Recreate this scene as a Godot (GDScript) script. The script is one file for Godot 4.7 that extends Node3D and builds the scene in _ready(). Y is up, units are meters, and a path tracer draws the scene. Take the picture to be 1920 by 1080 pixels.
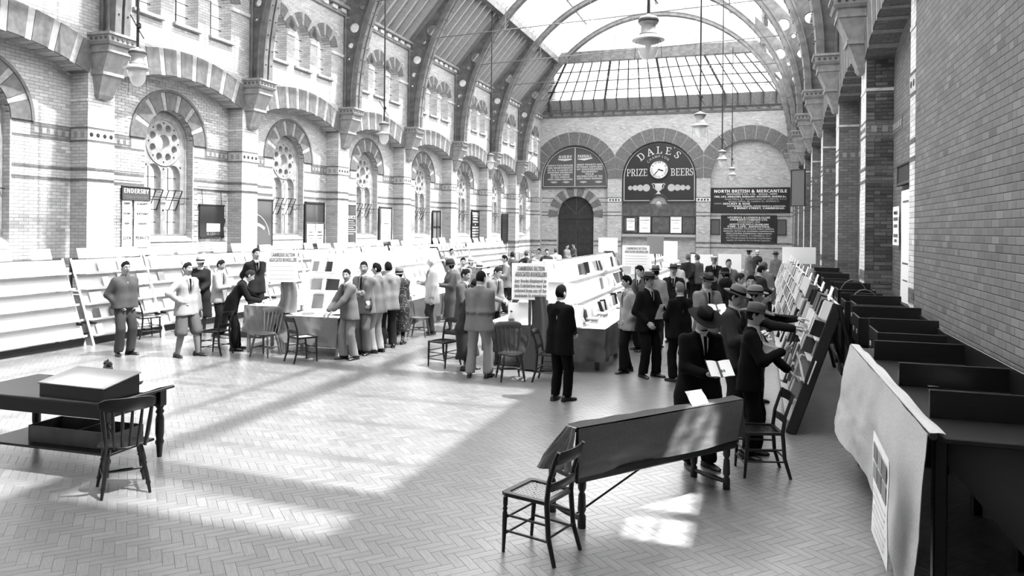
extends Node3D
# A hall of brick bays under a glazed timber and iron roof, set out for a book exhibition.
# World: x to the right across the hall, y up, the hall runs away along -z; "t" below is the distance down the hall.

const FOCAL := 1390.0          # lens, in pixels of a 1920x1080 frame
const EYE := Vector3(0, 2.5, 0)
const HORIZON := 428.5
var cam_basis: Basis
var bay := 5.42
var XL := -14.5                # face of the left hand piers
var rng := RandomNumberGenerator.new()
var names_used := {}

func _ready():
	rng.seed = 7
	set_camera()
	set_light()
	make_materials()
	build_floor()
	build_left_wall()
	build_right_wall()
	build_back_wall()
	build_front_wall()
	build_roof()
	build_signs()
	build_lamps()
	build_stalls()
	build_chairs()
	build_foreground()
	build_people()

func set_camera():
	cam_basis = Basis(Vector3.UP, deg_to_rad(17.87)) * Basis(Vector3.BACK, 0.010)
	var c = Camera3D.new(); c.name = "camera"
	c.transform = Transform3D(cam_basis, EYE)
	c.projection = Camera3D.PROJECTION_FRUSTUM
	c.near = 0.1; c.far = 300.0
	c.size = 2.0 * 0.1 * 540.0 / FOCAL
	c.frustum_offset = Vector2(0, -(540.0 - HORIZON) / FOCAL * 0.1)
	add_child(c); c.current = true

func set_light():
	var we = WorldEnvironment.new(); we.name = "world_environment"
	var e = Environment.new()
	e.background_mode = Environment.BG_SKY
	var sky = Sky.new(); var sm = ProceduralSkyMaterial.new()
	sm.sky_top_color = Color(0.93, 0.93, 0.93); sm.sky_horizon_color = Color(1, 1, 1)
	sm.ground_bottom_color = Color(0.62, 0.62, 0.62); sm.ground_horizon_color = Color(0.8, 0.8, 0.8)
	sm.sun_angle_max = 1.0
	sky.sky_material = sm
	e.sky = sky
	e.background_energy_multiplier = 1.3
	e.tonemap_mode = Environment.TONE_MAPPER_LINEAR
	e.tonemap_exposure = 3.25
	e.sdfgi_enabled = true; e.ssao_enabled = true; e.ssil_enabled = true
	we.environment = e; add_child(we)
	var s = DirectionalLight3D.new(); s.name = "sun"
	s.light_energy = 5.0; s.light_angular_distance = 0.9; s.shadow_enabled = true
	s.sky_mode = DirectionalLight3D.SKY_MODE_LIGHT_ONLY
	var d = Vector3(-0.5, -1, 0.0).normalized()
	s.transform = Transform3D(Basis.looking_at(d, Vector3.UP), Vector3(20, 30, 0))
	add_child(s)

# ---- the lens: a point on a pixel's sight line, for setting things out on the floor
func ray(u: float, v: float) -> Vector3:
	return cam_basis * Vector3((u - 960.0) / FOCAL, -(v - HORIZON) / FOCAL, -1.0)
func at_h(u: float, v: float, h := 0.0) -> Vector3:
	var d = ray(u, v)
	return EYE + d * ((h - EYE.y) / d.y)
func pixel(p: Vector3) -> Vector3:
	var q = cam_basis.inverse() * (p - EYE)
	return Vector3(960.0 + FOCAL * q.x / -q.z, HORIZON - FOCAL * q.y / -q.z, -q.z)

# ---- naming, tagging
func numbered(n: String) -> String:
	var k = names_used.get(n, 0); names_used[n] = k + 1
	return n if k == 0 else "%s_%03d" % [n, k]
func tag(o, label := "", category := "", group := "", kind := ""):
	if label: o.set_meta("label", label)
	if category: o.set_meta("category", category)
	if group: o.set_meta("group", group)
	if kind: o.set_meta("kind", kind)
	return o
func thing(n: String, label: String, category: String, pos := Vector3.ZERO, yaw := 0.0, group := "") -> Node3D:
	var o = Node3D.new(); o.name = numbered(n); add_child(o)
	o.position = pos; o.rotation.y = yaw
	tag(o, label, category, group)
	return o
func part(parent: Node, n: String, mesh: Mesh, mat: Material, xf := Transform3D()) -> MeshInstance3D:
	var o = MeshInstance3D.new(); o.mesh = mesh
	o.name = numbered(n) if parent == self else n
	if mat: o.material_override = mat
	o.transform = xf
	parent.add_child(o, true)
	return o
func structure(n: String, pos := Vector3.ZERO, label := "") -> Node3D:
	var o = Node3D.new(); o.name = numbered(n); o.position = pos; add_child(o)
	tag(o, label, "", "", "structure")
	return o
func copy_of(o: Node3D, base_name: String) -> Node3D:
	var c = o.duplicate(); c.name = numbered(base_name); add_child(c); return c

# ---- mesh builder: corners are given counter-clockwise as seen from outside
class MB:
	var v := PackedVector3Array()
	var n := PackedVector3Array()
	var uv := PackedVector2Array()
	var c := PackedColorArray()
	var ix := PackedInt32Array()
	var col := Color.WHITE
	var tinted := false
	var xf := Transform3D()
	func tri(a: Vector3, b: Vector3, d: Vector3):
		a = xf * a; b = xf * b; d = xf * d
		var nn = (b - a).cross(d - a).normalized()
		var k = v.size()
		v.append(a); v.append(b); v.append(d)
		for i in 3:
			n.append(nn); c.append(col); uv.append(Vector2.ZERO)
		ix.append(k); ix.append(k + 2); ix.append(k + 1)
	func quad(a: Vector3, b: Vector3, d: Vector3, e: Vector3):
		a = xf * a; b = xf * b; d = xf * d; e = xf * e
		var nn = (d - a).cross(e - b).normalized()
		var k = v.size()
		v.append(a); v.append(b); v.append(d); v.append(e)
		for i in 4:
			n.append(nn); c.append(col)
		uv.append(Vector2(0, 1)); uv.append(Vector2(1, 1)); uv.append(Vector2(1, 0)); uv.append(Vector2(0, 0))
		ix.append(k); ix.append(k + 2); ix.append(k + 1)
		ix.append(k); ix.append(k + 3); ix.append(k + 2)
	func quado(a: Vector3, b: Vector3, d: Vector3, e: Vector3, o: Vector3):
		if (d - a).cross(e - b).dot((a + b + d + e) * 0.25 - o) < 0.0: quad(a, e, d, b)
		else: quad(a, b, d, e)
	func box(o: Vector3, s: Vector3, ch := 0.0, bs := Basis()):
		var h = s * 0.5
		var keep = xf
		xf = xf * Transform3D(bs, o)
		var g = minf(ch, minf(h.x, minf(h.y, h.z)) * 0.9)
		var z = Vector3.ZERO
		for ax in 3:
			var b1 = (ax + 1) % 3
			var b2 = (ax + 2) % 3
			for sg in [-1.0, 1.0]:
				var p = []
				for q in [[-1, -1], [1, -1], [1, 1], [-1, 1]]:
					var w = Vector3()
					w[ax] = sg * h[ax]; w[b1] = q[0] * (h[b1] - g); w[b2] = q[1] * (h[b2] - g)
					p.append(w)
				quado(p[0], p[1], p[2], p[3], z)
				if g > 0.0:
					for s2 in [-1.0, 1.0]:
						var e = []
						for q in [-1, 1]:
							var w = Vector3()
							w[ax] = sg * h[ax]; w[b1] = s2 * (h[b1] - g); w[b2] = q * (h[b2] - g); e.append(w)
						for q in [1, -1]:
							var w = Vector3()
							w[ax] = sg * (h[ax] - g); w[b1] = s2 * h[b1]; w[b2] = q * (h[b2] - g); e.append(w)
						quado(e[0], e[1], e[2], e[3], z)
		xf = keep
	# rows of points joined into a smooth sheet; closed joins the last column to the first
	func sheet(rows: Array, closed := false, flip := false):
		var m = rows[0].size()
		var k = v.size()
		var q = rows.size()
		for i in q:
			for j in m:
				v.append(xf * rows[i][j]); n.append(Vector3.ZERO); c.append(col)
				uv.append(Vector2(float(j) / (m - 1.0), float(i) / maxf(1.0, q - 1.0)))
		for i in q - 1:
			for j in (m if closed else m - 1):
				var a = k + i * m + j
				var b = k + i * m + (j + 1) % m
				var d = b + m
				var e = a + m
				if flip:
					var w = b; b = e; e = w
				var nn = (v[d] - v[a]).cross(v[e] - v[b])
				n[a] += nn; n[b] += nn; n[d] += nn; n[e] += nn
				ix.append(a); ix.append(d); ix.append(b)
				ix.append(a); ix.append(e); ix.append(d)
		for i in range(k, v.size()): n[i] = n[i].normalized() if n[i].length_squared() > 1e-18 else Vector3.UP
	func tube(pts: Array, rad, sides := 8, caps := true, squash := 1.0):
		var rows = []
		var d0 = (pts[1] - pts[0]).normalized()
		var u = d0.cross(Vector3.UP if absf(d0.y) < 0.9 else Vector3.RIGHT).normalized()
		for i in pts.size():
			var d = (pts[mini(i + 1, pts.size() - 1)] - pts[maxi(i - 1, 0)]).normalized()
			u = (u - d * u.dot(d)).normalized()
			var w = d.cross(u)
			var r = rad[i] if rad is Array else rad
			var row = PackedVector3Array()
			for j in sides:
				var a = TAU * j / sides
				row.append(pts[i] + (u * cos(a) + w * sin(a) * squash) * r)
			rows.append(row)
		sheet(rows, true)
		if caps:
			fan(rows[0], pts[0], true); fan(rows[-1], pts[-1], false)
	func fan(row, o: Vector3, flip: bool):
		for j in row.size():
			var a = row[j]; var b = row[(j + 1) % row.size()]
			if flip: tri(o, b, a)
			else: tri(o, a, b)
	# profile of (radius, height) turned round the y axis
	func lathe(prof: Array, sides := 16):
		var rows = []
		for p in prof:
			var row = PackedVector3Array()
			for j in sides:
				var a = -TAU * j / sides
				row.append(Vector3(cos(a) * p.x, p.y, sin(a) * p.x))
			rows.append(row)
		sheet(rows, true)
	# a flat polygon (counter-clockwise in x, y) given thickness from z0 to z1
	func prism(poly: PackedVector2Array, z0: float, z1: float):
		var tr = Geometry2D.triangulate_polygon(poly)
		for i in range(0, tr.size(), 3):
			var a = poly[tr[i]]; var b = poly[tr[i + 1]]; var d = poly[tr[i + 2]]
			if (b - a).cross(d - a) < 0.0:
				var w = b; b = d; d = w
			tri(Vector3(a.x, a.y, z1), Vector3(b.x, b.y, z1), Vector3(d.x, d.y, z1))
			tri(Vector3(a.x, a.y, z0), Vector3(d.x, d.y, z0), Vector3(b.x, b.y, z0))
		rim(poly, z0, z1, false)
	func rim(poly: PackedVector2Array, z0: float, z1: float, inward: bool):
		for i in poly.size():
			var a = poly[i]; var b = poly[(i + 1) % poly.size()]
			if inward: quad(Vector3(b.x, b.y, z0), Vector3(a.x, a.y, z0), Vector3(a.x, a.y, z1), Vector3(b.x, b.y, z1))
			else: quad(Vector3(a.x, a.y, z0), Vector3(b.x, b.y, z0), Vector3(b.x, b.y, z1), Vector3(a.x, a.y, z1))
	# an upright face at depth z with holes; lo and hi are heights or functions of x
	func face(x0: float, x1: float, lo, hi, holes: Array, z: float, back := false, more := []):
		var xs = [x0, x1] + more
		for h in holes: xs.append_array(MB.hole_xs(h))
		xs.sort()
		for i in xs.size() - 1:
			var a: float = xs[i]; var b: float = xs[i + 1]
			if b - a < 1e-5 or a < x0 - 1e-6 or b > x1 + 1e-6: continue
			var mid = (a + b) * 0.5
			var mine = []
			for h in holes:
				if mid > h.x0 and mid < h.x1: mine.append(h)
			mine.sort_custom(func(p, q): return MB.hole_lo(p, mid) < MB.hole_lo(q, mid))
			var ya = lo.call(a) if lo is Callable else lo
			var yb = lo.call(b) if lo is Callable else lo
			for h in mine:
				strip(a, b, ya, yb, MB.hole_lo(h, a), MB.hole_lo(h, b), z, back)
				ya = MB.hole_hi(h, a); yb = MB.hole_hi(h, b)
			strip(a, b, ya, yb, hi.call(a) if hi is Callable else hi, hi.call(b) if hi is Callable else hi, z, back)
	func strip(a, b, ya, yb, ya2, yb2, z, back):
		if ya2 - ya < 1e-5 and yb2 - yb < 1e-5: return
		if back: quad(Vector3(b, yb, z), Vector3(a, ya, z), Vector3(a, ya2, z), Vector3(b, yb2, z))
		else: quad(Vector3(a, ya, z), Vector3(b, yb, z), Vector3(b, yb2, z), Vector3(a, ya2, z))
	static func hole_lo(h, x: float) -> float:
		if h.k == "circ": return h.cy - sqrt(maxf(0.0, h.r * h.r - (x - h.cx) * (x - h.cx)))
		return h.y0
	static func hole_hi(h, x: float) -> float:
		if h.k == "rect": return h.y1
		return h.cy + sqrt(maxf(0.0, h.r * h.r - (x - h.cx) * (x - h.cx)))
	static func hole_xs(h) -> Array:
		if h.k == "rect": return [h.x0, h.x1]
		var o = []
		var m = h.get("m", 16)
		for i in m + 1: o.append((h.x0 + h.x1) * 0.5 - (h.x1 - h.x0) * 0.5 * cos(PI * i / m))
		return o
	static func arch(cx, r, y0, cy, m := 16): return {"k": "arch", "cx": cx, "r": r, "x0": cx - r, "x1": cx + r, "y0": y0, "cy": cy, "m": m}
	static func seg(cx, w, r, y0, cy, m := 16): return {"k": "arch", "cx": cx, "r": r, "x0": cx - w, "x1": cx + w, "y0": y0, "cy": cy, "m": m}
	static func circ(cx, cy, r, m := 12): return {"k": "circ", "cx": cx, "cy": cy, "r": r, "x0": cx - r, "x1": cx + r, "m": m}
	static func rect(x0, x1, y0, y1): return {"k": "rect", "x0": x0, "x1": x1, "y0": y0, "y1": y1}
	static func outline(h) -> PackedVector2Array:
		var o = PackedVector2Array(); var xs = hole_xs(h)
		for x in xs: o.append(Vector2(x, hole_lo(h, x)))
		xs.reverse()
		for x in xs: o.append(Vector2(x, hole_hi(h, x)))
		var q = PackedVector2Array()
		for i in o.size():
			if q.is_empty() or o[i].distance_to(q[-1]) > 1e-4: q.append(o[i])
		if q[0].distance_to(q[-1]) < 1e-4: q.remove_at(q.size() - 1)
		return q
	# one wedge block of an arch ring, angles in degrees from the x axis, counter-clockwise
	func wedge(cx, cy, r0, r1, a0, a1, z0, z1, m := 2, clip := Vector2(-99, 99)):
		var poly = PackedVector2Array()
		for i in m + 1:
			var a = deg_to_rad(lerpf(a0, a1, float(i) / m)); poly.append(Vector2(cx + r1 * cos(a), cy + r1 * sin(a)))
		for i in m + 1:
			var a = deg_to_rad(lerpf(a1, a0, float(i) / m)); poly.append(Vector2(cx + r0 * cos(a), cy + r0 * sin(a)))
		if clip.x < -50 and clip.y > 50:
			prism(poly, z0, z1); return
		for p in Geometry2D.intersect_polygons(poly, PackedVector2Array([Vector2(clip.x, -50), Vector2(clip.y, -50), Vector2(clip.y, 50), Vector2(clip.x, 50)])):
			if Geometry2D.is_polygon_clockwise(p): p.reverse()
			prism(p, z0, z1)
	func mesh() -> ArrayMesh:
		var a = []; a.resize(Mesh.ARRAY_MAX)
		a[Mesh.ARRAY_VERTEX] = v; a[Mesh.ARRAY_NORMAL] = n; a[Mesh.ARRAY_TEX_UV] = uv; a[Mesh.ARRAY_INDEX] = ix
		if tinted: a[Mesh.ARRAY_COLOR] = c
		var m = ArrayMesh.new(); m.add_surface_from_arrays(Mesh.PRIMITIVE_TRIANGLES, a)
		return m

func box_mesh(s: Vector3, ch := 0.0, o := Vector3.ZERO) -> ArrayMesh:
	var m = MB.new(); m.box(o, s, ch); return m.mesh()
func tube_mesh(pts: Array, r, sides := 8) -> ArrayMesh:
	var m = MB.new(); m.tube(pts, r, sides); return m.mesh()
func lathe_mesh(p: Array, sides := 16) -> ArrayMesh:
	var m = MB.new(); m.lathe(p, sides); return m.mesh()

# ---- materials
var M := {}
func gray(v: float, rough := 0.8, spec := 0.5) -> StandardMaterial3D:
	var key = "g%.3f_%.2f_%.2f" % [v, rough, spec]
	if not M.has(key):
		var m = StandardMaterial3D.new(); m.albedo_color = Color(v, v, v); m.roughness = rough; m.metallic_specular = spec
		M[key] = m
	return M[key]
func noise_tex(freq: float, lo: float, hi: float, seed_: int, size := 256, oct := 4) -> ImageTexture:
	var nz = FastNoiseLite.new(); nz.seed = seed_; nz.frequency = freq; nz.fractal_octaves = oct
	var im = nz.get_seamless_image(size, size)
	im.convert(Image.FORMAT_L8)
	for y in size:
		for x in size:
			var g = lerpf(lo, hi, im.get_pixel(x, y).r); im.set_pixel(x, y, Color(g, g, g))
	return ImageTexture.create_from_image(im)
func brick_images() -> Array:
	# a tile of 1.8 x 1.8 m: 8 bricks by 24 courses; a tone per brick and joints set back
	var s := 768
	var tone = Image.create(s, s, false, Image.FORMAT_L8)
	var deep = Image.create(s, s, false, Image.FORMAT_L8)
	tone.fill(Color(0.7, 0.7, 0.7)); deep.fill(Color(0.15, 0.15, 0.15))
	var bw = s / 8; var bh = s / 24
	var r = RandomNumberGenerator.new(); r.seed = 3
	for row in 24:
		for b in range(-1, 8):
			var g = clampf(r.randfn(0.88, 0.045), 0.6, 1.0)
			var x0 = b * bw + (bw / 2 if row % 2 else 0) + 2
			for piece in [x0, x0 + s]:
				if piece >= s: continue
				tone.fill_rect(Rect2i(piece, row * bh + 2, bw - 4, bh - 4), Color(g, g, g))
				deep.fill_rect(Rect2i(piece, row * bh + 2, bw - 4, bh - 4), Color(0.8 + g * 0.15, 0, 0))
	for i in 60000:
		var x = r.randi() % s; var y = r.randi() % s
		var g = clampf(tone.get_pixel(x, y).r + r.randfn(0, 0.06), 0, 1); tone.set_pixel(x, y, Color(g, g, g))
	return [ImageTexture.create_from_image(tone), ImageTexture.create_from_image(deep)]
func cloth(v: float, key: String, tex) -> StandardMaterial3D:
	var m = StandardMaterial3D.new(); m.albedo_color = Color(v, v, v); m.albedo_texture = tex
	m.uv1_triplanar = true; m.uv1_scale = Vector3.ONE * 1.3; m.roughness = 0.9; m.metallic_specular = 0.25
	m.rim_enabled = true; m.rim = 0.15
	M[key] = m; return m
func make_materials():
	var bi = brick_images()
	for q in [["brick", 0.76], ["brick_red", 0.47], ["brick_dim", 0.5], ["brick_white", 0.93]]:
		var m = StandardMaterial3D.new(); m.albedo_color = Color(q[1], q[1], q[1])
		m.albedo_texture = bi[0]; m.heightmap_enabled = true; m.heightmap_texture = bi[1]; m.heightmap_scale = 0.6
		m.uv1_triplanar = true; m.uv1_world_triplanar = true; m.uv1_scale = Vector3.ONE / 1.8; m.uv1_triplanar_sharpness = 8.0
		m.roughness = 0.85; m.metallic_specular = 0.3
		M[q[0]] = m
	var fine = noise_tex(0.02, 0.8, 1.0, 5)
	for q in [["stone", 0.6], ["stone_pale", 0.82], ["stone_dark", 0.36], ["redstone", 0.43], ["redstone_pale", 0.62]]:
		var m = StandardMaterial3D.new(); m.albedo_color = Color(q[1], q[1], q[1]); m.albedo_texture = fine
		m.uv1_triplanar = true; m.uv1_scale = Vector3.ONE * 0.9; m.roughness = 0.8; m.metallic_specular = 0.3
		M[q[0]] = m
	var wear = noise_tex(0.012, 0.72, 1.0, 9)
	for q in [["iron", 0.47], ["iron_dark", 0.16], ["board_dark", 0.2], ["board_mid", 0.36]]:
		var m = StandardMaterial3D.new(); m.albedo_color = Color(q[1], q[1], q[1]); m.albedo_texture = wear
		m.uv1_triplanar = true; m.uv1_scale = Vector3.ONE * 0.7; m.roughness = 0.5; m.metallic_specular = 0.4
		M[q[0]] = m
	# wood grain along u
	var s := 256
	var gi = Image.create(s, s, false, Image.FORMAT_L8)
	var nz = FastNoiseLite.new(); nz.seed = 21; nz.frequency = 0.03
	for y in s:
		for x in s:
			var g = 0.86 + 0.2 * nz.get_noise_2d(x * 0.25, y * 4.0) + 0.08 * nz.get_noise_2d(x * 2.0, y * 9.0)
			gi.set_pixel(x, y, Color(g, g, g))
	var grain = ImageTexture.create_from_image(gi)
	var fm = StandardMaterial3D.new(); fm.albedo_color = Color(0.55, 0.55, 0.55); fm.albedo_texture = grain
	fm.vertex_color_use_as_albedo = true; fm.roughness = 0.4; fm.metallic_specular = 0.5; fm.clearcoat_enabled = true; fm.clearcoat = 1.0; fm.clearcoat_roughness = 0.28
	M["floor_block"] = fm
	for q in [["wood_dark", 0.13, 0.35], ["wood_mid", 0.34, 0.5], ["wood_pale", 0.72, 0.6], ["wood_black", 0.075, 0.35]]:
		var m = StandardMaterial3D.new(); m.albedo_color = Color(q[1], q[1], q[1]); m.albedo_texture = grain
		m.uv1_triplanar = true; m.uv1_scale = Vector3(1.5, 1.5, 1.5); m.roughness = q[2]; m.metallic_specular = 0.5
		M[q[0]] = m
	var weave = noise_tex(0.08, 0.86, 1.0, 31, 256, 3)
	for q in [["drape", 0.5], ["drape_dark", 0.3], ["drape_pale", 0.74]]: cloth(q[1], q[0], weave)
	M["weave"] = weave
	var pw = StandardMaterial3D.new(); pw.albedo_color = Color(0.93, 0.93, 0.93); pw.roughness = 0.9; pw.metallic_specular = 0.2
	M["paper"] = pw
	var gl = StandardMaterial3D.new(); gl.albedo_color = Color(1, 1, 1, 0.08); gl.transparency = BaseMaterial3D.TRANSPARENCY_ALPHA; gl.roughness = 0.05
	M["glass"] = gl
	var rg = StandardMaterial3D.new(); rg.albedo_color = Color(0.58, 0.58, 0.58, 0.73); rg.transparency = BaseMaterial3D.TRANSPARENCY_ALPHA; rg.backlight_enabled = true; rg.backlight = Color(1, 1, 1); rg.roughness = 0.6
	M["roof_glass"] = rg

# ======== the shell ========
func build_floor():
	var fl = structure("floor", Vector3.ZERO, "herringbone wood block floor of the hall, polished by wear")
	part(fl, "base", box_mesh(Vector3(18.6, 0.3, 56.0), 0, Vector3(-6.0, -0.154, -24.6)), gray(0.2))
	var L := 0.24; var W := 0.08; var n := 3
	var list = []
	var rot = Basis(Vector3.UP, PI / 4)
	var blk = func(x0, y0, hor):
		var o = Vector3(x0 + (n * 0.5 if hor else 0.5), 0, y0 + (0.5 if hor else n * 0.5)) * W
		var p = rot * o
		p.x -= 6.0; p.z -= 26.0
		if p.z > -3.4 or p.z < -51.4 or p.x < -15.2 or p.x > 3.3: return
		var q = pixel(p)
		if q.z < 1.0 or q.x < -60 or q.x > 1980 or q.y > 1110: return
		list.append([q.z, p, hor])
	var R := 500
	for j in range(-R, R):
		for m in range(-R / 6 - 60, R / 6 + 60):
			blk.call(j + 6 * m, j, true)
			blk.call(j, j - 5 + 6 * m, false)
	list.sort_custom(func(a, b): return a[0] < b[0])
	var tone = FastNoiseLite.new(); tone.seed = 4; tone.frequency = 0.35
	var meshes = []
	for k in 10:
		var mb = MB.new(); mb.tinted = true
		var g = 0.7 + 0.1 * rng.randf() + 0.015 * k
		mb.col = Color(g, g, g)
		block_top(mb, Vector3.ZERO, Basis(), L, W, true)
		meshes.append(mb.mesh())
	var mass = MB.new(); mass.tinted = true
	for i in list.size():
		var hor: bool = list[i][2]
		var bs = rot if hor else rot * Basis(Vector3.UP, PI / 2)
		if i < 300:
			part(fl, "floor_block", meshes[rng.randi() % 10], M["floor_block"], Transform3D(bs, list[i][1]))
		else:
			var g = 0.7 + 0.26 * rng.randf()
			mass.col = Color(g, g, g)
			block_top(mass, list[i][1], bs, L, W, list[i][0] < 16.0)
	var o = part(fl, "floor_block", mass.mesh(), M["floor_block"]); tag(o, "", "", "", "stuff")
func block_top(mb: MB, p: Vector3, bs: Basis, L: float, W: float, chamfer: bool):
	var keep = mb.xf
	mb.xf = Transform3D(bs, p)
	var hx = L * 0.5 - 0.0005; var hz = W * 0.5 - 0.0005
	var c = 0.0014 if chamfer else 0.0
	var k = mb.v.size()
	var a = [Vector3(-hx + c, 0, hz - c), Vector3(hx - c, 0, hz - c), Vector3(hx - c, 0, -hz + c), Vector3(-hx + c, 0, -hz + c)]
	mb.quad(a[0], a[1], a[2], a[3])
	var off = Vector2(rng.randf(), rng.randf())
	for i in 4: mb.uv[k + i] = mb.uv[k + i] * Vector2(0.6, 0.25) + off
	if chamfer:
		var b = [Vector3(-hx, -0.003, hz), Vector3(hx, -0.003, hz), Vector3(hx, -0.003, -hz), Vector3(-hx, -0.003, -hz)]
		for i in 4:
			var j = (i + 1) % 4
			mb.quad(b[i], b[j], a[j], a[i])
	mb.xf = keep

# One bay of wall, facing +z, x from -bay/2 to bay/2, its pier face at z 0.
# opt: window (draw the window opening), upper (clerestory openings)
var BIG := {"w": 2.335, "r": 6.03, "cy": 0.41}   # the segmental arch: springs at 5.97, crown at 6.44
func wall_bay(node: Node3D, window: bool, upper: bool, brick := "brick"):
	var hb = bay * 0.5
	var big = MB.seg(0.0, 2.335, 6.03, 0.0, 0.41, 20)
	var holes = [big]
	var ups = []
	if upper:
		for k in 3: ups.append(MB.arch(-1.35 + 1.35 * k, 0.44, 7.85, 8.87, 12))
	holes.append_array(ups)
	var mb = MB.new()
	mb.face(-hb, hb, 0.0, 10.65, holes, 0.0)
	mb.rim(MB.outline(big), -0.5, 0.0, true)
	for h in ups: mb.rim(MB.outline(h), -0.45, 0.0, true)
	var win = MB.arch(0.0, 0.86, 2.05, 4.75, 20)
	mb.face(-2.335, 2.335, 0.0, 6.5, [win] if window else [], -0.5)
	if window:
		mb.rim(MB.outline(win), -1.0, -0.5, true)
	part(node, "brickwork", mb.mesh(), M[brick])
	var pf = MB.new()   # the pier fronts are given a whiter tone than the panels between them
	for s in [-1.0, 1.0]: pf.box(Vector3(s * (2.337 + 0.1865), 3.46, -0.001), Vector3(0.373, 4.96, 0.008))
	part(node, "pier_front", pf.mesh(), M["brick_white"])
	var bk = MB.new()   # the outer leaf
	bk.face(-hb, hb, 0.0, 7.2, [win] if window else [], -1.0, true)
	bk.quad(Vector3(-hb, 7.2, -0.45), Vector3(hb, 7.2, -0.45), Vector3(hb, 7.2, -1.0), Vector3(-hb, 7.2, -1.0))
	bk.face(-hb, hb, 7.2, 10.65, ups, -0.45, true)
	bk.quad(Vector3(-hb, 10.65, 0), Vector3(hb, 10.65, 0), Vector3(hb, 10.65, -0.45), Vector3(-hb, 10.65, -0.45))
	part(node, "outer_wall", bk.mesh(), M[brick])
	# arch rings, block by block
	var a_end = rad_to_deg(asin(2.335 / 6.03))
	ring(node, 0.0, 0.41, 6.03, 6.03 + 0.68, 90 - a_end, 90 + a_end, 9, 0.72, -0.5, 0.035)
	if window:
		ring(node, 0.0, 4.75, 0.86, 1.33, 0, 180, 7, 0.74, -0.62, -0.47)
		var label_mould = MB.new()
		label_mould.wedge(0, 4.75, 1.33, 1.40, 0, 180, -0.5, -0.45, 24)
		part(node, "hood_mould", label_mould.mesh(), M["redstone"])
	for h in ups:
		ring(node, h.cx, h.cy, 0.44, 0.86, 14, 166, 4, 0.7, -0.3, 0.025)
	if upper:
		var im = MB.new()
		for x in [-2.2, -0.675, 0.675, 2.2]:
			var w = 0.46 if absf(x) < 1 else 0.84
			im.box(Vector3(x, 8.84, 0.0), Vector3(w, 0.13, 0.1), 0.02)
		part(node, "impost", im.mesh(), M["stone_pale"])
		var sl = MB.new()
		for h in ups: sl.box(Vector3(h.cx, 7.80, -0.15), Vector3(1.0, 0.1, 0.5), 0.015)
		part(node, "sill", sl.mesh(), M["stone"])
	# string courses of dark brick, on the pier faces, their cheeks and the recess
	var sc = MB.new()
	for y in [3.77, 3.52]: course(sc, y, 0.075, window)
	for y in [4.42, 4.72]: course(sc, y, 0.05, window)
	course(sc, 1.62, 0.2, false); course(sc, 1.3, 0.09, false)
	part(node, "string_course", sc.mesh(), M["brick_red"])
	var fr = MB.new(); var dots = MB.new()
	for s in [-1.0, 1.0]:
		fr.box(Vector3(s * (2.335 + 0.1875), 4.57, 0.003), Vector3(0.37, 0.24, 0.012))
		for k in 2:
			dots.xf = Transform3D(Basis(Vector3.RIGHT, PI / 2), Vector3(s * (2.335 + 0.1 + 0.18 * k), 4.57, 0.006))
			dots.lathe([Vector2(0.0, 0.008), Vector2(0.05, 0.008), Vector2(0.055, 0.0)], 10)
		dots.xf = Transform3D()
	part(node, "frieze", fr.mesh(), M["stone_pale"])
	part(node, "frieze_dot", dots.mesh(), gray(0.12))
	var bandm = MB.new(); var sq = MB.new()
	for s in [-1.0, 1.0]:
		bandm.box(Vector3(s * 1.83, 4.57, -0.496), Vector3(1.0, 0.25, 0.012))
		for k in 5: sq.box(Vector3(s * (1.46 + 0.19 * k), 4.57, -0.488), Vector3(0.11, 0.13, 0.012), 0.003)
		for k in 2: sq.box(Vector3(s * 2.333, 4.57, -0.35 + 0.2 * k), Vector3(0.012, 0.13, 0.11), 0.003)
	part(node, "frieze_band", bandm.mesh(), M["brick_red"])
	part(node, "frieze_tile", sq.mesh(), M["stone"])
	var wb = MB.new()
	for s in [-1.0, 1.0]: wb.box(Vector3(s * 2.33, 5.36, -0.25), Vector3(0.02, 0.06, 0.5))
	for s in [-1.0, 1.0]: wb.box(Vector3(s * (2.335 + 0.1875), 5.36, 0.003), Vector3(0.375, 0.06, 0.02))
	part(node, "stone_band", wb.mesh(), M["stone_pale"])
	# plinth of the piers
	var pl = MB.new()
	for s in [-1.0, 1.0]:
		pl.box(Vector3(s * (hb - 0.2), 0.45, -0.2), Vector3(0.5, 0.9, 0.54), 0.02)
		pl.box(Vector3(s * (hb - 0.195), 0.94, -0.21), Vector3(0.45, 0.09, 0.5), 0.03)
	part(node, "plinth", pl.mesh(), M["stone"])
	# eaves: a row of stone dentils on a moulding
	var ea = MB.new()
	ea.box(Vector3(0, 10.62, 0.1), Vector3(bay, 0.12, 0.3), 0.02)
	ea.box(Vector3(0, 10.36, 0.03), Vector3(bay, 0.08, 0.12), 0.02)
	part(node, "eaves_moulding", ea.mesh(), M["stone"])
	var de = MB.new()
	for k in 9: de.box(Vector3(-hb + bay * (k + 0.5) / 9.0, 10.47, 0.06), Vector3(0.34, 0.15, 0.2), 0.02)
	part(node, "dentil", de.mesh(), M["stone_pale"])
func course(sc: MB, y: float, h: float, window: bool):
	for s in [-1.0, 1.0]:
		sc.box(Vector3(s * (2.335 + 0.1875), y, 0.0), Vector3(0.376, h, 0.012))
		sc.box(Vector3(s * 2.335, y, -0.25), Vector3(0.012, h, 0.5))
		if window: sc.box(Vector3(s * (0.9 + 0.7175), y, -0.5), Vector3(1.435, h, 0.012))
	if not window: sc.box(Vector3(0, y, -0.5), Vector3(4.67, h, 0.012))
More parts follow.
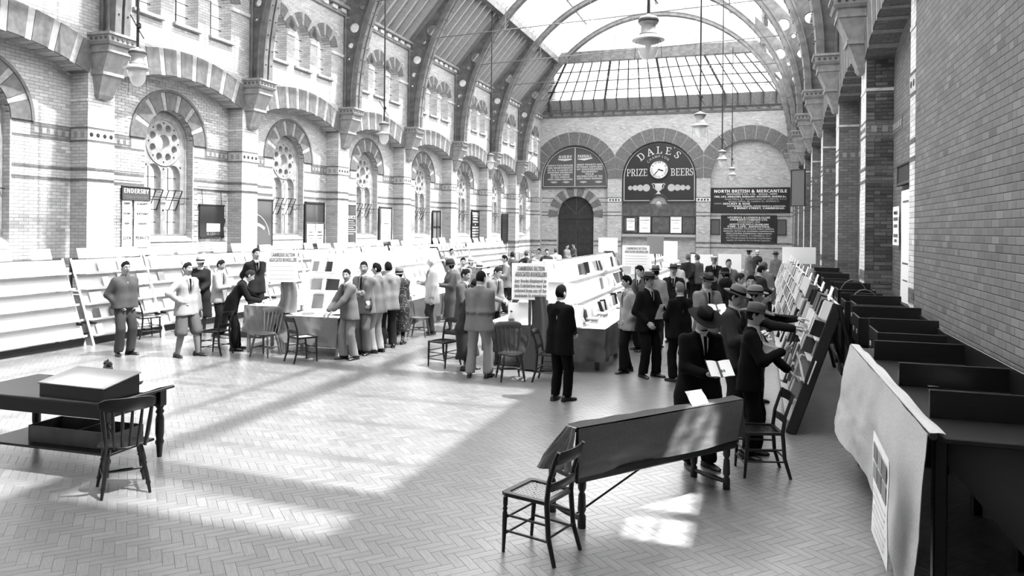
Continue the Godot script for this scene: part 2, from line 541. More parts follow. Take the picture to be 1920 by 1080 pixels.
# dark blocks with pale ones between, each a piece of its own
func ring(node, cx, cy, r0, r1, a0, a1, dark: int, share: float, z0, z1, clip := Vector2(-99, 99)):
	var unit = (a1 - a0) / (dark + (dark - 1) * (1.0 - share) / share)
	var a = a0
	for k in dark * 2 - 1:
		var is_dark = k % 2 == 0
		var w = unit if is_dark else unit * (1.0 - share) / share
		var mb = MB.new()
		var gap = rad_to_deg(0.006 / r1)
		mb.wedge(cx, cy, r0 if is_dark else r0 - 0.012, r1, a + gap, a + w - gap, z0, z1 if is_dark else z1 - 0.008, 3 if is_dark else 1, clip)
		part(node, "voussoir", mb.mesh(), M["redstone"] if is_dark else M["redstone_pale"])
		a += w

# stone corbel and capital that carries a rib; facing +z, its back at z 0, y measured from the tip
func corbel_mesh_into(node: Node3D, tip: float, top: float):
	var h = top - tip
	var mb = MB.new()
	var lv = func(mb, y0, w0, d0, y1, w1, d1):
		var a = [Vector3(-w0, y0, 0), Vector3(w0, y0, 0), Vector3(w0, y0, d0), Vector3(-w0, y0, d0)]
		var b = [Vector3(-w1, y1, 0), Vector3(w1, y1, 0), Vector3(w1, y1, d1), Vector3(-w1, y1, d1)]
		var o = Vector3(0, (y0 + y1) * 0.5, d0 * 0.4)
		for i in 4:
			var j = (i + 1) % 4
			mb.quado(a[i], a[j], b[j], b[i], o)
		mb.quado(a[0], a[1], a[2], a[3], o); mb.quado(b[0], b[1], b[2], b[3], o)
	lv.call(mb, tip, 0.16, 0.10, tip + 0.06 * h, 0.22, 0.16)
	lv.call(mb, tip + 0.06 * h, 0.2, 0.14, tip + 0.36 * h, 0.27, 0.32)
	lv.call(mb, tip + 0.36 * h, 0.30, 0.36, tip + 0.41 * h, 0.30, 0.36)
	lv.call(mb, tip + 0.41 * h, 0.27, 0.32, tip + 0.70 * h, 0.32, 0.52)
	lv.call(mb, tip + 0.70 * h, 0.34, 0.55, tip + 0.74 * h, 0.34, 0.55)
	lv.call(mb, tip + 0.74 * h, 0.32, 0.53, tip + 0.82 * h, 0.33, 0.55)
	part(node, "corbel", mb.mesh(), M["stone"])
	mb = MB.new()
	lv.call(mb, tip + 0.82 * h, 0.36, 0.60, tip + 0.86 * h, 0.40, 0.64)
	lv.call(mb, tip + 0.86 * h, 0.38, 0.61, tip + 0.96 * h, 0.39, 0.62)
	lv.call(mb, tip + 0.96 * h, 0.42, 0.66, top, 0.42, 0.66)
	part(node, "capital", mb.mesh(), M["stone"])
	var d = MB.new()
	for k in 5: d.box(Vector3(-0.28 + 0.14 * k, tip + 0.91 * h, 0.62), Vector3(0.06, 0.06, 0.03), 0.01)
	for s in [-1, 1]:
		for k in 4: d.box(Vector3(s * 0.39, tip + 0.91 * h, 0.1 + 0.14 * k), Vector3(0.03, 0.06, 0.06), 0.01)
	part(node, "capital_stud", d.mesh(), M["stone_dark"])

# tracery window, facing +z, its front at z -0.7: two lights under a pierced wheel
func window_into(node: Node3D):
	var plate = MB.new()
	var holes = [MB.arch(-0.355, 0.265, 2.25, 3.88, 12), MB.arch(0.355, 0.265, 2.25, 3.88, 12), MB.circ(0, 4.74, 0.215, 14)]
	for k in 8:
		var a = TAU * k / 8.0 + PI / 8
		holes.append(MB.circ(0.42 * cos(a), 4.74 + 0.42 * sin(a), 0.105, 10))
	var top = func(x): return 4.75 + sqrt(maxf(0.0, 0.86 * 0.86 - x * x))
	var xs = MB.hole_xs(MB.arch(0.0, 0.86, 2.05, 4.75, 20))
	plate.face(-0.86, 0.86, 2.05, top, holes, -0.72, false, xs)
	plate.face(-0.86, 0.86, 2.05, top, holes, -0.96, true, xs)
	for h in holes: plate.rim(MB.outline(h), -0.96, -0.72, true)
	part(node, "tracery", plate.mesh(), M["stone"])
	var roll = MB.new()
	for r in [[0.63, 0.022], [0.80, 0.03]]:
		var pts = []
		for k in 33:
			var a = TAU * k / 32.0
			if r[0] > 0.7: a = PI * k / 32.0
			pts.append(Vector3(r[0] * cos(a), 4.74 + r[0] * sin(a), -0.72))
		if r[0] > 0.7:
			pts.push_front(Vector3(0.8, 2.25, -0.72)); pts.append(Vector3(-0.8, 2.25, -0.72))
		roll.tube(pts, r[1], 6, false)
	part(node, "roll_moulding", roll.mesh(), M["stone"])
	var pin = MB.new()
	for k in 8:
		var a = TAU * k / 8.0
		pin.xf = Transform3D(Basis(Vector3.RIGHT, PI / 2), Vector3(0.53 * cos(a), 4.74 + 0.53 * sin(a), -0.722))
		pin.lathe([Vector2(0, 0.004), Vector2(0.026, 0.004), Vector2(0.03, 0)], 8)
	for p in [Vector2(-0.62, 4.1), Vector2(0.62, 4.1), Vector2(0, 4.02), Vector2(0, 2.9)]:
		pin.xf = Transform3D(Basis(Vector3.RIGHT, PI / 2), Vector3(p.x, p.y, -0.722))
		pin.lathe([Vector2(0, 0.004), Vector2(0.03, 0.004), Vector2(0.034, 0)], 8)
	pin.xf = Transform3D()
	part(node, "eyelet_shade_disc", pin.mesh(), gray(0.08))  # dark discs, their colour standing in for the shade inside small holes
	var sl = MB.new()
	sl.prism(PackedVector2Array([Vector2(-0.72, 2.02), Vector2(-0.5, 2.02), Vector2(-0.5, 2.08), Vector2(-0.72, 2.2)]), -0.86, 0.86)
	part(node, "sill", sl.mesh(), M["stone_pale"], Transform3D(Basis(Vector3.UP, -PI / 2), Vector3.ZERO))
	# glazing
	for s in [-1.0, 1.0]:
		var cx = s * 0.355
		for q in [[2.25, 2.92, "low"], [3.46, 4.15, "top"]]:
			var y1 = q[1]
			for hside in [-1.0, 1.0]:
				var mb = MB.new()
				var x0 = cx + (-0.262 if hside < 0 else 0.004)
				var x1 = cx + (-0.004 if hside < 0 else 0.262)
				if q[2] == "low": mb.quad(Vector3(x0, q[0], -0.9), Vector3(x1, q[0], -0.9), Vector3(x1, y1, -0.9), Vector3(x0, y1, -0.9))
				else: mb.face(x0, x1, q[0], func(x): return 3.88 + sqrt(maxf(0.0, 0.0704 - (x - cx) * (x - cx))), [], -0.9, false, [lerpf(x0, x1, 0.25), lerpf(x0, x1, 0.5), lerpf(x0, x1, 0.75)])
				part(node, "pane", mb.mesh(), M["glass"])
		var br = MB.new()
		br.box(Vector3(cx, 2.58, -0.9), Vector3(0.024, 0.68, 0.02)); br.box(Vector3(cx, 3.8, -0.9), Vector3(0.024, 0.68, 0.02))
		for y in [2.58, 2.92, 3.46, 3.8]: br.box(Vector3(cx, y, -0.9), Vector3(0.53, 0.02, 0.02))
		part(node, "glazing_bar", br.mesh(), M["iron_dark"])
		# the light that stands open, hinged at its foot and leaning into the hall
		var hinge = Transform3D(Basis(Vector3.RIGHT, deg_to_rad(24)), Vector3(cx, 2.92, -0.86))
		var cs = part(node, "casement", casement_mesh(), M["iron_dark"], hinge)
		for hside in [-1, 1]:
			part(cs, "pane", box_mesh(Vector3(0.23, 0.56, 0.004), 0, Vector3(hside * 0.125, 0.29, 0)), M["glass"])
	var bar = MB.new()
	bar.tube([Vector3(-0.86, 3.25, -0.64), Vector3(0.86, 3.25, -0.64)], 0.014, 6)
	part(node, "stay_bar", bar.mesh(), M["iron_dark"])
	var gz = MB.new()
	gz.quad(Vector3(-0.7, 4.1, -0.93), Vector3(0.7, 4.1, -0.93), Vector3(0.7, 5.4, -0.93), Vector3(-0.7, 5.4, -0.93))
	part(node, "pane", gz.mesh(), M["glass"])
func casement_mesh() -> ArrayMesh:
	var mb = MB.new()
	for x in [-0.25, 0.0, 0.25]: mb.box(Vector3(x, 0.29, 0), Vector3(0.02, 0.58, 0.024))
	for y in [0.0, 0.29, 0.58]: mb.box(Vector3(0, y, 0), Vector3(0.5, 0.018, 0.02))
	for x in [-0.25, 0.25]: mb.tube([Vector3(x, 0.5, 0.0), Vector3(x, 0.44, -0.16)], 0.007, 5)
	return mb.mesh()
func clerestory_into(node: Node3D):
	for k in 3:
		var cx = -1.35 + 1.35 * k
		for hs in [-1, 1]:
			var mb = MB.new()
			var x0 = cx + (-0.44 if hs < 0 else 0.0); var x1 = cx + (0.0 if hs < 0 else 0.44)
			var f = func(x): return 8.87 + sqrt(maxf(0.0, 0.1936 - (x - cx) * (x - cx)))
			mb.face(x0, x1, 7.85, f, [], -0.38, false, [lerpf(x0, x1, 0.3), lerpf(x0, x1, 0.5), lerpf(x0, x1, 0.7)])
			part(node, "pane", mb.mesh(), M["glass"])
		var br = MB.new()
		br.box(Vector3(cx, 8.57, -0.36), Vector3(0.03, 1.46, 0.03))
		for y in [8.2, 8.55, 8.9]: br.box(Vector3(cx, y, -0.36), Vector3(0.88, 0.02, 0.02))
		part(node, "glazing_bar", br.mesh(), M["iron_dark"])

# bricks near enough to tell apart stand proud of their joints: one by one on the nearest pillar, together on the nearest window bay
func pier_bricks(node: Node3D):
	var full = box_mesh(Vector3(0.02, 0.064, 0.215), 0.003); var half = box_mesh(Vector3(0.02, 0.064, 0.1), 0.003)
	var tones = [gray(0.33, 0.85, 0.3), gray(0.38, 0.85, 0.3), gray(0.42, 0.85, 0.3), gray(0.29, 0.85, 0.3)]
	for row in 66:
		var y = 1.04 + row * 0.075
		if absf(y - 3.77) < 0.07 or absf(y - 3.52) < 0.07 or absf(y - 4.57) < 0.2 or absf(y - 1.62) < 0.13 or absf(y - 1.3) < 0.08 or absf(y - 5.36) < 0.06: continue
		var z = -0.494
		for w in ([0.1, 0.215, 0.155] if row % 2 else [0.215, 0.1, 0.155]):
			var sc = w / (0.215 if w > 0.12 else 0.1)
			part(node, "brick", full if w > 0.12 else half, tones[rng.randi() % 4], Transform3D(Basis.from_scale(Vector3(1, 1, sc)), Vector3(-2.328, y, z + w * 0.5)))
			z += w + 0.011
func near_bricks(node: Node3D):
	var mb = MB.new(); mb.tinted = true
	for row in 84:
		var y = 1.1 + row * 0.075
		if absf(y - 3.77) < 0.07 or absf(y - 3.52) < 0.07 or absf(y - 1.62) < 0.13 or absf(y - 1.3) < 0.08 or (absf(y - 4.57) < 0.2): continue
		var x = -2.33 + (0.113 if row % 2 else 0.0)
		while x < 2.25:
			var c = Vector2(x + 0.107, y)
			var inwin = absf(c.x) < 0.98 and y < 4.75 and y > 1.9
			var inring = c.distance_to(Vector2(0, 4.75)) < 1.5 and y >= 4.6
			var under = y < 0.41 + sqrt(6.03 * 6.03 - c.x * c.x) - 0.05
			if not inwin and not inring and under and c.x < 2.22:
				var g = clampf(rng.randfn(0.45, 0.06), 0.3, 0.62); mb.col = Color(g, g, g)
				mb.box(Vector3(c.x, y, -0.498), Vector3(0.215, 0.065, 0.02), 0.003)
			x += 0.225
		if absf(y - 5.36) < 0.06: continue
		for s in [-1.0, 1.0]:
			if y < 5.9:
				var g = clampf(rng.randfn(0.74, 0.05), 0.5, 0.85); mb.col = Color(g, g, g)
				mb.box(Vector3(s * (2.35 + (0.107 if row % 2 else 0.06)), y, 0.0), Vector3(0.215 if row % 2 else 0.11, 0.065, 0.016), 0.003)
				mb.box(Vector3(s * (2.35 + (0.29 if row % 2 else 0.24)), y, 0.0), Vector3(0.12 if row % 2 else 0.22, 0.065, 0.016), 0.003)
	var m = StandardMaterial3D.new(); m.vertex_color_use_as_albedo = true; m.roughness = 0.85; m.metallic_specular = 0.3
	var o = part(node, "brick", mb.mesh(), m); tag(o, "", "", "", "stuff")
func left_xf(t: float) -> Transform3D:
	return Transform3D(Basis(Vector3(0, 0, -1), Vector3.UP, Vector3(1, 0, 0)), Vector3(XL, 0, -t))
func right_xf(s: float) -> Transform3D:
	return right_frame() * Transform3D(Basis(Vector3(0, 0, 1), Vector3.UP, Vector3(-1, 0, 0)), Vector3(0, 0, -s))
func right_frame() -> Transform3D:   # the right hand wall runs very slightly outwards
	return Transform3D(Basis(Vector3.UP, -0.011), Vector3(2.0, 0, 0))
func build_left_wall():
	var first = structure("wall_left", Vector3.ZERO, "bay of pale brick wall with a wide dark banded arch")
	wall_bay(first, true, true)
	first.transform = left_xf(0.01)
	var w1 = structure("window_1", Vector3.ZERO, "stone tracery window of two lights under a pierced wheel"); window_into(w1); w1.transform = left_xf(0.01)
	var c1 = structure("window_1", Vector3.ZERO, "three small round headed windows high in the wall"); clerestory_into(c1); c1.transform = left_xf(0.01)
	var cb = structure("trim_1", Vector3.ZERO, "stone corbel and capital under an iron roof rib"); corbel_mesh_into(cb, 5.42, 6.89); cb.transform = left_xf(0.01 - bay * 0.5)
	for k in range(1, 10):
		var t = 0.01 + bay * k
		var nb = copy_of(first, "wall_left"); nb.transform = left_xf(t)
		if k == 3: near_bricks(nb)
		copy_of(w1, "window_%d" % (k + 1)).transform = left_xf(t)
		copy_of(c1, "window_%d" % (k + 1)).transform = left_xf(t)
		copy_of(cb, "trim_%d" % (k + 1)).transform = left_xf(t - bay * 0.5)
func build_right_wall():
	var first = structure("wall_right", Vector3.ZERO, "bay of brick wall on the dark side with a blind arch")
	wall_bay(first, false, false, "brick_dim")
	first.transform = right_xf(14.04)
	var cb = structure("trim_1", Vector3.ZERO, "stone corbel and capital under an iron roof rib"); corbel_mesh_into(cb, 5.75, 7.35); cb.transform = right_xf(11.33)
	for k in range(1, 7):
		copy_of(first, "wall_right").transform = right_xf(14.04 + bay * k)
	pier_bricks(first)
	for k in range(1, 8):
		copy_of(cb, "trim_1").transform = right_xf(11.33 + bay * k)
	# the near end: plain wall with one tall window that lets the sun in
	var o = structure("wall_right", Vector3.ZERO, "plain near end of the brick wall with a high window")
	var mb = MB.new()
	var win = MB.arch(0.0, 0.86, 4.8, 7.5, 20)
	mb.face(-4.72, 9.4, 0.0, 10.65, [win], 0.0)
	mb.rim(MB.outline(win), -0.4, 0.0, true)
	mb.face(-4.72, 9.4, 0.0, 10.65, [win], -0.4, true)
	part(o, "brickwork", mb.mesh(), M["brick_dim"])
	o.transform = right_xf(6.62)
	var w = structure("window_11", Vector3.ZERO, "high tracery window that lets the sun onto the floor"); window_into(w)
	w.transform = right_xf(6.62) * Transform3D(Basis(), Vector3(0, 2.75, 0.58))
	var ge = structure("wall_right", Vector3.ZERO, "short end piece of the brick wall at the far corner")
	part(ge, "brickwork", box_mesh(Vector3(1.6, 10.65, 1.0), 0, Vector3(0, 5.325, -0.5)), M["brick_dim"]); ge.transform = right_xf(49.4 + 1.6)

func build_back_wall():
	var node = structure("wall_back", Vector3(0, 0, -51.5), "far end wall of pale brick with three round arches")
	var arches = [[-12.03, 2.43], [-6.07, 2.53], [-0.09, 2.53]]
	var holes = []
	for a in arches: holes.append(MB.arch(a[0], a[1], 0.0, 6.05, 20))
	var mb = MB.new()
	mb.face(-14.6, 4.2, 0.0, 10.9, holes, 0.0)
	for h in holes: mb.rim(MB.outline(h), -0.35, 0.0, true)
	var door = MB.arch(-11.96, 1.32, 0.0, 3.54, 16)
	mb.face(-14.6, 4.2, 0.0, 8.9, [door], -0.35)
	mb.rim(MB.outline(door), -0.7, -0.35, true)
	mb.box(Vector3(-5.2, 5.45, -1.2), Vector3(19.6, 10.9, 0.9))
	part(node, "brickwork", mb.mesh(), M["brick"])
	for a in arches: ring(node, a[0], 6.05, a[1], a[1] + 0.92, 0, 180, 13, 0.93, -0.3, 0.03, Vector2(-99 if a[0] < -10 else a[0] - 2.97, 99 if a[0] > -1 else a[0] + 2.97))
	ring(node, -11.96, 3.54, 1.32, 1.98, -6, 186, 8, 0.66, -0.5, -0.31)
	var sc = MB.new()
	for q in [[4.42, 0.06, 0.0], [4.72, 0.06, 0.0], [3.72, 0.075, 0.0], [3.48, 0.075, 0.0], [1.66, 0.14, 0.0], [1.35, 0.09, 0.0]]:
		for x in [[-9.6, -8.6], [-3.54, -2.62], [2.44, 3.0]]: sc.box(Vector3((x[0] + x[1]) * 0.5, q[0], 0.0), Vector3(x[1] - x[0], q[1], 0.016))
		sc.box(Vector3(-13.95, q[0], -0.35), Vector3(1.25, q[1], 0.016)); sc.box(Vector3(-10.1, q[0], -0.35), Vector3(1.05, q[1], 0.016))
		if q[0] < 4: sc.box(Vector3(-0.09, q[0], -0.35), Vector3(5.06, q[1], 0.016))
	sc.box(Vector3(-6.07, 1.66, -0.35), Vector3(5.06, 0.14, 0.016)); sc.box(Vector3(-6.07, 1.35, -0.35), Vector3(5.06, 0.09, 0.016))
	part(node, "string_course", sc.mesh(), M["brick_red"])
	var fr = MB.new(); var dots = MB.new()
	for x in [-9.1, -3.08]:
		fr.box(Vector3(x, 4.57, 0.0), Vector3(0.95, 0.24, 0.014))
		for k in 4:
			dots.xf = Transform3D(Basis(Vector3.RIGHT, PI / 2), Vector3(x - 0.3 + 0.2 * k, 4.57, 0.007))
			dots.lathe([Vector2(0.0, 0.008), Vector2(0.06, 0.008), Vector2(0.065, 0.0)], 10)
	part(node, "frieze", fr.mesh(), M["stone_pale"]); part(node, "frieze_dot", dots.mesh(), gray(0.12))
	# cornice on brackets
	var co = MB.new()
	co.box(Vector3(-5.2, 10.86, 0.12), Vector3(19.6, 0.16, 0.5), 0.03)
	co.box(Vector3(-5.2, 10.5, 0.03), Vector3(19.6, 0.12, 0.14), 0.02)
	part(node, "cornice", co.mesh(), M["iron"])
	var bk = MB.new()
	for k in 24: bk.box(Vector3(-14.4 + 0.74 * k, 10.67, 0.09), Vector3(0.1, 0.22, 0.22), 0.02)
	part(node, "cornice_bracket", bk.mesh(), M["iron"])
	# the door
	var d = structure("door_1", Vector3(0, 0, -51.5), "dark panelled double door under a half round fanlight of boards")
	var leafs = MB.new()
	for s in [-1.0, 1.0]:
		leafs.box(Vector3(-11.96 + s * 0.66, 1.6, -0.66), Vector3(1.29, 3.2, 0.06), 0.01)
	part(d, "leaf", leafs.mesh(), M["board_dark"])
	for s in [-1.0, 1.0]:
		for q in [[0.75, 1.1], [2.2, 1.4]]:
			for e in [-0.3, 0.3]:
				part(d, "panel", box_mesh(Vector3(0.46, q[1], 0.03), 0.012), M["board_dark"], Transform3D(Basis(), Vector3(-11.96 + s * 0.66 + e, q[0], -0.625)))
	var tr = MB.new()
	tr.box(Vector3(-11.96, 3.4, -0.62), Vector3(2.64, 0.36, 0.14), 0.03)
	part(d, "transom", tr.mesh(), M["board_dark"])
	var fa = MB.new()
	fa.wedge(-11.96, 3.54, 0.0, 1.3, 0, 180, -0.7, -0.66, 20)
	part(d, "fanlight_board", fa.mesh(), M["board_dark"])
	var bars = MB.new()
	for a in [45.0, 90.0, 135.0]:
		var p = Vector3(cos(deg_to_rad(a)), sin(deg_to_rad(a)), 0) * 1.3
		bars.tube([Vector3(-11.96, 3.54, -0.64), Vector3(-11.96, 3.54, -0.64) + p], 0.03, 6)
	part(d, "fanlight_bar", bars.mesh(), M["board_mid"])
func build_front_wall():
	var node = structure("wall_front", Vector3.ZERO, "brick wall behind the viewpoint")
	part(node, "brickwork", box_mesh(Vector3(20, 17, 1.0), 0, Vector3(-6, 8.5, 3.3)), M["brick"])

# ======== the roof ========
func rib_point(k: float, f: float, grow := 0.0) -> Vector3:
	# f from 0 at the left capital to 1 at the right one; k counts the ribs
	var tl = 0.01 - bay * 0.5 + bay * k
	var sr = tl - 2.2
	var xl = -14.05; var xr = 2.0 + 0.011 * sr - 0.42
	var xc = (xl + xr) * 0.5; var a = (xr - xl) * 0.5 + grow
	var ph = PI * f
	var x = xc - a * cos(ph)
	var y0 = 6.89 if f < 0.5 else 7.35
	var y = y0 + (15.5 + grow - y0) * sin(ph)
	return Vector3(x, y, -lerpf(tl, sr, clampf((x - xl) / (xr - xl), 0, 1)))
func vault(f: float) -> Vector2:   # the glazed upper vault: x, y
	return Vector2(-5.72 - 6.25 * cos(PI * f), 13.5 + 3.1 * sin(PI * f))
func build_roof():
	var ce = structure("ceiling", Vector3.ZERO, "timber and iron barrel roof glazed along its crown")
	# ribs: twin bars on a plate
	var prof = [Vector2(-0.26, -0.05), Vector2(-0.26, 0.0), Vector2(-0.22, 0.0), Vector2(-0.22, 0.16), Vector2(-0.04, 0.16), Vector2(-0.04, 0.03),
		Vector2(0.04, 0.03), Vector2(0.04, 0.16), Vector2(0.22, 0.16), Vector2(0.22, 0.0), Vector2(0.26, 0.0), Vector2(0.26, -0.05)]
	for k in range(1, 10):
		var mb = MB.new()
		var m = 44
		var rows = []
		for i in m + 1:
			var p = rib_point(k, float(i) / m)
			var d = (rib_point(k, minf(1.0, (i + 0.5) / m)) - rib_point(k, maxf(0.0, (i - 0.5) / m)))
			if i == 0 or i == m: d = Vector3(0, d.y, 0)
			d = d.normalized()
			var side = Vector3(0, 0, -1); side = (side - d * side.dot(d)).normalized()
			var inw = d.cross(side)
			if inw.dot(Vector3(-6, 8, p.z) - p) < 0: inw = -inw
			var row = []
			for q in prof: row.append(p + side * q.x + inw * q.y)
			rows.append(row)
		for i in m:
			var o = (rib_point(k, (i + 0.5) / m))
			for j in prof.size():
				var j2 = (j + 1) % prof.size()
				mb.quado(rows[i][j], rows[i][j2], rows[i + 1][j2], rows[i + 1][j], o + (rows[i][j] + rows[i][j2] - rows[i][0] - rows[i][11]) * 0.0)
		part(ce, "rib", mb.mesh(), M["iron"])
		var bolts = MB.new()
		for i in range(1, 30):
			var p = rib_point(k, i / 60.0) if i < 16 else rib_point(k, 1.0 - (i - 15) / 60.0)
			var c = Vector3(-6.2, 7.0, p.z)
			var inw = (c - p).normalized()
			for s in [-0.13, 0.13]: bolts.box(p + inw * 0.17 + Vector3(0, 0, s), Vector3(0.04, 0.04, 0.04), 0.012)
		part(ce, "rib_bolt", bolts.mesh(), M["iron_dark"])
		# pierced iron plates in the spandrels
		for side in [0, 1]:
			var sp = MB.new()
			var wall_x = -14.5 if side == 0 else 2.0 + 0.011 * (-rib_point(k, 1.0).z)
			var sg = 1.0 if side == 0 else -1.0
			var y0 = 6.89 if side == 0 else 7.35
			var curve = func(x):   # height of the rib's back above distance x from the wall
				var e = clampf((8.0 - maxf(0.0, x - 0.36)) / 8.0, 0.0, 1.0)
				return y0 + (15.5 - y0) * sqrt(1.0 - e * e) if x > 0.36 else y0
			var roofl = func(x): return 10.5 + x * 1.12
			var hs = [MB.circ(0.42, 9.9, 0.2, 10), MB.circ(0.27, 9.25, 0.12, 10), MB.circ(1.15, 11.15, 0.26, 12), MB.circ(0.75, 10.65, 0.1, 8), MB.circ(0.2, 8.75, 0.06, 8), MB.circ(0.16, 10.3, 0.06, 8)]
			var more = []
			for i in 30: more.append(0.04 + 2.3 * i / 29.0)
			sp.face(0.02, 2.34, curve, roofl, hs, 0.03, false, more); sp.face(0.02, 2.34, curve, roofl, hs, -0.03, true, more)
			for h in hs:
				sp.rim(MB.outline(h), -0.03, 0.03, true)
				var pts = []
				for i in 17: pts.append(Vector3(h.cx + (h.r + 0.02) * cos(TAU * i / 16), h.cy + (h.r + 0.02) * sin(TAU * i / 16), 0))
				sp.tube(pts, 0.045, 5, false)
			sp.box(Vector3(0.06, (y0 + 10.5) * 0.5, 0), Vector3(0.1, 10.5 - y0, 0.2), 0.02)
			var z = rib_point(k, 0.02 if side == 0 else 0.98).z
			part(ce, "spandrel_plate", sp.mesh(), M["iron"], Transform3D(Basis(Vector3(sg, 0, 0), Vector3.UP, Vector3(0, 0, sg)), Vector3(wall_x, 0, z)))
		# tie rods and hangers
		var ti = MB.new()
		var a = rib_point(k, 0.15); var b = rib_point(k, 0.85)
		a.y = 10.75; b.y = 10.75; a.x = -13.5; b.x = 1.3
		ti.tube([a, b], 0.022, 6)
		for f in [0.25, 0.5, 0.75]:
			var p = a.lerp(b, f)
			ti.tube([p, Vector3(p.x, 14.9 if f == 0.5 else 14.0, p.z)], 0.014, 5)
		part(ce, "tie_rod", ti.mesh(), M["iron"])
	# longitudinal beams that carry the glazing
	for x in [-12.05, 0.62]:
		part(ce, "beam", box_mesh(Vector3(0.3, 0.7 if x < -5 else 0.34, 49.8), 0.02, Vector3(x, 13.55 if x < -5 else 13.72, -21.9)), M["iron"])
	# boarded slopes with rafters
	for side in [0, 1]:
		var x0 = -14.9 if side == 0 else 3.5
		var x1 = -12.0 if side == 0 else 0.6
		var y0 = 10.5; var y1 = 13.9
		var bd = MB.new()
		var a = Vector3(x0, y0, 3.0); var b = Vector3(x1, y1, 3.0)
		var c = Vector3(x1, y1, -51.9); var d = Vector3(x0, y0, -51.9)
		var up = Vector3(-0.75 if side == 0 else 0.75, 0.66, 0) * 0.06
		var o = (a + c) * 0.5 + up * 0.5
		bd.quado(a, b, c, d, o); bd.quado(a + up, b + up, c + up, d + up, o)
		if side == 0: part(ce, "boarding", bd.mesh(), M["wood_pale"])
		else:   # this slope is glazed between its rafters
			var cl = MB.new(); cl.quado(a, b, b + Vector3(0, 0, -8.2), a + Vector3(0, 0, -8.2), a + up); part(ce, "boarding", cl.mesh(), M["wood_pale"])  # unseen near stretch, boards added to keep sun off the foreground floor
			for i in 17:
				var z = -5.2 - i * 2.73
				var gp = MB.new(); gp.quado(Vector3(x0, y0, z), Vector3(x1, y1, z), Vector3(x1, y1, z - 2.73), Vector3(x0, y0, z - 2.73), Vector3(9, 30, z))
				part(ce, "glass_pane", gp.mesh(), M["roof_glass"])
		var rf = MB.new()
		var dir = Vector3(x1 - x0, y1 - y0, 0); var ln = dir.length(); dir = dir.normalized()
		var bs = Basis(dir, Vector3(0, 0, 1).cross(dir), Vector3(0, 0, 1))
		for i in 80:
			if side == 1 and i % 2 == 1: continue
			rf.box(Vector3((x0 + x1) * 0.5, (y0 + y1) * 0.5, 2.4 - i * 0.677) - up * (2.6 if side == 0 else 1.6), Vector3(ln, 0.28 if side == 0 else 0.16, 0.1 if side == 0 else 0.07), 0.0, bs)
		var ro = part(ce, "rafter", rf.mesh(), M["wood_pale"])
	# glazed crown: panes between bars
	var nseg = 8
	var zs = 40
	var bars = MB.new()
	for i in zs:
		var z0 = 2.7 - i * (49.2 / zs); var z1 = z0 - 49.2 / zs
		if i < 6:
			continue
		for j in nseg:
			var coarse = i < 10 or i > 22
			if coarse and j % 2 == 1: continue
			var wide = 2 if coarse else 1
			var p = vault(float(j) / nseg); var q = vault(float(j + wide) / nseg)
			var mb = MB.new()
			mb.quado(Vector3(p.x, p.y, z0), Vector3(q.x, q.y, z0), Vector3(q.x, q.y, z1), Vector3(p.x, p.y, z1), Vector3(-6, 30, z0))
			part(ce, "glass_pane", mb.mesh(), M["roof_glass"])
	var near = MB.new()
	for j in nseg:
		var p = vault(float(j) / nseg); var q = vault(float(j + 1) / nseg)
		near.quado(Vector3(p.x, p.y, 2.7), Vector3(q.x, q.y, 2.7), Vector3(q.x, q.y, 2.7 - 6 * 49.2 / zs), Vector3(p.x, p.y, 2.7 - 6 * 49.2 / zs), Vector3(-6, 30, 0))
	part(ce, "glass_pane", near.mesh(), M["roof_glass"])
	for i in zs + 1:
		var z = 2.7 - i * (49.2 / zs)
		var pts = []
		for j in nseg * 2 + 1:
			var p = vault(j / (nseg * 2.0)); pts.append(Vector3(p.x, p.y - 0.03, z))
		bars.tube(pts, 0.03, 5, false)
	for j in range(1, nseg):
		var p = vault(float(j) / nseg); bars.box(Vector3(p.x, p.y - 0.05, -21.9), Vector3(0.09, 0.12, 49.2))
	part(ce, "glazing_bar", bars.mesh(), M["iron"])
	# far hip: sloping glass between the cross beam and the end wall
	part(ce, "cross_beam", box_mesh(Vector3(13.0, 0.7, 0.4), 0.03, Vector3(-5.72, 13.5, -46.5)), M["iron"])
	var lun = MB.new()
	lun.face(-11.97, 0.53, 13.5, func(x): return 13.5 + 3.1 * sqrt(maxf(0.0, 1.0 - pow((x + 5.72) / 6.25, 2))), [], -46.6, false, range(-11, 1))
	part(ce, "lunette_glass", lun.mesh(), M["roof_glass"])
	var top_l = -12.0; var top_r = 0.6; var bot_l = -14.5; var bot_r = 3.1
	var cols = 22; var rws = 4
	var hp = func(u: float, w: float) -> Vector3:   # w 0 at the top; the foot curves over to the wall
		var y = lerpf(13.3, 11.55, w); var z = lerpf(-46.6, -50.7, w)
		return Vector3(lerpf(lerpf(top_l, bot_l, w), lerpf(top_r, bot_r, w), u), y, z)
	for i in cols:
		for j in rws:
			var mb = MB.new()
			mb.quado(hp.call(float(i) / cols, float(j) / rws), hp.call(float(i + 1) / cols, float(j) / rws), hp.call(float(i + 1) / cols, float(j + 1) / rws), hp.call(float(i) / cols, float(j + 1) / rws), Vector3(-6, 30, -60))
			part(ce, "glass_pane", mb.mesh(), M["roof_glass"])
	var hb = MB.new(); var hh = MB.new()
	for i in cols + 1:
		var u = float(i) / cols
		var pts = [hp.call(u, 0.0), hp.call(u, 0.5), hp.call(u, 1.0), hp.call(u, 1.0) + Vector3(0, -0.32, -0.32), hp.call(u, 1.0) + Vector3(0, -0.7, -0.45)]
		for q in pts.size(): pts[q] += Vector3(0, -0.05, 0.05)
		hb.tube(pts, 0.085 if i % 5 == 1 else 0.05, 6, false)
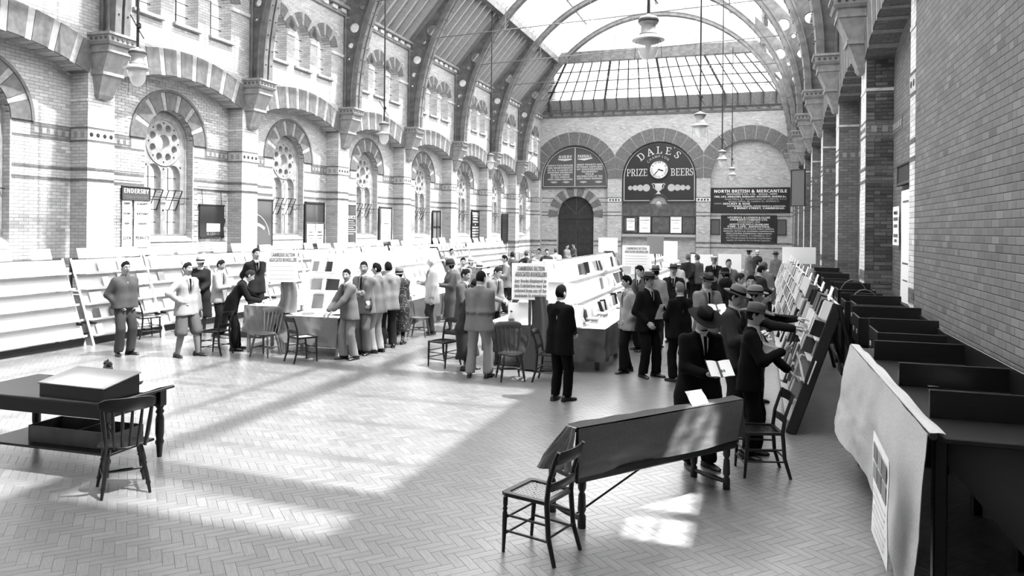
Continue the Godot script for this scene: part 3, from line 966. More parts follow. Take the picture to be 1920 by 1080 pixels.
	for j in range(1, rws): hh.tube([hp.call(0, float(j) / rws) + Vector3(0, -0.05, 0.04), hp.call(1, float(j) / rws) + Vector3(0, -0.05, 0.04)], 0.045, 6, false)
	part(ce, "hip_bar", hb.mesh(), M["stone_dark"]); part(ce, "hip_purlin", hh.mesh(), M["stone_dark"])
	var cv = MB.new()
	cv.sheet([PackedVector3Array([hp.call(0, 1.0), hp.call(1, 1.0)]), PackedVector3Array([hp.call(0, 1.0) + Vector3(0, -0.4, -0.45), hp.call(1, 1.0) + Vector3(0, -0.4, -0.45)]), PackedVector3Array([hp.call(0, 1.0) + Vector3(0, -0.8, -0.6), hp.call(1, 1.0) + Vector3(0, -0.8, -0.6)])], false, true)
	part(ce, "coving", cv.mesh(), M["stone"])

# ======== signs, notices and lamps ========
var fonts := {}
func font(kind: String) -> SystemFont:
	if not fonts.has(kind):
		var f = SystemFont.new()
		f.font_names = PackedStringArray(["Droid Serif" if kind.begins_with("serif") else "Droid Sans"])
		f.font_weight = 700 if kind.ends_with("bold") else 400
		fonts[kind] = f
	return fonts[kind]
# raised or painted lettering facing +z; h is the height of a capital, w the width it has to fit (0: as it comes)
func text(parent: Node, s: String, h: float, pos: Vector3, mat: Material, kind := "sans_bold", w := 0.0, turn := 0.0, depth := 0.004):
	var t = TextMesh.new(); t.text = s; t.font = font(kind); t.font_size = 24
	t.pixel_size = h / (24.0 * 0.72); t.depth = depth; t.curve_step = 2.0
	var sx := 1.0
	var bb = t.get_aabb()
	if w > 0.0 and bb.size.x > 0.0: sx = w / bb.size.x
	var o = part(parent, "lettering", t, mat, Transform3D(Basis(Vector3.BACK, turn) * Basis.from_scale(Vector3(sx, 1, 1)), pos))
	return o
func sheet_of_print(parent: Node, name_: String, w: float, h: float, lines: Array, xf: Transform3D, mat = null):
	# paper with lines of type: [text, cap height, distance from the top as a share, width as a share]
	var o = part(parent, name_, paper_mesh(w, h), mat if mat else M["paper"], xf)
	for l in lines:
		if l[0] == "-":   # small print too fine to read: ruled bars of type
			part(o, "small_print", box_mesh(Vector3(w * l[3], l[1], 0.002)), gray(0.35), Transform3D(Basis(), Vector3(0, h * (0.5 - l[2]), 0.008)))
		else: text(o, l[0], l[1], Vector3(0, h * (0.5 - l[2]), 0.008), gray(0.12), l[4] if l.size() > 4 else "sans_bold", w * l[3])
	return o
func paper_mesh(w: float, h: float) -> ArrayMesh:   # a slightly curling sheet facing +z
	var mb = MB.new(); var rows = []; var back = []
	for i in 7:
		var r = PackedVector3Array(); var q = PackedVector3Array()
		for j in 5:
			var x = w * (j / 4.0 - 0.5); var y = h * (0.5 - i / 6.0)
			var z = 0.004 * sin(i * 1.3 + j) * (1.0 if i > 0 else 0.0)
			r.append(Vector3(x, y, z + 0.002)); q.append(Vector3(x, y, z - 0.002))
		rows.append(r); back.append(q)
	mb.sheet(rows, false, true); mb.sheet(back)
	return mb.mesh()
func framed_board(name_: String, label: String, xf: Transform3D, w: float, h: float, mat, frame_mat, fw := 0.06) -> Node3D:
	var o = thing(name_, label, "sign"); o.transform = xf
	part(o, "board", box_mesh(Vector3(w, h, 0.03)), mat)
	var f = MB.new()
	for s in [-1, 1]:
		f.box(Vector3(s * (w * 0.5 - fw * 0.5), 0, 0.01), Vector3(fw, h, 0.06), 0.01)
		f.box(Vector3(0, s * (h * 0.5 - fw * 0.5), 0.01), Vector3(w, fw, 0.06), 0.01)
	part(o, "frame", f.mesh(), frame_mat)
	return o
func build_signs():
	var white = gray(0.86)
	var pale = gray(0.74)
	# --- end wall, left arch
	var z0 = -51.5
	var o = thing("shop_sign", "half round dark sign split by a pale line, hung in the arch above the door", "sign", Vector3(-12.03, 5.43, z0 - 0.2))
	var poly = PackedVector2Array([Vector2(-2.4, 0), Vector2(2.4, 0)])
	for i in 25:
		var a = PI * i / 24.0; poly.append(Vector2(2.4 * cos(a), 0.62 + 2.4 * sin(a)))
	var mb = MB.new(); mb.prism(poly, -0.1, 0.0); part(o, "board", mb.mesh(), gray(0.27, 0.5))
	mb = MB.new(); var pts = [Vector3(-2.3, 0.12, 0.005)]
	for i in 25:
		var a = PI - PI * i / 24.0; pts.append(Vector3(2.3 * cos(a), 0.62 + 2.27 * sin(a), 0.005))
	pts.append(Vector3(2.3, 0.12, 0.005)); pts.append(Vector3(-2.3, 0.12, 0.005))
	mb.tube(pts, 0.018, 5, false)
	mb.box(Vector3(0.04, 1.5, 0.01), Vector3(0.05, 2.75, 0.02)); part(o, "border", mb.mesh(), pale)
	var lo = MB.new(); lo.prism(PackedVector2Array([Vector2(-1.2, 2.02), Vector2(-0.7, 1.95), Vector2(-0.2, 2.02), Vector2(-0.2, 2.09), Vector2(-1.2, 2.09)]), 0.0, 0.01)
	lo.prism(PackedVector2Array([Vector2(0.22, 2.05), Vector2(0.72, 1.96), Vector2(1.32, 2.1), Vector2(1.25, 2.14), Vector2(0.22, 2.09)]), 0.0, 0.01); part(o, "flourish", lo.mesh(), pale)
	text(o, "AVERY", 0.21, Vector3(-0.68, 2.24, 0.006), pale, "sans_bold", 1.0)
	text(o, "PARNALL", 0.21, Vector3(0.74, 2.26, 0.006), pale, "sans_bold", 1.0)
	var la = ["DEPOT FOR REPAIR", "AND MAINTENANCE", "OF ALL CLASSES OF", "WEIGHING APPARATUS", "MANUFACTURERS", "OF THE FAMOUS", "AVERY VISIBLE WEIGHERS"]
	var lb = ["SHOP FRONTS AND", "FITTINGS SUPPLIERS", "OF SHOPKEEPERS", "EQUIPMENT", "SOLE", "DISTRIBUTORS OF THE", "AVERY VISIBLE WEIGHERS"]
	for i in 7:
		text(o, la[i], 0.12, Vector3(-1.05, 1.62 - i * 0.165, 0.006), pale, "sans_bold", 1.4 if i in [4, 5] else 1.85)
		text(o, lb[i], 0.12, Vector3(1.1, 1.66 - i * 0.165, 0.006), pale, "sans_bold", [1.85, 1.85, 1.85, 1.15, 0.6, 1.85, 1.85][i])
	for x in [-1.5, -0.6, 0.65, 1.75]:
		var em = MB.new(); em.prism(PackedVector2Array([Vector2(x - 0.3, 0.42), Vector2(x, 0.34), Vector2(x + 0.3, 0.42), Vector2(x + 0.12, 0.5), Vector2(x - 0.12, 0.5)]), 0.0, 0.01)
		part(o, "emblem", em.mesh(), gray(0.6))
	# --- the middle arch: brewer's sign with a clock
	var c = Vector3(-6.07, 6.66, z0 - 0.16)
	o = thing("brewery_sign", "large round topped black sign with serif lettering, medals and a cup, around the clock", "sign", c)
	poly = PackedVector2Array([Vector2(-2.48, -2.2)])
	for i in 13:
		var a = PI - PI * i / 12.0; poly.append(Vector2(0.58 * cos(a), -2.2 + 0.46 * sin(a)))
	poly.append(Vector2(2.48, -2.2))
	for i in 25:
		var a = PI * i / 24.0; poly.append(Vector2(2.48 * cos(a), -0.61 + 2.46 * sin(a)))
	mb = MB.new(); mb.prism(poly, -0.12, 0.0); part(o, "board", mb.mesh(), gray(0.1, 0.35))
	mb = MB.new(); var p3 = []
	for p in poly: p3.append(Vector3(p.x * 0.965, p.y * 0.965 + (0.02 if p.y > -1 else -0.02), 0.006))
	p3.append(p3[0]); mb.tube(p3, 0.028, 5, false); part(o, "border", mb.mesh(), pale)
	mb = MB.new(); var fr = []
	for p in poly: fr.append(Vector3(p.x, p.y, 0.0))
	fr.append(fr[0]); mb.tube(fr, 0.07, 6, false); part(o, "frame", mb.mesh(), gray(0.13, 0.4))
	for q in [["D", -1.23, 0.92, 40], ["A", -0.62, 1.22, 20], ["L", 0.0, 1.34, 0], ["E", 0.64, 1.27, -9], ["'", 1.0, 1.36, -20], ["S", 1.26, 0.98, -38]]:
		text(o, q[0], 0.5, Vector3(q[1], q[2], 0.006), pale, "serif", 0, deg_to_rad(q[3]))
	var ch = "CHAMPION"
	for i in 8:
		var a = deg_to_rad(142.0 - i * 13.2); text(o, ch[i], 0.17, Vector3(0.93 * cos(a), 0.93 * sin(a) - 0.02, 0.006), gray(0.66), "sans", 0, a - PI / 2)
	text(o, "PRIZE", 0.5, Vector3(-1.5, -0.18, 0.006), pale, "serif", 1.42)
	text(o, "BEERS", 0.5, Vector3(1.56, -0.18, 0.006), pale, "serif", 1.5)
	var md = [[0.83, 0.255], [1.25, 0.22], [1.6, 0.19], [1.94, 0.16]]
	for s in [-1, 1]:
		for m in md:
			var x = s * m[0] + (0.02 if s > 0 else -0.02)
			part(o, "medal", lathe_mesh([Vector2(0, 0.03), Vector2(m[1] * 0.8, 0.03), Vector2(m[1] * 0.84, 0.04), Vector2(m[1], 0.03), Vector2(m[1], 0)], 24), gray(0.62), Transform3D(Basis(Vector3.RIGHT, PI / 2), Vector3(x, -1.26, 0)))
	var cup = MB.new()
	cup.xf = Transform3D(Basis.from_scale(Vector3(1, 1, 0.2)), Vector3(-0.02, -1.68, 0.02))
	cup.lathe([Vector2(0.0, 0.0), Vector2(0.2, 0.0), Vector2(0.17, 0.03), Vector2(0.06, 0.12), Vector2(0.05, 0.17), Vector2(0.2, 0.28), Vector2(0.24, 0.4), Vector2(0.24, 0.6), Vector2(0.29, 0.72), Vector2(0.0, 0.72)], 20)
	cup.xf = Transform3D(Basis(), Vector3(-0.02, -1.68, 0.02))
	for s in [-1, 1]: cup.tube([Vector3(s * 0.24, 0.36, 0), Vector3(s * 0.36, 0.42, 0), Vector3(s * 0.34, 0.56, 0), Vector3(s * 0.46, 0.68, 0), Vector3(s * 0.36, 0.74, 0), Vector3(s * 0.28, 0.66, 0)], 0.025, 6)
	part(o, "cup", cup.mesh(), gray(0.7))
	o = thing("wall_clock", "round white clock with roman numerals at the centre of the black brewery sign", "clock", c + Vector3(0, 0, 0.0))
	var rx = Basis(Vector3.RIGHT, PI / 2)
	part(o, "case", lathe_mesh([Vector2(0, 0.02), Vector2(0.60, 0.02), Vector2(0.62, 0.1), Vector2(0.69, 0.1), Vector2(0.71, 0.0)], 40), gray(0.14, 0.4), Transform3D(rx, Vector3.ZERO))
	part(o, "dial", lathe_mesh([Vector2(0, 0.03), Vector2(0.605, 0.03), Vector2(0.61, 0.02)], 40), gray(0.88), Transform3D(rx, Vector3.ZERO))
	var num = ["XII", "I", "II", "III", "IIII", "V", "VI", "VII", "VIII", "IX", "X", "XI"]
	for i in 12:
		var a = PI / 2 - TAU * i / 12.0; text(o, num[i], 0.13, Vector3(0.49 * cos(a), 0.49 * sin(a), 0.036), gray(0.1), "serif_bold", 0, a - PI / 2)
	for q in [[-PI * 2 * (3.62 / 12.0) + PI / 2, 0.36, 0.05], [-TAU * 37.0 / 60.0 + PI / 2, 0.5, 0.035]]:
		var hd = MB.new(); hd.prism(PackedVector2Array([Vector2(-0.1, -q[2] * 0.5), Vector2(q[1] * 0.7, -q[2]), Vector2(q[1], 0), Vector2(q[1] * 0.7, q[2]), Vector2(-0.1, q[2] * 0.5)]), 0.04, 0.05)
		part(o, "hand", hd.mesh(), gray(0.06), Transform3D(Basis(Vector3.BACK, q[0]), Vector3.ZERO))
	o = thing("sun_mask", "carved sun face with rays under the rounded notch of the brewery sign", "carving", c + Vector3(0, -2.36, -0.1))
	mb = MB.new(); mb.xf = Transform3D(rx, Vector3.ZERO); mb.lathe([Vector2(0, 0.16), Vector2(0.1, 0.14), Vector2(0.18, 0.08), Vector2(0.2, 0.0)], 20); mb.xf = Transform3D()
	part(o, "face", mb.mesh(), gray(0.62))
	mb = MB.new()
	for i in 16:
		var a = TAU * i / 16.0; var d = Vector2(cos(a), sin(a)); var e = Vector2(-d.y, d.x) * 0.035
		mb.prism(PackedVector2Array([d * 0.19 - e, d * 0.33, d * 0.19 + e]), 0.0, 0.05)
	part(o, "ray", mb.mesh(), gray(0.5))
	# panelling under the sign
	o = thing("notice_case", "wide grey panelled notice case with a sloping shelf, below the brewery sign", "notice board", Vector3(-6.07, 0, z0 - 0.3))
	part(o, "panelling", box_mesh(Vector3(5.0, 2.1, 0.12), 0.0, Vector3(0, 3.24, 0.0)), M["board_mid"])
	for q in [[-1.92, 0.92], [-0.94, 0.86], [0.15, 1.2], [1.18, 0.78], [2.02, 0.86]]:
		var f = MB.new()
		for s in [-1, 1]:
			f.box(Vector3(q[0] + s * q[1] * 0.5, 2.86, 0.07), Vector3(0.05, 1.18, 0.05), 0.01); f.box(Vector3(q[0], 2.86 + s * 0.57, 0.07), Vector3(q[1], 0.05, 0.05), 0.01)
		part(o, "panel_frame", f.mesh(), M["board_dark"])
	mb = MB.new(); mb.prism(PackedVector2Array([Vector2(0, 2.08), Vector2(0.42, 2.0), Vector2(0.44, 2.06), Vector2(0, 2.22)]), -2.5, 2.5)
	part(o, "shelf", mb.mesh(), gray(0.55), Transform3D(Basis(Vector3.UP, -PI / 2), Vector3.ZERO))
	part(o, "base_board", box_mesh(Vector3(5.0, 2.0, 0.1), 0, Vector3(0, 1.0, 0.0)), M["brick"])
	var post = [[-1.92, 2.87, 0.55, 0.84, "ON SALE", "narrow white handbill in the first panel"], [-0.94, 2.86, 0.74, 1.12, "AUCTIONEERS", "white handbill in the second panel"], [1.18, 2.86, 0.74, 1.12, "PROPERTY", "white property handbill past the dark middle panel"]]
	for q in post:
		var n = thing("handbill", q[5] + " of the notice case on the end wall", "poster", Vector3(-6.07 + q[0], q[1], z0 - 0.22))
		sheet_of_print(n, "paper", q[2], q[3], [[q[4], 0.085, 0.22, 0.86], ["-", 0.02, 0.08, 0.7], ["-", 0.02, 0.4, 0.5], ["-", 0.03, 0.72, 0.6]], Transform3D())
	# --- right hand arch: insurance boards
	o = framed_board("insurance_board", "long black board with pale lettering, the upper of two in the far corner arch", Transform3D(Basis(), Vector3(-0.09, 4.55, z0 - 0.28)), 5.0, 1.66, gray(0.07, 0.4), gray(0.09, 0.4), 0.09)
	text(o, "NORTH BRITISH & MERCANTILE", 0.2, Vector3(0, 0.6, 0.02), white, "sans_bold", 4.6)
	text(o, "INSURANCE CO. LTD.   (Estab. 1809)", 0.11, Vector3(0.1, 0.4, 0.02), pale, "sans_bold", 3.2)
	text(o, "FIRE, LIFE, ANNUITIES, BURGLARY, ACCIDENTS, MARINE &c.", 0.11, Vector3(0, 0.23, 0.02), white, "sans_bold", 4.55)
	text(o, "Head Office, 61, Threadneedle St. LONDON, E.C.2.", 0.09, Vector3(0.35, 0.07, 0.02), pale, "sans", 3.9)
	text(o, "Branch Office, 46, London St., NORWICH.", 0.09, Vector3(0.25, -0.08, 0.02), pale, "sans", 3.2)
	text(o, "AGENTS", 0.07, Vector3(-2.05, -0.23, 0.02), pale, "sans", 0.5); text(o, "HOCKEY & SON", 0.13, Vector3(-0.85, -0.24, 0.02), white, "sans_bold", 1.7)
	text(o, "AUCTIONEERS, VALUERS, ESTATE AGENTS & SURVEYORS,", 0.08, Vector3(0.4, -0.4, 0.02), white, "sans_bold", 3.7)
	text(o, "9 BENET STREET, CAMBRIDGE.", 0.12, Vector3(0.6, -0.54, 0.02), white, "sans_bold", 3.2)
	o = framed_board("insurance_board", "square black board crowded with pale lettering, the lower one in the same arch", Transform3D(Basis(), Vector3(-0.15, 2.62, z0 - 0.28)), 3.55, 1.85, gray(0.07, 0.4), gray(0.09, 0.4), 0.08)
	var ll = [["LIVERPOOL & LONDON & GLOBE", 0.12, 2.7, "serif_bold"], ["INSURANCE COMPANY LTD.", 0.12, 2.4, "serif_bold"], ["ESTABLISHED 1836", 0.08, 1.4, "serif"], ["ASSETS EXCEED £ 20,000,000", 0.1, 2.5, "serif_bold"], ["FIRE, LIFE, ANNUITIES,", 0.12, 2.7, "serif_bold"], ["PERSONAL ACCIDENT, PLATE GLASS, PUBLIC LIABILITY,", 0.08, 3.2, "sans_bold"], ["BURGLARY, MOTOR CAR, WORKMENS COMPENSATION", 0.08, 3.2, "sans_bold"], ["(INCLUDING DOMESTIC SERVANTS)", 0.08, 2.9, "sans_bold"], ["LONDON OFFICE, 1 CORNHILL, E.C.", 0.1, 2.8, "serif"], ["For Prospectuses & further Particulars", 0.09, 2.9, "serif"], ["apply as above or to local Agents.", 0.08, 2.8, "serif"]]
	for i in ll.size(): text(o, ll[i][0], ll[i][1], Vector3(0, 0.77 - i * 0.152, 0.02), pale if i > 4 else white, ll[i][3], ll[i][2])
	for q in [[-2.2, "near the clock"], [2.0, "by the corner of the hall"]]:
		o = framed_board("blank_notice", "small blank grey notice panel beside the lower insurance board, " + q[1], Transform3D(Basis(), Vector3(-0.1 + q[0], 2.75, z0 - 0.28)), 0.62, 1.05, gray(0.3), gray(0.2))
	# --- left wall boards, set out bay by bay (x along the bay, near side first)
	var bx = func(k: int, x: float, y: float, z := -0.44) -> Transform3D: return left_xf(0.01 + bay * k) * Transform3D(Basis(), Vector3(x, y, z))
	o = framed_board("shop_board", "grey name board over two long white posters, beside the nearest complete wheel window", bx.call(3, -1.22, 3.3), 0.92, 0.36, gray(0.25), gray(0.22), 0.03)
	text(o, "ENDERSBY", 0.12, Vector3(0, 0.06, 0.02), gray(0.7), "sans_bold", 0.8); text(o, "Printer & Contractor", 0.06, Vector3(0, -0.1, 0.02), gray(0.45), "sans", 0.7)
	for q in [[-1.5, 0.3, "first", "CORN"], [-1.0, 0.54, "second", "PEANUTS"]]:
		o = thing("long_poster", "tall white paper poster hanging under the grey name board, the %s and %s of two" % [q[2], "narrower" if q[1] < 0.4 else "wider"], "poster"); o.transform = bx.call(3, q[0], 2.42)
		sheet_of_print(o, "paper", q[1], 1.4, [["GUARANTEE", 0.05, 0.06, 0.7], ["EXTENT", 0.05, 0.24, 0.7], ["SEEDS", 0.045, 0.42, 0.5], [q[3], 0.08, 0.68, 0.8], ["-", 0.02, 0.86, 0.6]], Transform3D())
	o = thing("hanging_board", "dark hanging board with a scalloped edge and a white label, on rods from a rail", "sign"); o.transform = bx.call(3, 1.6, 2.62)
	poly = PackedVector2Array([Vector2(-0.52, -0.44), Vector2(0.5, -0.44), Vector2(0.49, -0.3), Vector2(0.47, -0.2), Vector2(0.5, -0.1), Vector2(0.56, 0.0), Vector2(0.55, 0.08), Vector2(0.49, 0.1), Vector2(0.49, 0.46), Vector2(-0.52, 0.46)])
	mb = MB.new(); mb.prism(poly, -0.02, 0.02); part(o, "board", mb.mesh(), gray(0.16))
	mb = MB.new(); mb.box(Vector3(-0.02, 0.47, 0.0), Vector3(1.08, 0.05, 0.06), 0.01)
	for x in [-0.44, 0.46]: mb.box(Vector3(x, -0.46, 0), Vector3(0.09, 0.05, 0.05), 0.01)
	part(o, "top_moulding", mb.mesh(), gray(0.12))
	mb = MB.new(); mb.tube([Vector3(-0.6, 0.9, 0.0), Vector3(0.7, 0.9, 0.0)], 0.014, 6)
	for x in [-0.4, 0.4]: mb.tube([Vector3(x - 0.04, 0.9, 0.0), Vector3(x, 0.48, 0.0)], 0.01, 5)
	part(o, "rail", mb.mesh(), M["iron_dark"])
	part(o, "label", box_mesh(Vector3(0.56, 0.24, 0.006), 0, Vector3(0.03, -0.18, 0.024)), M["paper"])
	text(o, "H. LEAVIS", 0.075, Vector3(0.03, -0.36, 0.022), gray(0.5), "sans_bold", 0.52)
	o = framed_board("painted_board", "grey painted board with a pale arc, on the near side of the second wheel window", bx.call(4, -1.45, 2.62), 0.95, 1.5, gray(0.33), gray(0.22), 0.04)
	mb = MB.new()
	mb.wedge(-0.5, -0.55, 0.8, 0.83, 10, 85, 0.016, 0.02, 12); mb.wedge(-0.5, -1.1, 1.0, 1.1, 58, 95, 0.016, 0.02, 8)
	part(o, "painted_arc", mb.mesh(), gray(0.7))
	o = framed_board("notice_board", "dark framed notice board, blank above and two white posters pinned below", bx.call(4, 1.5, 2.6), 1.25, 1.56, gray(0.3), gray(0.16), 0.07)
	part(o, "cross_rail", box_mesh(Vector3(1.2, 0.07, 0.05), 0.01, Vector3(0, 0.02, 0.02)), gray(0.4))
	for s in [-1, 1]:
		var n = thing("pinned_poster", "white poster pinned in the lower half of the dark notice frame, the %s of two" % ("nearer" if s < 0 else "farther"), "poster"); n.transform = bx.call(4, 1.5 + s * 0.275, 2.25, -0.4)
		sheet_of_print(n, "paper", 0.52, 0.7, [["SALE", 0.06, 0.42, 0.5], ["-", 0.03, 0.6, 0.7], ["-", 0.02, 0.75, 0.5]], Transform3D())
	o = framed_board("insurance_placard", "grey placard with a white line border and white capitals, beside the third wheel window", bx.call(5, -1.45, 2.6), 0.9, 1.56, gray(0.27), gray(0.8), 0.025)
	text(o, "ANCE", 0.13, Vector3(0.1, 0.28, 0.02), white, "serif_bold", 0.6)
	for i in 7: part(o, "small_print", box_mesh(Vector3(0.4 + 0.2 * (i % 3), 0.035, 0.004), 0, Vector3(0.05, 0.14 - i * 0.085, 0.02)), gray(0.66))
	o = framed_board("poster_board", "board almost covered by one blank white poster, past the third wheel window", bx.call(5, 1.5, 2.58), 1.15, 1.6, gray(0.35), gray(0.3), 0.05)
	sheet_of_print(o, "poster", 0.9, 1.4, [["-", 0.03, 0.45, 0.5], ["-", 0.02, 0.85, 0.6]], Transform3D(Basis(), Vector3(0.03, 0, 0.025)))
	o = framed_board("case_board", "dark glazed notice case of four tall panes, past the fourth wheel window", bx.call(6, 1.5, 2.55), 1.0, 1.62, gray(0.42), gray(0.12), 0.07)
	mb = MB.new(); mb.box(Vector3(0, 0, 0.03), Vector3(0.05, 1.5, 0.03)); mb.box(Vector3(0, 0.0, 0.03), Vector3(0.9, 0.06, 0.03)); part(o, "cross_bar", mb.mesh(), gray(0.12))
	o = framed_board("seedsman_board", "dark board with eleven lines of white capitals, past the fifth wheel window", bx.call(7, 1.55, 2.6), 1.2, 1.85, gray(0.12), gray(0.1), 0.06)
	var sl = ["TAYLOR & CO.", "SEEDSMEN", "IPSWICH", "CAMBRIDGE", "for", "ARTIFICIAL MANURES", "FEEDING CAKES", "BINDER TWINE", "CORN, COAL", "SALT, SEEDS"]
	for i in sl.size(): text(o, sl[i], 0.16 if i == 0 else 0.085, Vector3(0, 0.72 - i * 0.155, 0.02), white, "sans_bold", [1.0, 0.8, 0.7, 0.9, 0.15, 1.0, 1.0, 1.0, 1.0, 0.95][i])
	o = framed_board("slat_board", "tall dark board of horizontal slats, past the sixth wheel window", bx.call(8, 1.45, 2.55), 1.2, 1.8, gray(0.1), gray(0.1), 0.06)
	for i in 11: part(o, "slat", box_mesh(Vector3(1.08, 0.13, 0.025), 0.008, Vector3(0, 0.76 - i * 0.152, 0.02)), gray(0.13, 0.5))
	# --- right hand wall
	var rx2 = func(s: float, y: float, d := -0.44) -> Transform3D: return right_xf(s) * Transform3D(Basis(), Vector3(0, y, d))
	o = thing("wall_poster", "tall blank white poster in the recess between the two nearest pillars", "poster"); o.transform = rx2.call(20.6, 2.45)
	sheet_of_print(o, "paper", 0.75, 2.1, [["-", 0.03, 0.3, 0.6], ["-", 0.03, 0.55, 0.5]], Transform3D())
	o = framed_board("dark_board", "dark board fixed high in the recess over white posters by the nearest pillar", rx2.call(14.4, 3.55), 1.9, 0.4, gray(0.16), gray(0.25), 0.05)
	o = thing("wall_poster", "long white poster curling at its foot under the dark board by the nearest pillar", "poster"); o.transform = rx2.call(14.6, 2.25)
	sheet_of_print(o, "paper", 0.9, 2.0, [["-", 0.03, 0.1, 0.6], ["-", 0.03, 0.65, 0.6], ["-", 0.02, 0.8, 0.5]], Transform3D())
	o = thing("wall_poster", "white poster with rows of black print overlapping the long one by the nearest pillar", "poster"); o.transform = rx2.call(15.35, 2.62, -0.40)
	sheet_of_print(o, "paper", 0.62, 0.72, [["RULES", 0.06, 0.16, 0.6], ["-", 0.06, 0.32, 0.7], ["-", 0.06, 0.5, 0.6], ["-", 0.06, 0.75, 0.7], ["-", 0.05, 0.88, 0.4]], Transform3D())
	o = framed_board("tilted_board", "plain grey board hung slantwise from a far pillar on the dark side", right_xf(36.4) * Transform3D(Basis(Vector3.UP, 0.9), Vector3(0, 4.5, 0.36)), 0.75, 1.7, gray(0.36), gray(0.12), 0.04)

func build_lamps():
	var defs = [[-12.3, 12.4, "pale gas lamp hung nearest the wheel windows, its globe before the banded arch"], [-12.3, 23.4, "gas lamp on a long pole by the wall, second along from the nearest wheel window"], [-12.3, 34.6, "gas lamp on a long pole by the wall, far along near the end wall"],
		[-1.72, 12.9, "big glass globed gas lamp hanging nearest the middle of the hall"], [-1.55, 23.9, "gas lamp hanging before the white brick above the clock arch"], [-1.3, 35.4, "gas lamp hanging before the empty arch, the larger of two there"], [-1.1, 45.2, "smallest and farthest gas lamp, hanging before the empty arch"]]
	var first: Node3D
	for d in defs:
		var o: Node3D
		if first == null:
			o = thing("gas_lamp", d[2], "lamp", Vector3.ZERO, 0, "hanging gas lamps"); first = o
			part(o, "globe", lathe_mesh([Vector2(0.001, -0.38), Vector2(0.07, -0.36), Vector2(0.13, -0.29), Vector2(0.17, -0.18), Vector2(0.18, -0.08), Vector2(0.17, -0.03)], 20), lamp_glass())
			part(o, "mantle_cluster", lathe_mesh([Vector2(0.0, -0.2), Vector2(0.03, -0.19), Vector2(0.05, -0.1), Vector2(0.12, -0.05), Vector2(0.14, 0.0)], 12), gray(0.6))
			part(o, "skirt", lathe_mesh([Vector2(0.17, -0.05), Vector2(0.21, -0.02), Vector2(0.22, 0.03), Vector2(0.19, 0.06), Vector2(0.15, 0.08)], 20), gray(0.62, 0.4))
			part(o, "reflector", lathe_mesh([Vector2(0.2, 0.0), Vector2(0.25, -0.02), Vector2(0.28, -0.01), Vector2(0.28, 0.0), Vector2(0.25, -0.005), Vector2(0.2, 0.02)], 24), gray(0.72, 0.4))
			part(o, "body", lathe_mesh([Vector2(0.15, 0.08), Vector2(0.16, 0.11), Vector2(0.13, 0.13), Vector2(0.125, 0.25), Vector2(0.16, 0.28), Vector2(0.17, 0.31), Vector2(0.17, 0.36), Vector2(0.15, 0.39), Vector2(0.05, 0.42), Vector2(0.02, 0.46)], 20), gray(0.58, 0.4))
			part(o, "band", lathe_mesh([Vector2(0.172, 0.3), Vector2(0.18, 0.32), Vector2(0.18, 0.34), Vector2(0.172, 0.36)], 20), gray(0.25, 0.4))
			part(o, "pole", tube_mesh([Vector3(0, 0.44, 0), Vector3(0, 10.1, 0)], 0.028, 8), M["iron_dark"])
			var ar = MB.new(); ar.tube([Vector3(-0.2, 1.15, 0), Vector3(0.0, 0.85, 0)], 0.012, 6); ar.tube([Vector3(0, 0.85, 0), Vector3(0.16, 0.62, 0)], 0.012, 6)
			ar.box(Vector3(0.03, 0.9, 0), Vector3(0.09, 0.13, 0.09), 0.03)
			part(o, "winding_arm", ar.mesh(), M["iron_dark"])
			var wr = MB.new()
			for x in [-0.21, 0.21]: wr.tube([Vector3(x, 0.0, 0), Vector3(x * 1.2, -0.55, 0)], 0.004, 4)
			part(o, "pull_wire", wr.mesh(), M["iron_dark"])
		else:
			o = copy_of(first, "gas_lamp"); o.set_meta("label", d[2])
		o.position = Vector3(d[0], 5.78, -d[1])
		if d[0] < -5.0:   # these hang from the boarded slope, lower down
			for c in o.get_children():
				if c.name == "pole": c.mesh = tube_mesh([Vector3(0, 0.44, 0), Vector3(0, 7.45, 0)], 0.028, 8)
func lamp_glass():
	var m = StandardMaterial3D.new(); m.albedo_color = Color(1, 1, 1, 0.34); m.transparency = BaseMaterial3D.TRANSPARENCY_ALPHA; m.roughness = 0.08
	return m

# ======== the exhibition: wall stands, book islands, racks ========
func ordinal(k: int) -> String: return ["first", "second", "third", "fourth", "fifth", "sixth", "seventh", "eighth", "ninth", "tenth", "eleventh", "twelfth", "thirteenth", "fourteenth", "fifteenth", "sixteenth", "seventeenth", "eighteenth", "nineteenth", "twentieth", "twenty-first", "twenty-second", "twenty-third", "twenty-fourth", "twenty-fifth", "twenty-sixth", "twenty-seventh", "twenty-eighth", "twenty-ninth", "thirtieth", "thirty-first", "thirty-second", "thirty-third", "thirty-fourth", "thirty-fifth"][k]
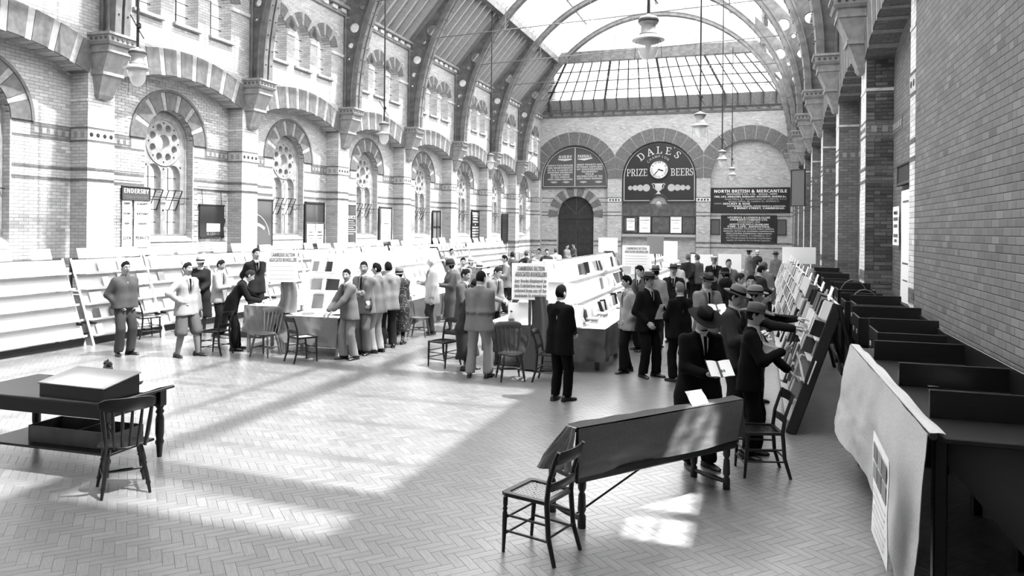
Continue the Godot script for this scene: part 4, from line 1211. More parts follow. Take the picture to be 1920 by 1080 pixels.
# a cloth hung along a line of points, falling to given heights, with soft folds pushed out along n
func drape(top: Array, foot: Array, n: Vector3, amp: float, waves: float, seed_: int, rows := 14) -> ArrayMesh:
	var mb = MB.new()
	var cols = 48
	var nz = FastNoiseLite.new(); nz.seed = seed_; nz.frequency = 0.7
	var front = []; var back = []
	for i in rows + 1:
		var f = float(i) / rows
		var r = PackedVector3Array(); var q = PackedVector3Array()
		for j in cols + 1:
			var s = float(j) / cols
			var a = along(top, s); var b = along(foot, s)
			var p = a.lerp(b, f)
			var w = amp * (0.15 + f) * (0.6 * sin(waves * TAU * s + 1.3 * sin(3.0 * s + seed_) + f * 0.8) + 0.9 * nz.get_noise_2d(s * 3.0, f * 1.5))
			w += amp * 0.25 * nz.get_noise_2d(s * 6.0 + 20.0, f * 2.0)
			p += n * (w + 0.008)
			r.append(p); q.append(p - n * 0.004)
		front.append(r); back.append(q)
	var t = (along(top, 1.0) - along(top, 0.0)).normalized()
	var flip = Vector3.DOWN.cross(t).dot(n) > 0.0
	mb.sheet(front, false, flip); mb.sheet(back, false, not flip)
	return mb.mesh()
func along(p: Array, s: float) -> Vector3:
	var f = s * (p.size() - 1); var i = mini(int(f), p.size() - 2)
	return p[i].lerp(p[i + 1], f - i)
var book_meshes := []
func make_books():
	# 0-3 thin pamphlets, 4-7 bound books: cover part, page block
	for k in 8:
		var w = [0.19, 0.24, 0.30, 0.16, 0.035, 0.05, 0.028, 0.042][k]
		var h = [0.25, 0.30, 0.24, 0.22, 0.23, 0.26, 0.2, 0.24][k]
		var d = 0.012 if k < 4 else 0.16
		var mb = MB.new()
		if k < 4: mb.box(Vector3(0, h * 0.5, 0), Vector3(w, h, d), 0.003)
		else:
			for s in [-1, 1]: mb.box(Vector3(s * (w * 0.5 - 0.0015), h * 0.5, 0), Vector3(0.003, h, d), 0.001)
			mb.box(Vector3(0, h * 0.5, d * 0.5 - 0.002), Vector3(w, h, 0.006), 0.002)
		var pg = MB.new()
		if k < 4: pg.box(Vector3(0, h * 0.5, -0.002), Vector3(w * 0.96, h * 0.97, d), 0.0)
		else: pg.box(Vector3(0, h * 0.5, -0.004), Vector3(w - 0.006, h - 0.012, d - 0.012), 0.0)
		book_meshes.append([mb.mesh(), pg.mesh(), Vector3(w, h, d)])
var made_books := {}
func book(kind: int, tone: float, xf: Transform3D, label: String, group: String, n := "") -> Node3D:
	var key = "%d_%.2f" % [kind, tone]
	var nm = n if n else ("pamphlet" if kind < 4 else "book")
	var o: Node3D
	if made_books.has(key): o = made_books[key].duplicate(); o.name = numbered(nm); add_child(o)
	else:
		o = Node3D.new(); o.name = numbered(nm); add_child(o)
		part(o, "cover", book_meshes[kind][0], gray(tone, 0.7, 0.3))
		if kind >= 4: part(o, "pages", book_meshes[kind][1], gray(0.85, 0.9, 0.2))
		made_books[key] = o
	o.transform = xf
	tag(o, label, "pamphlet" if kind < 4 else "book", group)
	return o
func build_stalls():
	make_books()
	build_wall_stands()
	island_a()
	island_b()
	island_c()
	build_racks()

# ---- white stepped stands along the left hand wall
func stand_mesh_into(o: Node3D, w: float, h: float):
	# faces +z; foot at the origin, leaning back to z -0.75 at the top
	var lean = -0.62
	for s in [-1, 1]:
		var rl = MB.new()
		rl.tube([Vector3(s * w * 0.5, 0, 0.02), Vector3(s * w * 0.5, h, lean)], 0.03, 4)
		part(o, "side_rail", rl.mesh(), gray(0.78, 0.9, 0.2))
		var lg = MB.new()
		lg.box(Vector3(s * (w * 0.5 - 0.06), h * 0.5 - 0.05, lean - 0.05), Vector3(0.04, h - 0.1, 0.04))
		lg.box(Vector3(s * (w * 0.5 - 0.06), 0.45, lean * 0.5), Vector3(0.03, 0.05, -lean))
		part(o, "back_leg", lg.mesh(), M["wood_dark"])
	var up = Vector3(0, h, lean).normalized()
	for k in 5:
		var y = 0.2 + k * (h - 0.2) / 5.0
		var c = Vector3(0, y, lean * y / h + 0.02)
		var mb = MB.new()
		var b = Basis(Vector3.RIGHT, up, Vector3.RIGHT.cross(up))
		mb.box(c + up * 0.155 + b.z * -0.012, Vector3(w - 0.04, 0.30, 0.014), 0.0, b)
		part(o, "sloping_panel", mb.mesh(), gray(0.78, 0.9, 0.2))
		mb = MB.new(); mb.box(c + Vector3(0, 0.0, 0.06), Vector3(w, 0.018, 0.13), 0.004)
		mb.box(c + Vector3(0, 0.02, 0.122), Vector3(w, 0.03, 0.008))
		part(o, "ledge", mb.mesh(), gray(0.78, 0.9, 0.2))
	part(o, "foot_board", box_mesh(Vector3(w, 0.14, 0.02), 0, Vector3(0, 0.09, 0.0)), M["wood_black"])
func build_wall_stands():
	var w = 1.92; var h = 1.78
	var first: Node3D
	for k in 15:
		var t = 12.9 + (k - 1) * 2.06
		var near = "wall stand" if k > 5 else ""
		var lab = "white stepped bookstand leaning by the wheel windows, %s from the near end of the row" % ordinal(k)
		var o: Node3D
		if first == null:
			o = thing("book_stand", lab, "bookstand", Vector3.ZERO, 0, "white stands along the window wall"); stand_mesh_into(o, w, h); first = o
		else:
			o = copy_of(first, "book_stand"); o.set_meta("label", lab)
		o.transform = Transform3D(Basis(Vector3.UP, PI / 2 + 0.03 * sin(k * 2.3)), Vector3(-13.0 + 0.06 * sin(k * 1.7), 0, -t))
		# a header card or two above each
		for c in 2:
			var cw = rng.randf_range(0.45, 0.85); var chh = rng.randf_range(0.16, 0.3)
			var hc = thing("header_card", "blank white card standing on top of the %s wall stand, the %s one" % [ordinal(k), "nearer" if c == 0 else "farther"], "card", Vector3.ZERO, 0, "header cards on the wall stands")
			part(hc, "card", box_mesh(Vector3(cw, chh, 0.012), 0.003), M["paper"])
			hc.transform = o.transform * Transform3D(Basis(Vector3.RIGHT, -0.3), Vector3((0.45 if c == 0 else -0.45) + rng.randf_range(-0.1, 0.1), h + chh * 0.5 - 0.01, -0.63))
		if k < 1 or k > 11: continue
		for row in 5:
			if k > 5 and row < 3: continue
			var y = 0.2 + row * (h - 0.2) / 5.0
			var n = 4
			for j in n:
				if rng.randf() < 0.25: continue
				var kind = rng.randi() % 4
				var tone = 0.9 if rng.randf() < 0.78 else [0.3, 0.5, 0.68][rng.randi() % 3]
				var x = -0.72 + 1.44 * j / (n - 1.0) + rng.randf_range(-0.08, 0.08)
				var xf = o.transform * Transform3D(Basis(Vector3.RIGHT, -0.33), Vector3(x, y + 0.012, -0.62 * y / h + 0.065))
				var near_word = ["farthest", "third", "second", "first"][j]
				var tw = "white" if tone > 0.8 else "pale grey" if tone > 0.6 else "grey" if tone > 0.4 else "dark"
				book(kind, tone, xf, "%s pamphlet, %s along, shelf %s from the top, %s wall stand" % [tw, near_word, ["five", "four", "three", "two", "one"][row], ordinal(k)], "pamphlets on the wall stands")

# ---- islands: tables with stepped shelves rising to a ridge
func island(label: String, xf: Transform3D, half: float, L: float, ridge: float, tier_mat) -> Node3D:
	# the near end at z 0, running to -L; both sides alike
	var o = thing("book_stall", label, "book stall"); o.transform = xf
	var tt = MB.new(); tt.box(Vector3(0, 0.745, -L * 0.5), Vector3(half * 2.0, 0.035, L), 0.005); part(o, "table_top", tt.mesh(), M["paper"])
	for z in [0.25, L * 0.33, L * 0.66, L - 0.25]:
		for s in [-1, 1]:
			part(o, "leg", box_mesh(Vector3(0.07, 0.73, 0.07), 0.008), M["wood_mid"], Transform3D(Basis(), Vector3(s * (half - 0.18), 0.365, -z)))
	for s in [-1, 1]:
		var a = [Vector3(s * half, 0.765, 0.0), Vector3(s * half, 0.765, -L)]
		var b = [Vector3(s * half, 0.2, 0.0), Vector3(s * half, 0.2, -L)]
		part(o, "side_cloth", drape(a, b, Vector3(s, 0, 0), 0.045, L * 1.1, 5 + s), M["drape_dark"])
	var st = half - 0.5
	for s in [-1, 1]:
		for k in 3:
			var x0 = half - 0.5 - st * 0.30 * k; var x1 = x0 - st * 0.26
			var y0 = 0.78 + k * (ridge - 0.78) / 3.0; var y1 = y0 + (ridge - 0.78) / 3.0 - 0.02
			var mb = MB.new()
			var p = [Vector3(s * x0, y0, -0.35), Vector3(s * x0, y0, -L), Vector3(s * x1, y1, -L), Vector3(s * x1, y1, -0.35)]
			mb.quado(p[0], p[1], p[2], p[3], Vector3(0, 0, -L * 0.5))
			var d = Vector3(-s * 0.02, -0.005, 0)
			mb.quado(p[0] + d, p[1] + d, p[2] + d, p[3] + d, Vector3(s * 9, 9, -L * 0.5))
			part(o, "sloping_panel", mb.mesh(), tier_mat)
			mb = MB.new(); mb.box(Vector3(s * (x0 + 0.03), y0, -L * 0.5 - 0.17), Vector3(0.16, 0.02, L - 0.35), 0.004); mb.box(Vector3(s * (x0 + 0.105), y0 + 0.02, -L * 0.5 - 0.17), Vector3(0.01, 0.035, L - 0.35))
			part(o, "ledge", mb.mesh(), M["paper"])
	for k in 3:   # the near end is stepped as well
		var hw = half - 0.42 - st * 0.30 * k
		var y0 = 0.78 + k * (ridge - 0.78) / 3.0; var y1 = y0 + (ridge - 0.78) / 3.0 - 0.02
		var z0 = -0.12 - 0.1 * k; var z1 = z0 - 0.07
		var mb = MB.new(); mb.prism(PackedVector2Array([Vector2(z0, y0), Vector2(z1, y1), Vector2(z1 - 0.02, y1), Vector2(z0 - 0.02, y0)]), -hw, hw)
		part(o, "sloping_panel", mb.mesh(), tier_mat, Transform3D(Basis(Vector3.UP, -PI / 2), Vector3.ZERO))
		mb = MB.new(); mb.box(Vector3(0, y0, z0 + 0.04), Vector3(hw * 2.0, 0.02, 0.1), 0.004); part(o, "ledge", mb.mesh(), M["paper"])
	for z in [-0.42, -L]:
		var poly = PackedVector2Array([Vector2(-half + 0.4, 0.76), Vector2(half - 0.4, 0.76), Vector2(0.12, ridge + 0.02), Vector2(-0.12, ridge + 0.02)])
		var mb = MB.new(); mb.prism(poly, z - 0.02, z); part(o, "end_panel", mb.mesh(), M["drape_dark"] if z < -1 else M["paper"])
	return o
func tier_point(half: float, ridge: float, s: int, k: int, z: float) -> Vector3:
	var st = half - 0.5
	return Vector3(s * (half - 0.5 - st * 0.30 * k + 0.045), 0.78 + k * (ridge - 0.78) / 3.0 + 0.012, -z)
func sign_board(label: String, xf: Transform3D, w: float, h: float, full: bool, post: float):
	var o = thing("sign_board", label, "sign"); o.transform = xf
	part(o, "card", box_mesh(Vector3(w, h, 0.02), 0.004), M["paper"])
	text(o, "CAMBRIDGE SECTION", h * 0.115, Vector3(0.02, h * 0.36, 0.011), gray(0.13), "sans_bold", w * 0.74)
	text(o, "ASSOCIATED BOOKSELLERS", h * 0.12, Vector3(0.02, h * 0.2, 0.011), gray(0.13), "sans_bold", w * 0.86)
	if full:
		var l = ["Any Books displayed in", "this Exhibition may be", "ordered from any of the", "Assistants in attendance"]
		for i in 4: text(o, l[i], h * 0.085, Vector3(0.01, h * (0.02 - 0.135 * i), 0.011), gray(0.16), "serif_bold", w * 0.88)
	else:
		for i in 4: part(o, "small_print", box_mesh(Vector3(w * [0.8, 0.84, 0.78, 0.8][i], 0.014, 0.004), 0, Vector3(0, h * (0.0 - 0.13 * i), 0.011)), gray(0.72))
	part(o, "post", box_mesh(Vector3(0.05, post, 0.04), 0.005, Vector3(0, -h * 0.5 - post * 0.5 + 0.1, -0.04)), M["wood_mid"])
	return o
func post_cloth(label: String, xf: Transform3D, h: float, w0: float, w1: float, mat):
	# cloth wrapped round a sign post and falling to the floor
	var o = thing("draped_cloth", label, "cloth"); o.transform = xf
	var mb = MB.new(); var rows = []
	for i in 19:
		var f = i / 18.0
		var r = PackedVector3Array()
		var w = lerpf(w0, w1, f * f)
		for j in 32:
			var a = TAU * j / 32.0
			var fold = 1.0 + 0.16 * sin(a * 5.0 + f * 1.2) * (0.3 + f) + 0.08 * sin(a * 9.0 + 2.0)
			r.append(Vector3(cos(a) * w * fold + 0.05 * sin(f * 4.0), h * (1.0 - f) + 0.02 * f, sin(a) * w * 0.62 * fold))
		rows.append(r)
	mb.sheet(rows, true)
	mb.fan(rows[0], Vector3(0, h, 0), true)
	for i in mb.n.size(): mb.n[i] = mb.n[i]
	part(o, "cloth", mb.mesh(), mat)
	return o
func place_tier_books(xf: Transform3D, half: float, ridge: float, s: int, L: float, tiers: Array, where: String, sp: float, dark: float, kinds: Array):
	for k in tiers:
		var z = 0.55; var n = 0
		while z < L - 0.25:
			if rng.randf() < 0.82:
				var kind = kinds[rng.randi() % kinds.size()]
				var tone = [0.12, 0.22, 0.34, 0.48][rng.randi() % 4] if rng.randf() < dark else [0.8, 0.9][rng.randi() % 2]
				var p = tier_point(half, ridge, s, k, z)
				var tw = "white" if tone > 0.7 else "grey" if tone > 0.3 else "dark"
				var yaw = s * PI / 2
				var b = Basis(Vector3.UP, yaw) * Basis(Vector3.RIGHT, -0.35 if kind < 4 else -0.2)
				if kind >= 4: p += Vector3(-s * 0.07, 0.015, 0)
				if kind >= 4: b = b * Basis(Vector3.BACK, rng.randf_range(-0.12, 0.12))
				book(kind, tone, xf * Transform3D(b, p), "%s %s %s from the near end, %s shelf of %s" % [ordinal(n), tw, "pamphlet" if kind < 4 else "book", ["bottom", "middle", "top"][k], where], "books on " + where)
				n += 1
			z += sp * (1.0 if rng.randf() < 0.8 else 1.6)
func flat_books(xf: Transform3D, half: float, s: int, L: float, where: String, n: int, dark: float):
	for i in n:
		var tone = 0.9 if rng.randf() > dark else [0.15, 0.3, 0.45][rng.randi() % 3]
		var kind = [0, 2, 3, 1][i % 4]
		var p = Vector3(s * (half - 0.18 - 0.1 * (i % 2)), 0.772, -(0.3 + (L - 0.5) * (i + 0.5) / n))
		book(kind, tone, xf * Transform3D(Basis(Vector3.UP, s * PI / 2 + rng.randf_range(-0.25, 0.25)) * Basis(Vector3.RIGHT, -PI / 2 + 0.001), p + Vector3(-s * 0.1, 0, 0)), "%s %s pamphlet lying flat along the edge of %s" % [ordinal(i), "white" if tone > 0.6 else "dark", where], "pamphlets flat on " + where)
func island_a():
	var xf = Transform3D(Basis(Vector3.UP, 0.05), Vector3(-8.6, 0, -13.4))
	var half = 1.05; var L = 6.8; var ridge = 1.92
	var o = island("long white stepped book stall nearest the wheel windows, behind the faintly printed sign", xf, half, L, ridge, M["paper"])
	# two cloth covered tables across its near end, the left one raised
	var n = Vector3(0, 0, 1)
	for q in [[-9.6, -8.78, 0.92, "raised cloth covered table where the dark suited person writes"], [-8.76, -7.48, 0.76, "lower cloth covered table beside the raised one, before the white stall"]]:
		var left = q[2] > 0.8
		var t = thing("covered_table", q[3], "table", Vector3((q[0] + q[1]) * 0.5, 0, -12.9))
		var hw = (q[1] - q[0]) * 0.5
		part(t, "table_top", box_mesh(Vector3(hw * 2.0, 0.035, 0.9), 0.006), M["paper"], Transform3D(Basis(), P(0, q[2] - 0.02, 0)))
		for x in [-hw + 0.05, hw - 0.05]:
			for z in [-0.38, 0.38]: part(t, "leg", box_mesh(Vector3(0.06, q[2] - 0.04, 0.06), 0.008), M["wood_pale"], Transform3D(Basis(), P(x, (q[2] - 0.04) * 0.5, z)))
		var f0 = q[2] - 0.52 if left else 0.2
		var ft = [P(-hw, f0, 0.47), P(-hw * 0.2, f0 - 0.1, 0.48), P(hw * 0.5, f0 + 0.04, 0.48), P(hw, f0 + 0.25, 0.47)] if left else [P(-hw, 0.24, 0.47), P(hw, 0.2, 0.47)]
		part(t, "end_cloth", drape([P(-hw, q[2] + 0.002, 0.455), P(hw, q[2] + 0.002, 0.455)], ft, n, 0.05, 1.4 if left else 2.0, 2 if left else 6), M["drape"])
		if left: part(t, "side_cloth", drape([P(-hw - 0.005, q[2], 0.45), P(-hw - 0.005, q[2], -0.45)], [P(-hw - 0.02, f0, 0.45), P(-hw - 0.02, f0, -0.45)], Vector3(-1, 0, 0), 0.03, 1.0, 13), M["drape"])
		else: part(t, "side_cloth", drape([P(hw + 0.005, q[2], 0.45), P(hw + 0.005, q[2], -0.45)], [P(hw + 0.02, 0.2, 0.45), P(hw + 0.02, 0.2, -0.45)], Vector3(1, 0, 0), 0.03, 1.0, 12), M["drape_dark"])
	sign_board("white card sign with faint print, on the cloth covered tables", Transform3D(Basis(Vector3.UP, 0.45), Vector3(-8.72, 1.72, -12.42)), 0.6, 0.62, false, 0.7)
	post_cloth("grey cloth draped round the post under the faintly printed sign", Transform3D(Basis(), Vector3(-8.7, 0.78, -12.6)), 0.7, 0.13, 0.2, M["drape"])
	place_tier_books(xf, half, ridge, 1, L, [0, 1, 2], "the white stall", 0.36, 0.2, [0, 1, 2, 3, 4, 5])
	flat_books(xf, half, 1, L, "the white stall", 10, 0.3)
	for k in 3:
		for j in 5 - k:
			var kind = rng.randi() % 4
			var tone = [0.9, 0.9, 0.4, 0.9, 0.15][(j + k) % 5]
			var hw = half - 0.5 - (half - 0.5) * 0.30 * k
			book(kind, tone, xf * Transform3D(Basis(Vector3.RIGHT, -0.3), Vector3(-hw + 2.0 * hw * (j + 0.5) / (5 - k), 0.795 + k * (ridge - 0.78) / 3.0, -0.06 - 0.1 * k)), "%s pamphlet facing out, %s along the %s step at the end of the white stall" % ["white" if tone > 0.6 else "grey" if tone > 0.3 else "dark", ordinal(j), ["bottom", "middle", "top"][k]], "pamphlets on the end of the white stall")
	for i in 5:
		book([2, 0, 1, 3, 0][i], [0.9, 0.9, 0.35, 0.9, 0.15][i], Transform3D(Basis(Vector3.UP, 0.3 * i) * Basis(Vector3.RIGHT, -PI / 2 + 0.001), Vector3([-9.4, -9.0, -8.3, -7.9, -7.6][i], [0.926, 0.926, 0.768, 0.768, 0.768][i], -12.6 - 0.05 * i)), "%s pamphlet flat on the cloth covered tables, %s from the writing man" % ["dark" if i in [2, 4] else "white", ordinal(i)], "pamphlets on the covered tables")
func island_b():
	var xf = Transform3D(Basis(Vector3.UP, 0.0), Vector3(-3.52, 0, -12.75))
	var half = 1.12; var L = 6.4; var ridge = 1.92
	var o = island("middle book stall with a tall printed sign and rows of dark books", xf, half, L, ridge, M["paper"])
	part(o, "end_cloth", drape([Vector3(-1.14, 0.77, 0.0), Vector3(0.1, 0.77, 0.03)], [Vector3(-1.12, 0.28, 0.05), Vector3(0.1, 0.12, 0.1)], Vector3(0, 0, 1), 0.06, 2.5, 8), M["drape_dark"])
	part(o, "end_cloth", drape([Vector3(0.1, 0.77, 0.03), Vector3(1.15, 0.77, 0.02)], [Vector3(0.1, 0.16, 0.08), Vector3(1.12, 0.2, 0.06)], Vector3(0, 0, 1), 0.08, 2.2, 9), M["drape_dark"])
	sign_board("white sign with bold black print on the middle book stall", xf * Transform3D(Basis(Vector3.UP, 0.22), Vector3(-0.17, 1.57, 0.25)), 0.64, 0.64, true, 1.1)
	post_cloth("dark cloth draped round the post of the printed sign, trailing to the floor", xf * Transform3D(Basis(), Vector3(-0.02, 0.012, 0.16)), 1.3, 0.14, 0.26, M["drape_dark"])
	place_tier_books(xf, half, ridge, 1, L, [0, 1, 2], "the middle stall", 0.17, 0.45, [4, 5, 6, 7, 4, 5, 0, 3])
	flat_books(xf, half, 1, L, "the middle stall", 12, 0.35)
	for i in 4:   # piles on the near corner
		var pk = thing("book_pile", "low pile of pale books on the middle stall, %s from its near corner" % ordinal(i), "books", Vector3.ZERO, 0, "piles of books on the middle stall")
		for j in 2 + i % 2:
			part(pk, "book", box_mesh(Vector3(0.17, 0.034, 0.23), 0.006, Vector3(0, 0.017 + 0.035 * j, 0)), gray([0.75, 0.5, 0.85][j], 0.7), Transform3D(Basis(Vector3.UP, 0.2 * j + i), Vector3.ZERO))
		pk.transform = xf * Transform3D(Basis(Vector3.UP, 0.4 * i), Vector3(0.62 + 0.1 * (i % 2), 0.765, -0.35 - 0.45 * i))
	# table with ink and leaflets at the left of the sign
	var bt = thing("ink_bottle", "small white bottle standing on the table left of the printed sign", "bottle"); bt.transform = xf * Transform3D(Basis(), Vector3(-0.62, 0.765, -0.1))
	part(bt, "glass", lathe_mesh([Vector2(0.0, 0.0), Vector2(0.05, 0.0), Vector2(0.052, 0.12), Vector2(0.02, 0.17), Vector2(0.018, 0.22)], 14), gray(0.85, 0.3)); part(bt, "label", lathe_mesh([Vector2(0.0535, 0.03), Vector2(0.0535, 0.1)], 14), gray(0.45)); part(bt, "stopper", lathe_mesh([Vector2(0.02, 0.215), Vector2(0.026, 0.23), Vector2(0.0, 0.25)], 10), gray(0.3))
	for i in 3: book([0, 2, 1][i], [0.9, 0.9, 0.5][i], xf * Transform3D(Basis(Vector3.UP, 0.5 * i) * Basis(Vector3.RIGHT, -PI / 2 + 0.001), Vector3(-0.95 + 0.28 * i, 0.785, -0.05 - 0.1 * i)), "%s leaflet lying by the ink bottle on the middle stall, %s from the edge" % ["grey" if i == 2 else "white", ordinal(i)], "leaflets by the ink bottle")
func island_c():
	var xf = Transform3D(Basis(Vector3.UP, -0.03), Vector3(-3.15, 0, -22.2))
	var half = 0.82; var L = 5.5; var ridge = 1.95
	island("smaller far book stall with a sign, beyond the middle stall", xf, half, L, ridge, M["paper"])
	sign_board("white sign with two faint lines of capitals on the far book stall", xf * Transform3D(Basis(Vector3.UP, 0.15), Vector3(-0.1, 1.72, 0.1)), 0.8, 0.62, false, 1.2)
	place_tier_books(xf, half, ridge, 1, L, [1, 2], "the far stall", 0.2, 0.5, [4, 5, 6, 7])
	var q = at_h(1176, 462, 2.0)
	for d in [[-1.05, 2.02, 0.6, 0.45, "blank white card raised above the far stall, under the notice case"], [0.85, 1.78, 0.42, 0.78, "tall white card standing at the end of the far stall"], [0.4, 2.05, 0.5, 0.55, "grey card raised over the far stall, below the clock"]]:
		var o = thing("header_card", d[4], "card"); o.transform = xf * Transform3D(Basis(), Vector3(d[0], d[1], -0.4))
		part(o, "card", box_mesh(Vector3(d[2], d[3], 0.015), 0.003), gray(0.5) if d[0] == 0.4 else M["paper"])
		part(o, "stick", box_mesh(Vector3(0.03, d[1] - 0.76, 0.03), 0, Vector3(0, -(d[1] - 0.76) * 0.5, -0.025)), M["wood_mid"])

# ---- sloping book racks on trestles down the dark side
func build_racks():
	for k in 7:
		var s0 = 9.75 + k * 2.62
		var xf = right_frame() * Transform3D(Basis(Vector3.UP, -PI / 2), Vector3(-1.62, 0, -s0 - 2.5))
		# local: x runs back towards the near end, z into the aisle on the left, facing +z... the foot at z 0, the top at z -0.53
		var o = thing("book_rack", "sloping trestle rack of books facing the crowd, %s from the bench" % ordinal(k), "book rack", Vector3.ZERO, 0, "sloping racks down the dark side")
		o.transform = xf
		var w = 2.5; var h = 1.62; var lean = -0.53
		var up = Vector3(0, h, lean).normalized()
		var bs = Basis(Vector3.RIGHT, up, Vector3.RIGHT.cross(up))
		for x in [0.0, w]:
			var mb = MB.new(); mb.box(Vector3(x, h * 0.5, lean * 0.5), Vector3(0.05, Vector2(h, lean).length(), 0.13), 0.01, bs); part(o, "side_post", mb.mesh(), M["wood_dark"])
			mb = MB.new(); mb.tube([Vector3(x + 0.02, h, lean), Vector3(x + 0.06, 0.0, lean - 0.42)], 0.03, 4); part(o, "back_leg", mb.mesh(), M["wood_black"])
		part(o, "back_rail", box_mesh(Vector3(w, 0.05, 0.03), 0, Vector3(w * 0.5, 0.5, lean - 0.28)), M["wood_black"])
		for i in 6:
			var f = 0.08 + i * 0.155
			var c = Vector3(w * 0.5, h * f, lean * f)
			var mb = MB.new(); mb.box(c + up * 0.125, Vector3(w - 0.06, 0.25, 0.015), 0, bs); part(o, "sloping_panel", mb.mesh(), M["paper"] if i > 3 else M["wood_pale"])
			mb = MB.new(); mb.box(c + bs.z * 0.05, Vector3(w - 0.06, 0.018, 0.11), 0.003, bs); part(o, "ledge", mb.mesh(), M["wood_pale"])
		if k < 2:
			for i in range(1, 6):
				var f = 0.08 + i * 0.155
				var x = 0.12; var n = 0
				while x < w - 0.1:
					var tone = [0.14, 0.3, 0.5, 0.72, 0.85, 0.9][rng.randi() % 6]
					var kind = 4 + rng.randi() % 4
					if rng.randf() < 0.25: kind = rng.randi() % 4
					var wd = book_meshes[kind][2].x
					x += wd * 0.5
					var c = Vector3(x, h * f, lean * f) + bs.z * (0.018 if kind < 4 else 0.085) + up * 0.01
					var b = bs * Basis(Vector3.BACK, rng.randf_range(-0.16, 0.16))
					if kind >= 4: b = b * Basis.from_scale(Vector3(1, 1, 0.8))
					book(kind, tone, xf * Transform3D(b, c), "%s %s %s from the far end, %s row up the %s rack" % [ordinal(n), "white" if tone > 0.8 else "pale" if tone > 0.6 else "grey" if tone > 0.25 else "dark", "pamphlet" if kind < 4 else "book", ordinal(i), ordinal(k)], "books on the sloping racks")
					n += 1
					x += wd * 0.5 + rng.randf_range(0.02, 0.16)
		else:
			var mb = MB.new(); mb.tinted = true
			for i in range(1, 6):
				var f = 0.08 + i * 0.155
				for j in 26:
					var g = [0.02, 0.09, 0.25, 0.6, 0.75, 0.8][rng.randi() % 6]; mb.col = Color(g, g, g)
					var hh = rng.randf_range(0.19, 0.26)
					mb.box(Vector3(0.1 + j * 0.092, h * f, lean * f) + bs.z * 0.05 + up * (hh * 0.5 + 0.01), Vector3(rng.randf_range(0.03, 0.07), hh, 0.08), 0, bs * Basis(Vector3.BACK, rng.randf_range(-0.16, 0.16)))
			var m = StandardMaterial3D.new(); m.vertex_color_use_as_albedo = true; m.roughness = 0.7
			var bk = part(o, "book_row", mb.mesh(), m); tag(bk, "", "", "", "stuff")
		var cards = 2
		for c in cards:
			var hc = thing("header_card", "white card standing on the top edge of the %s sloping rack, the %s one" % [ordinal(k), "nearer" if c == 0 else "farther"], "card", Vector3.ZERO, 0, "header cards on the racks")
			part(hc, "card", box_mesh(Vector3(rng.randf_range(0.12, 0.3), rng.randf_range(0.12, 0.24), 0.01), 0.003), M["paper"])
			hc.transform = xf * Transform3D(bs, Vector3(0.6 + 1.3 * c, h + 0.08, lean + 0.04))
	# white sheets hung on poles beyond the crowd, and one over the last racks
	for q in [[1316, 492, 0.72, 0.55, "ragged white sheet on a pole beyond the flat capped person"], [1368, 493, 0.75, 0.6, "white sheet on a pole beyond the fur collar"], [1498, 479, 0.95, 0.5, "wide white card over the last sloping racks"]]:
		var p = at_h(q[0], q[1], 1.42 if q[0] < 1400 else 1.78)
		var o = thing("hanging_sheet", q[4], "sheet", p, 0.1)
		part(o, "paper", paper_mesh(q[2], q[3]), M["paper"])
		part(o, "pole", box_mesh(Vector3(0.04, p.y + q[3] * 0.4, 0.04), 0, Vector3(0, -p.y * 0.5 + q[3] * 0.2, -0.035)), M["wood_dark"])

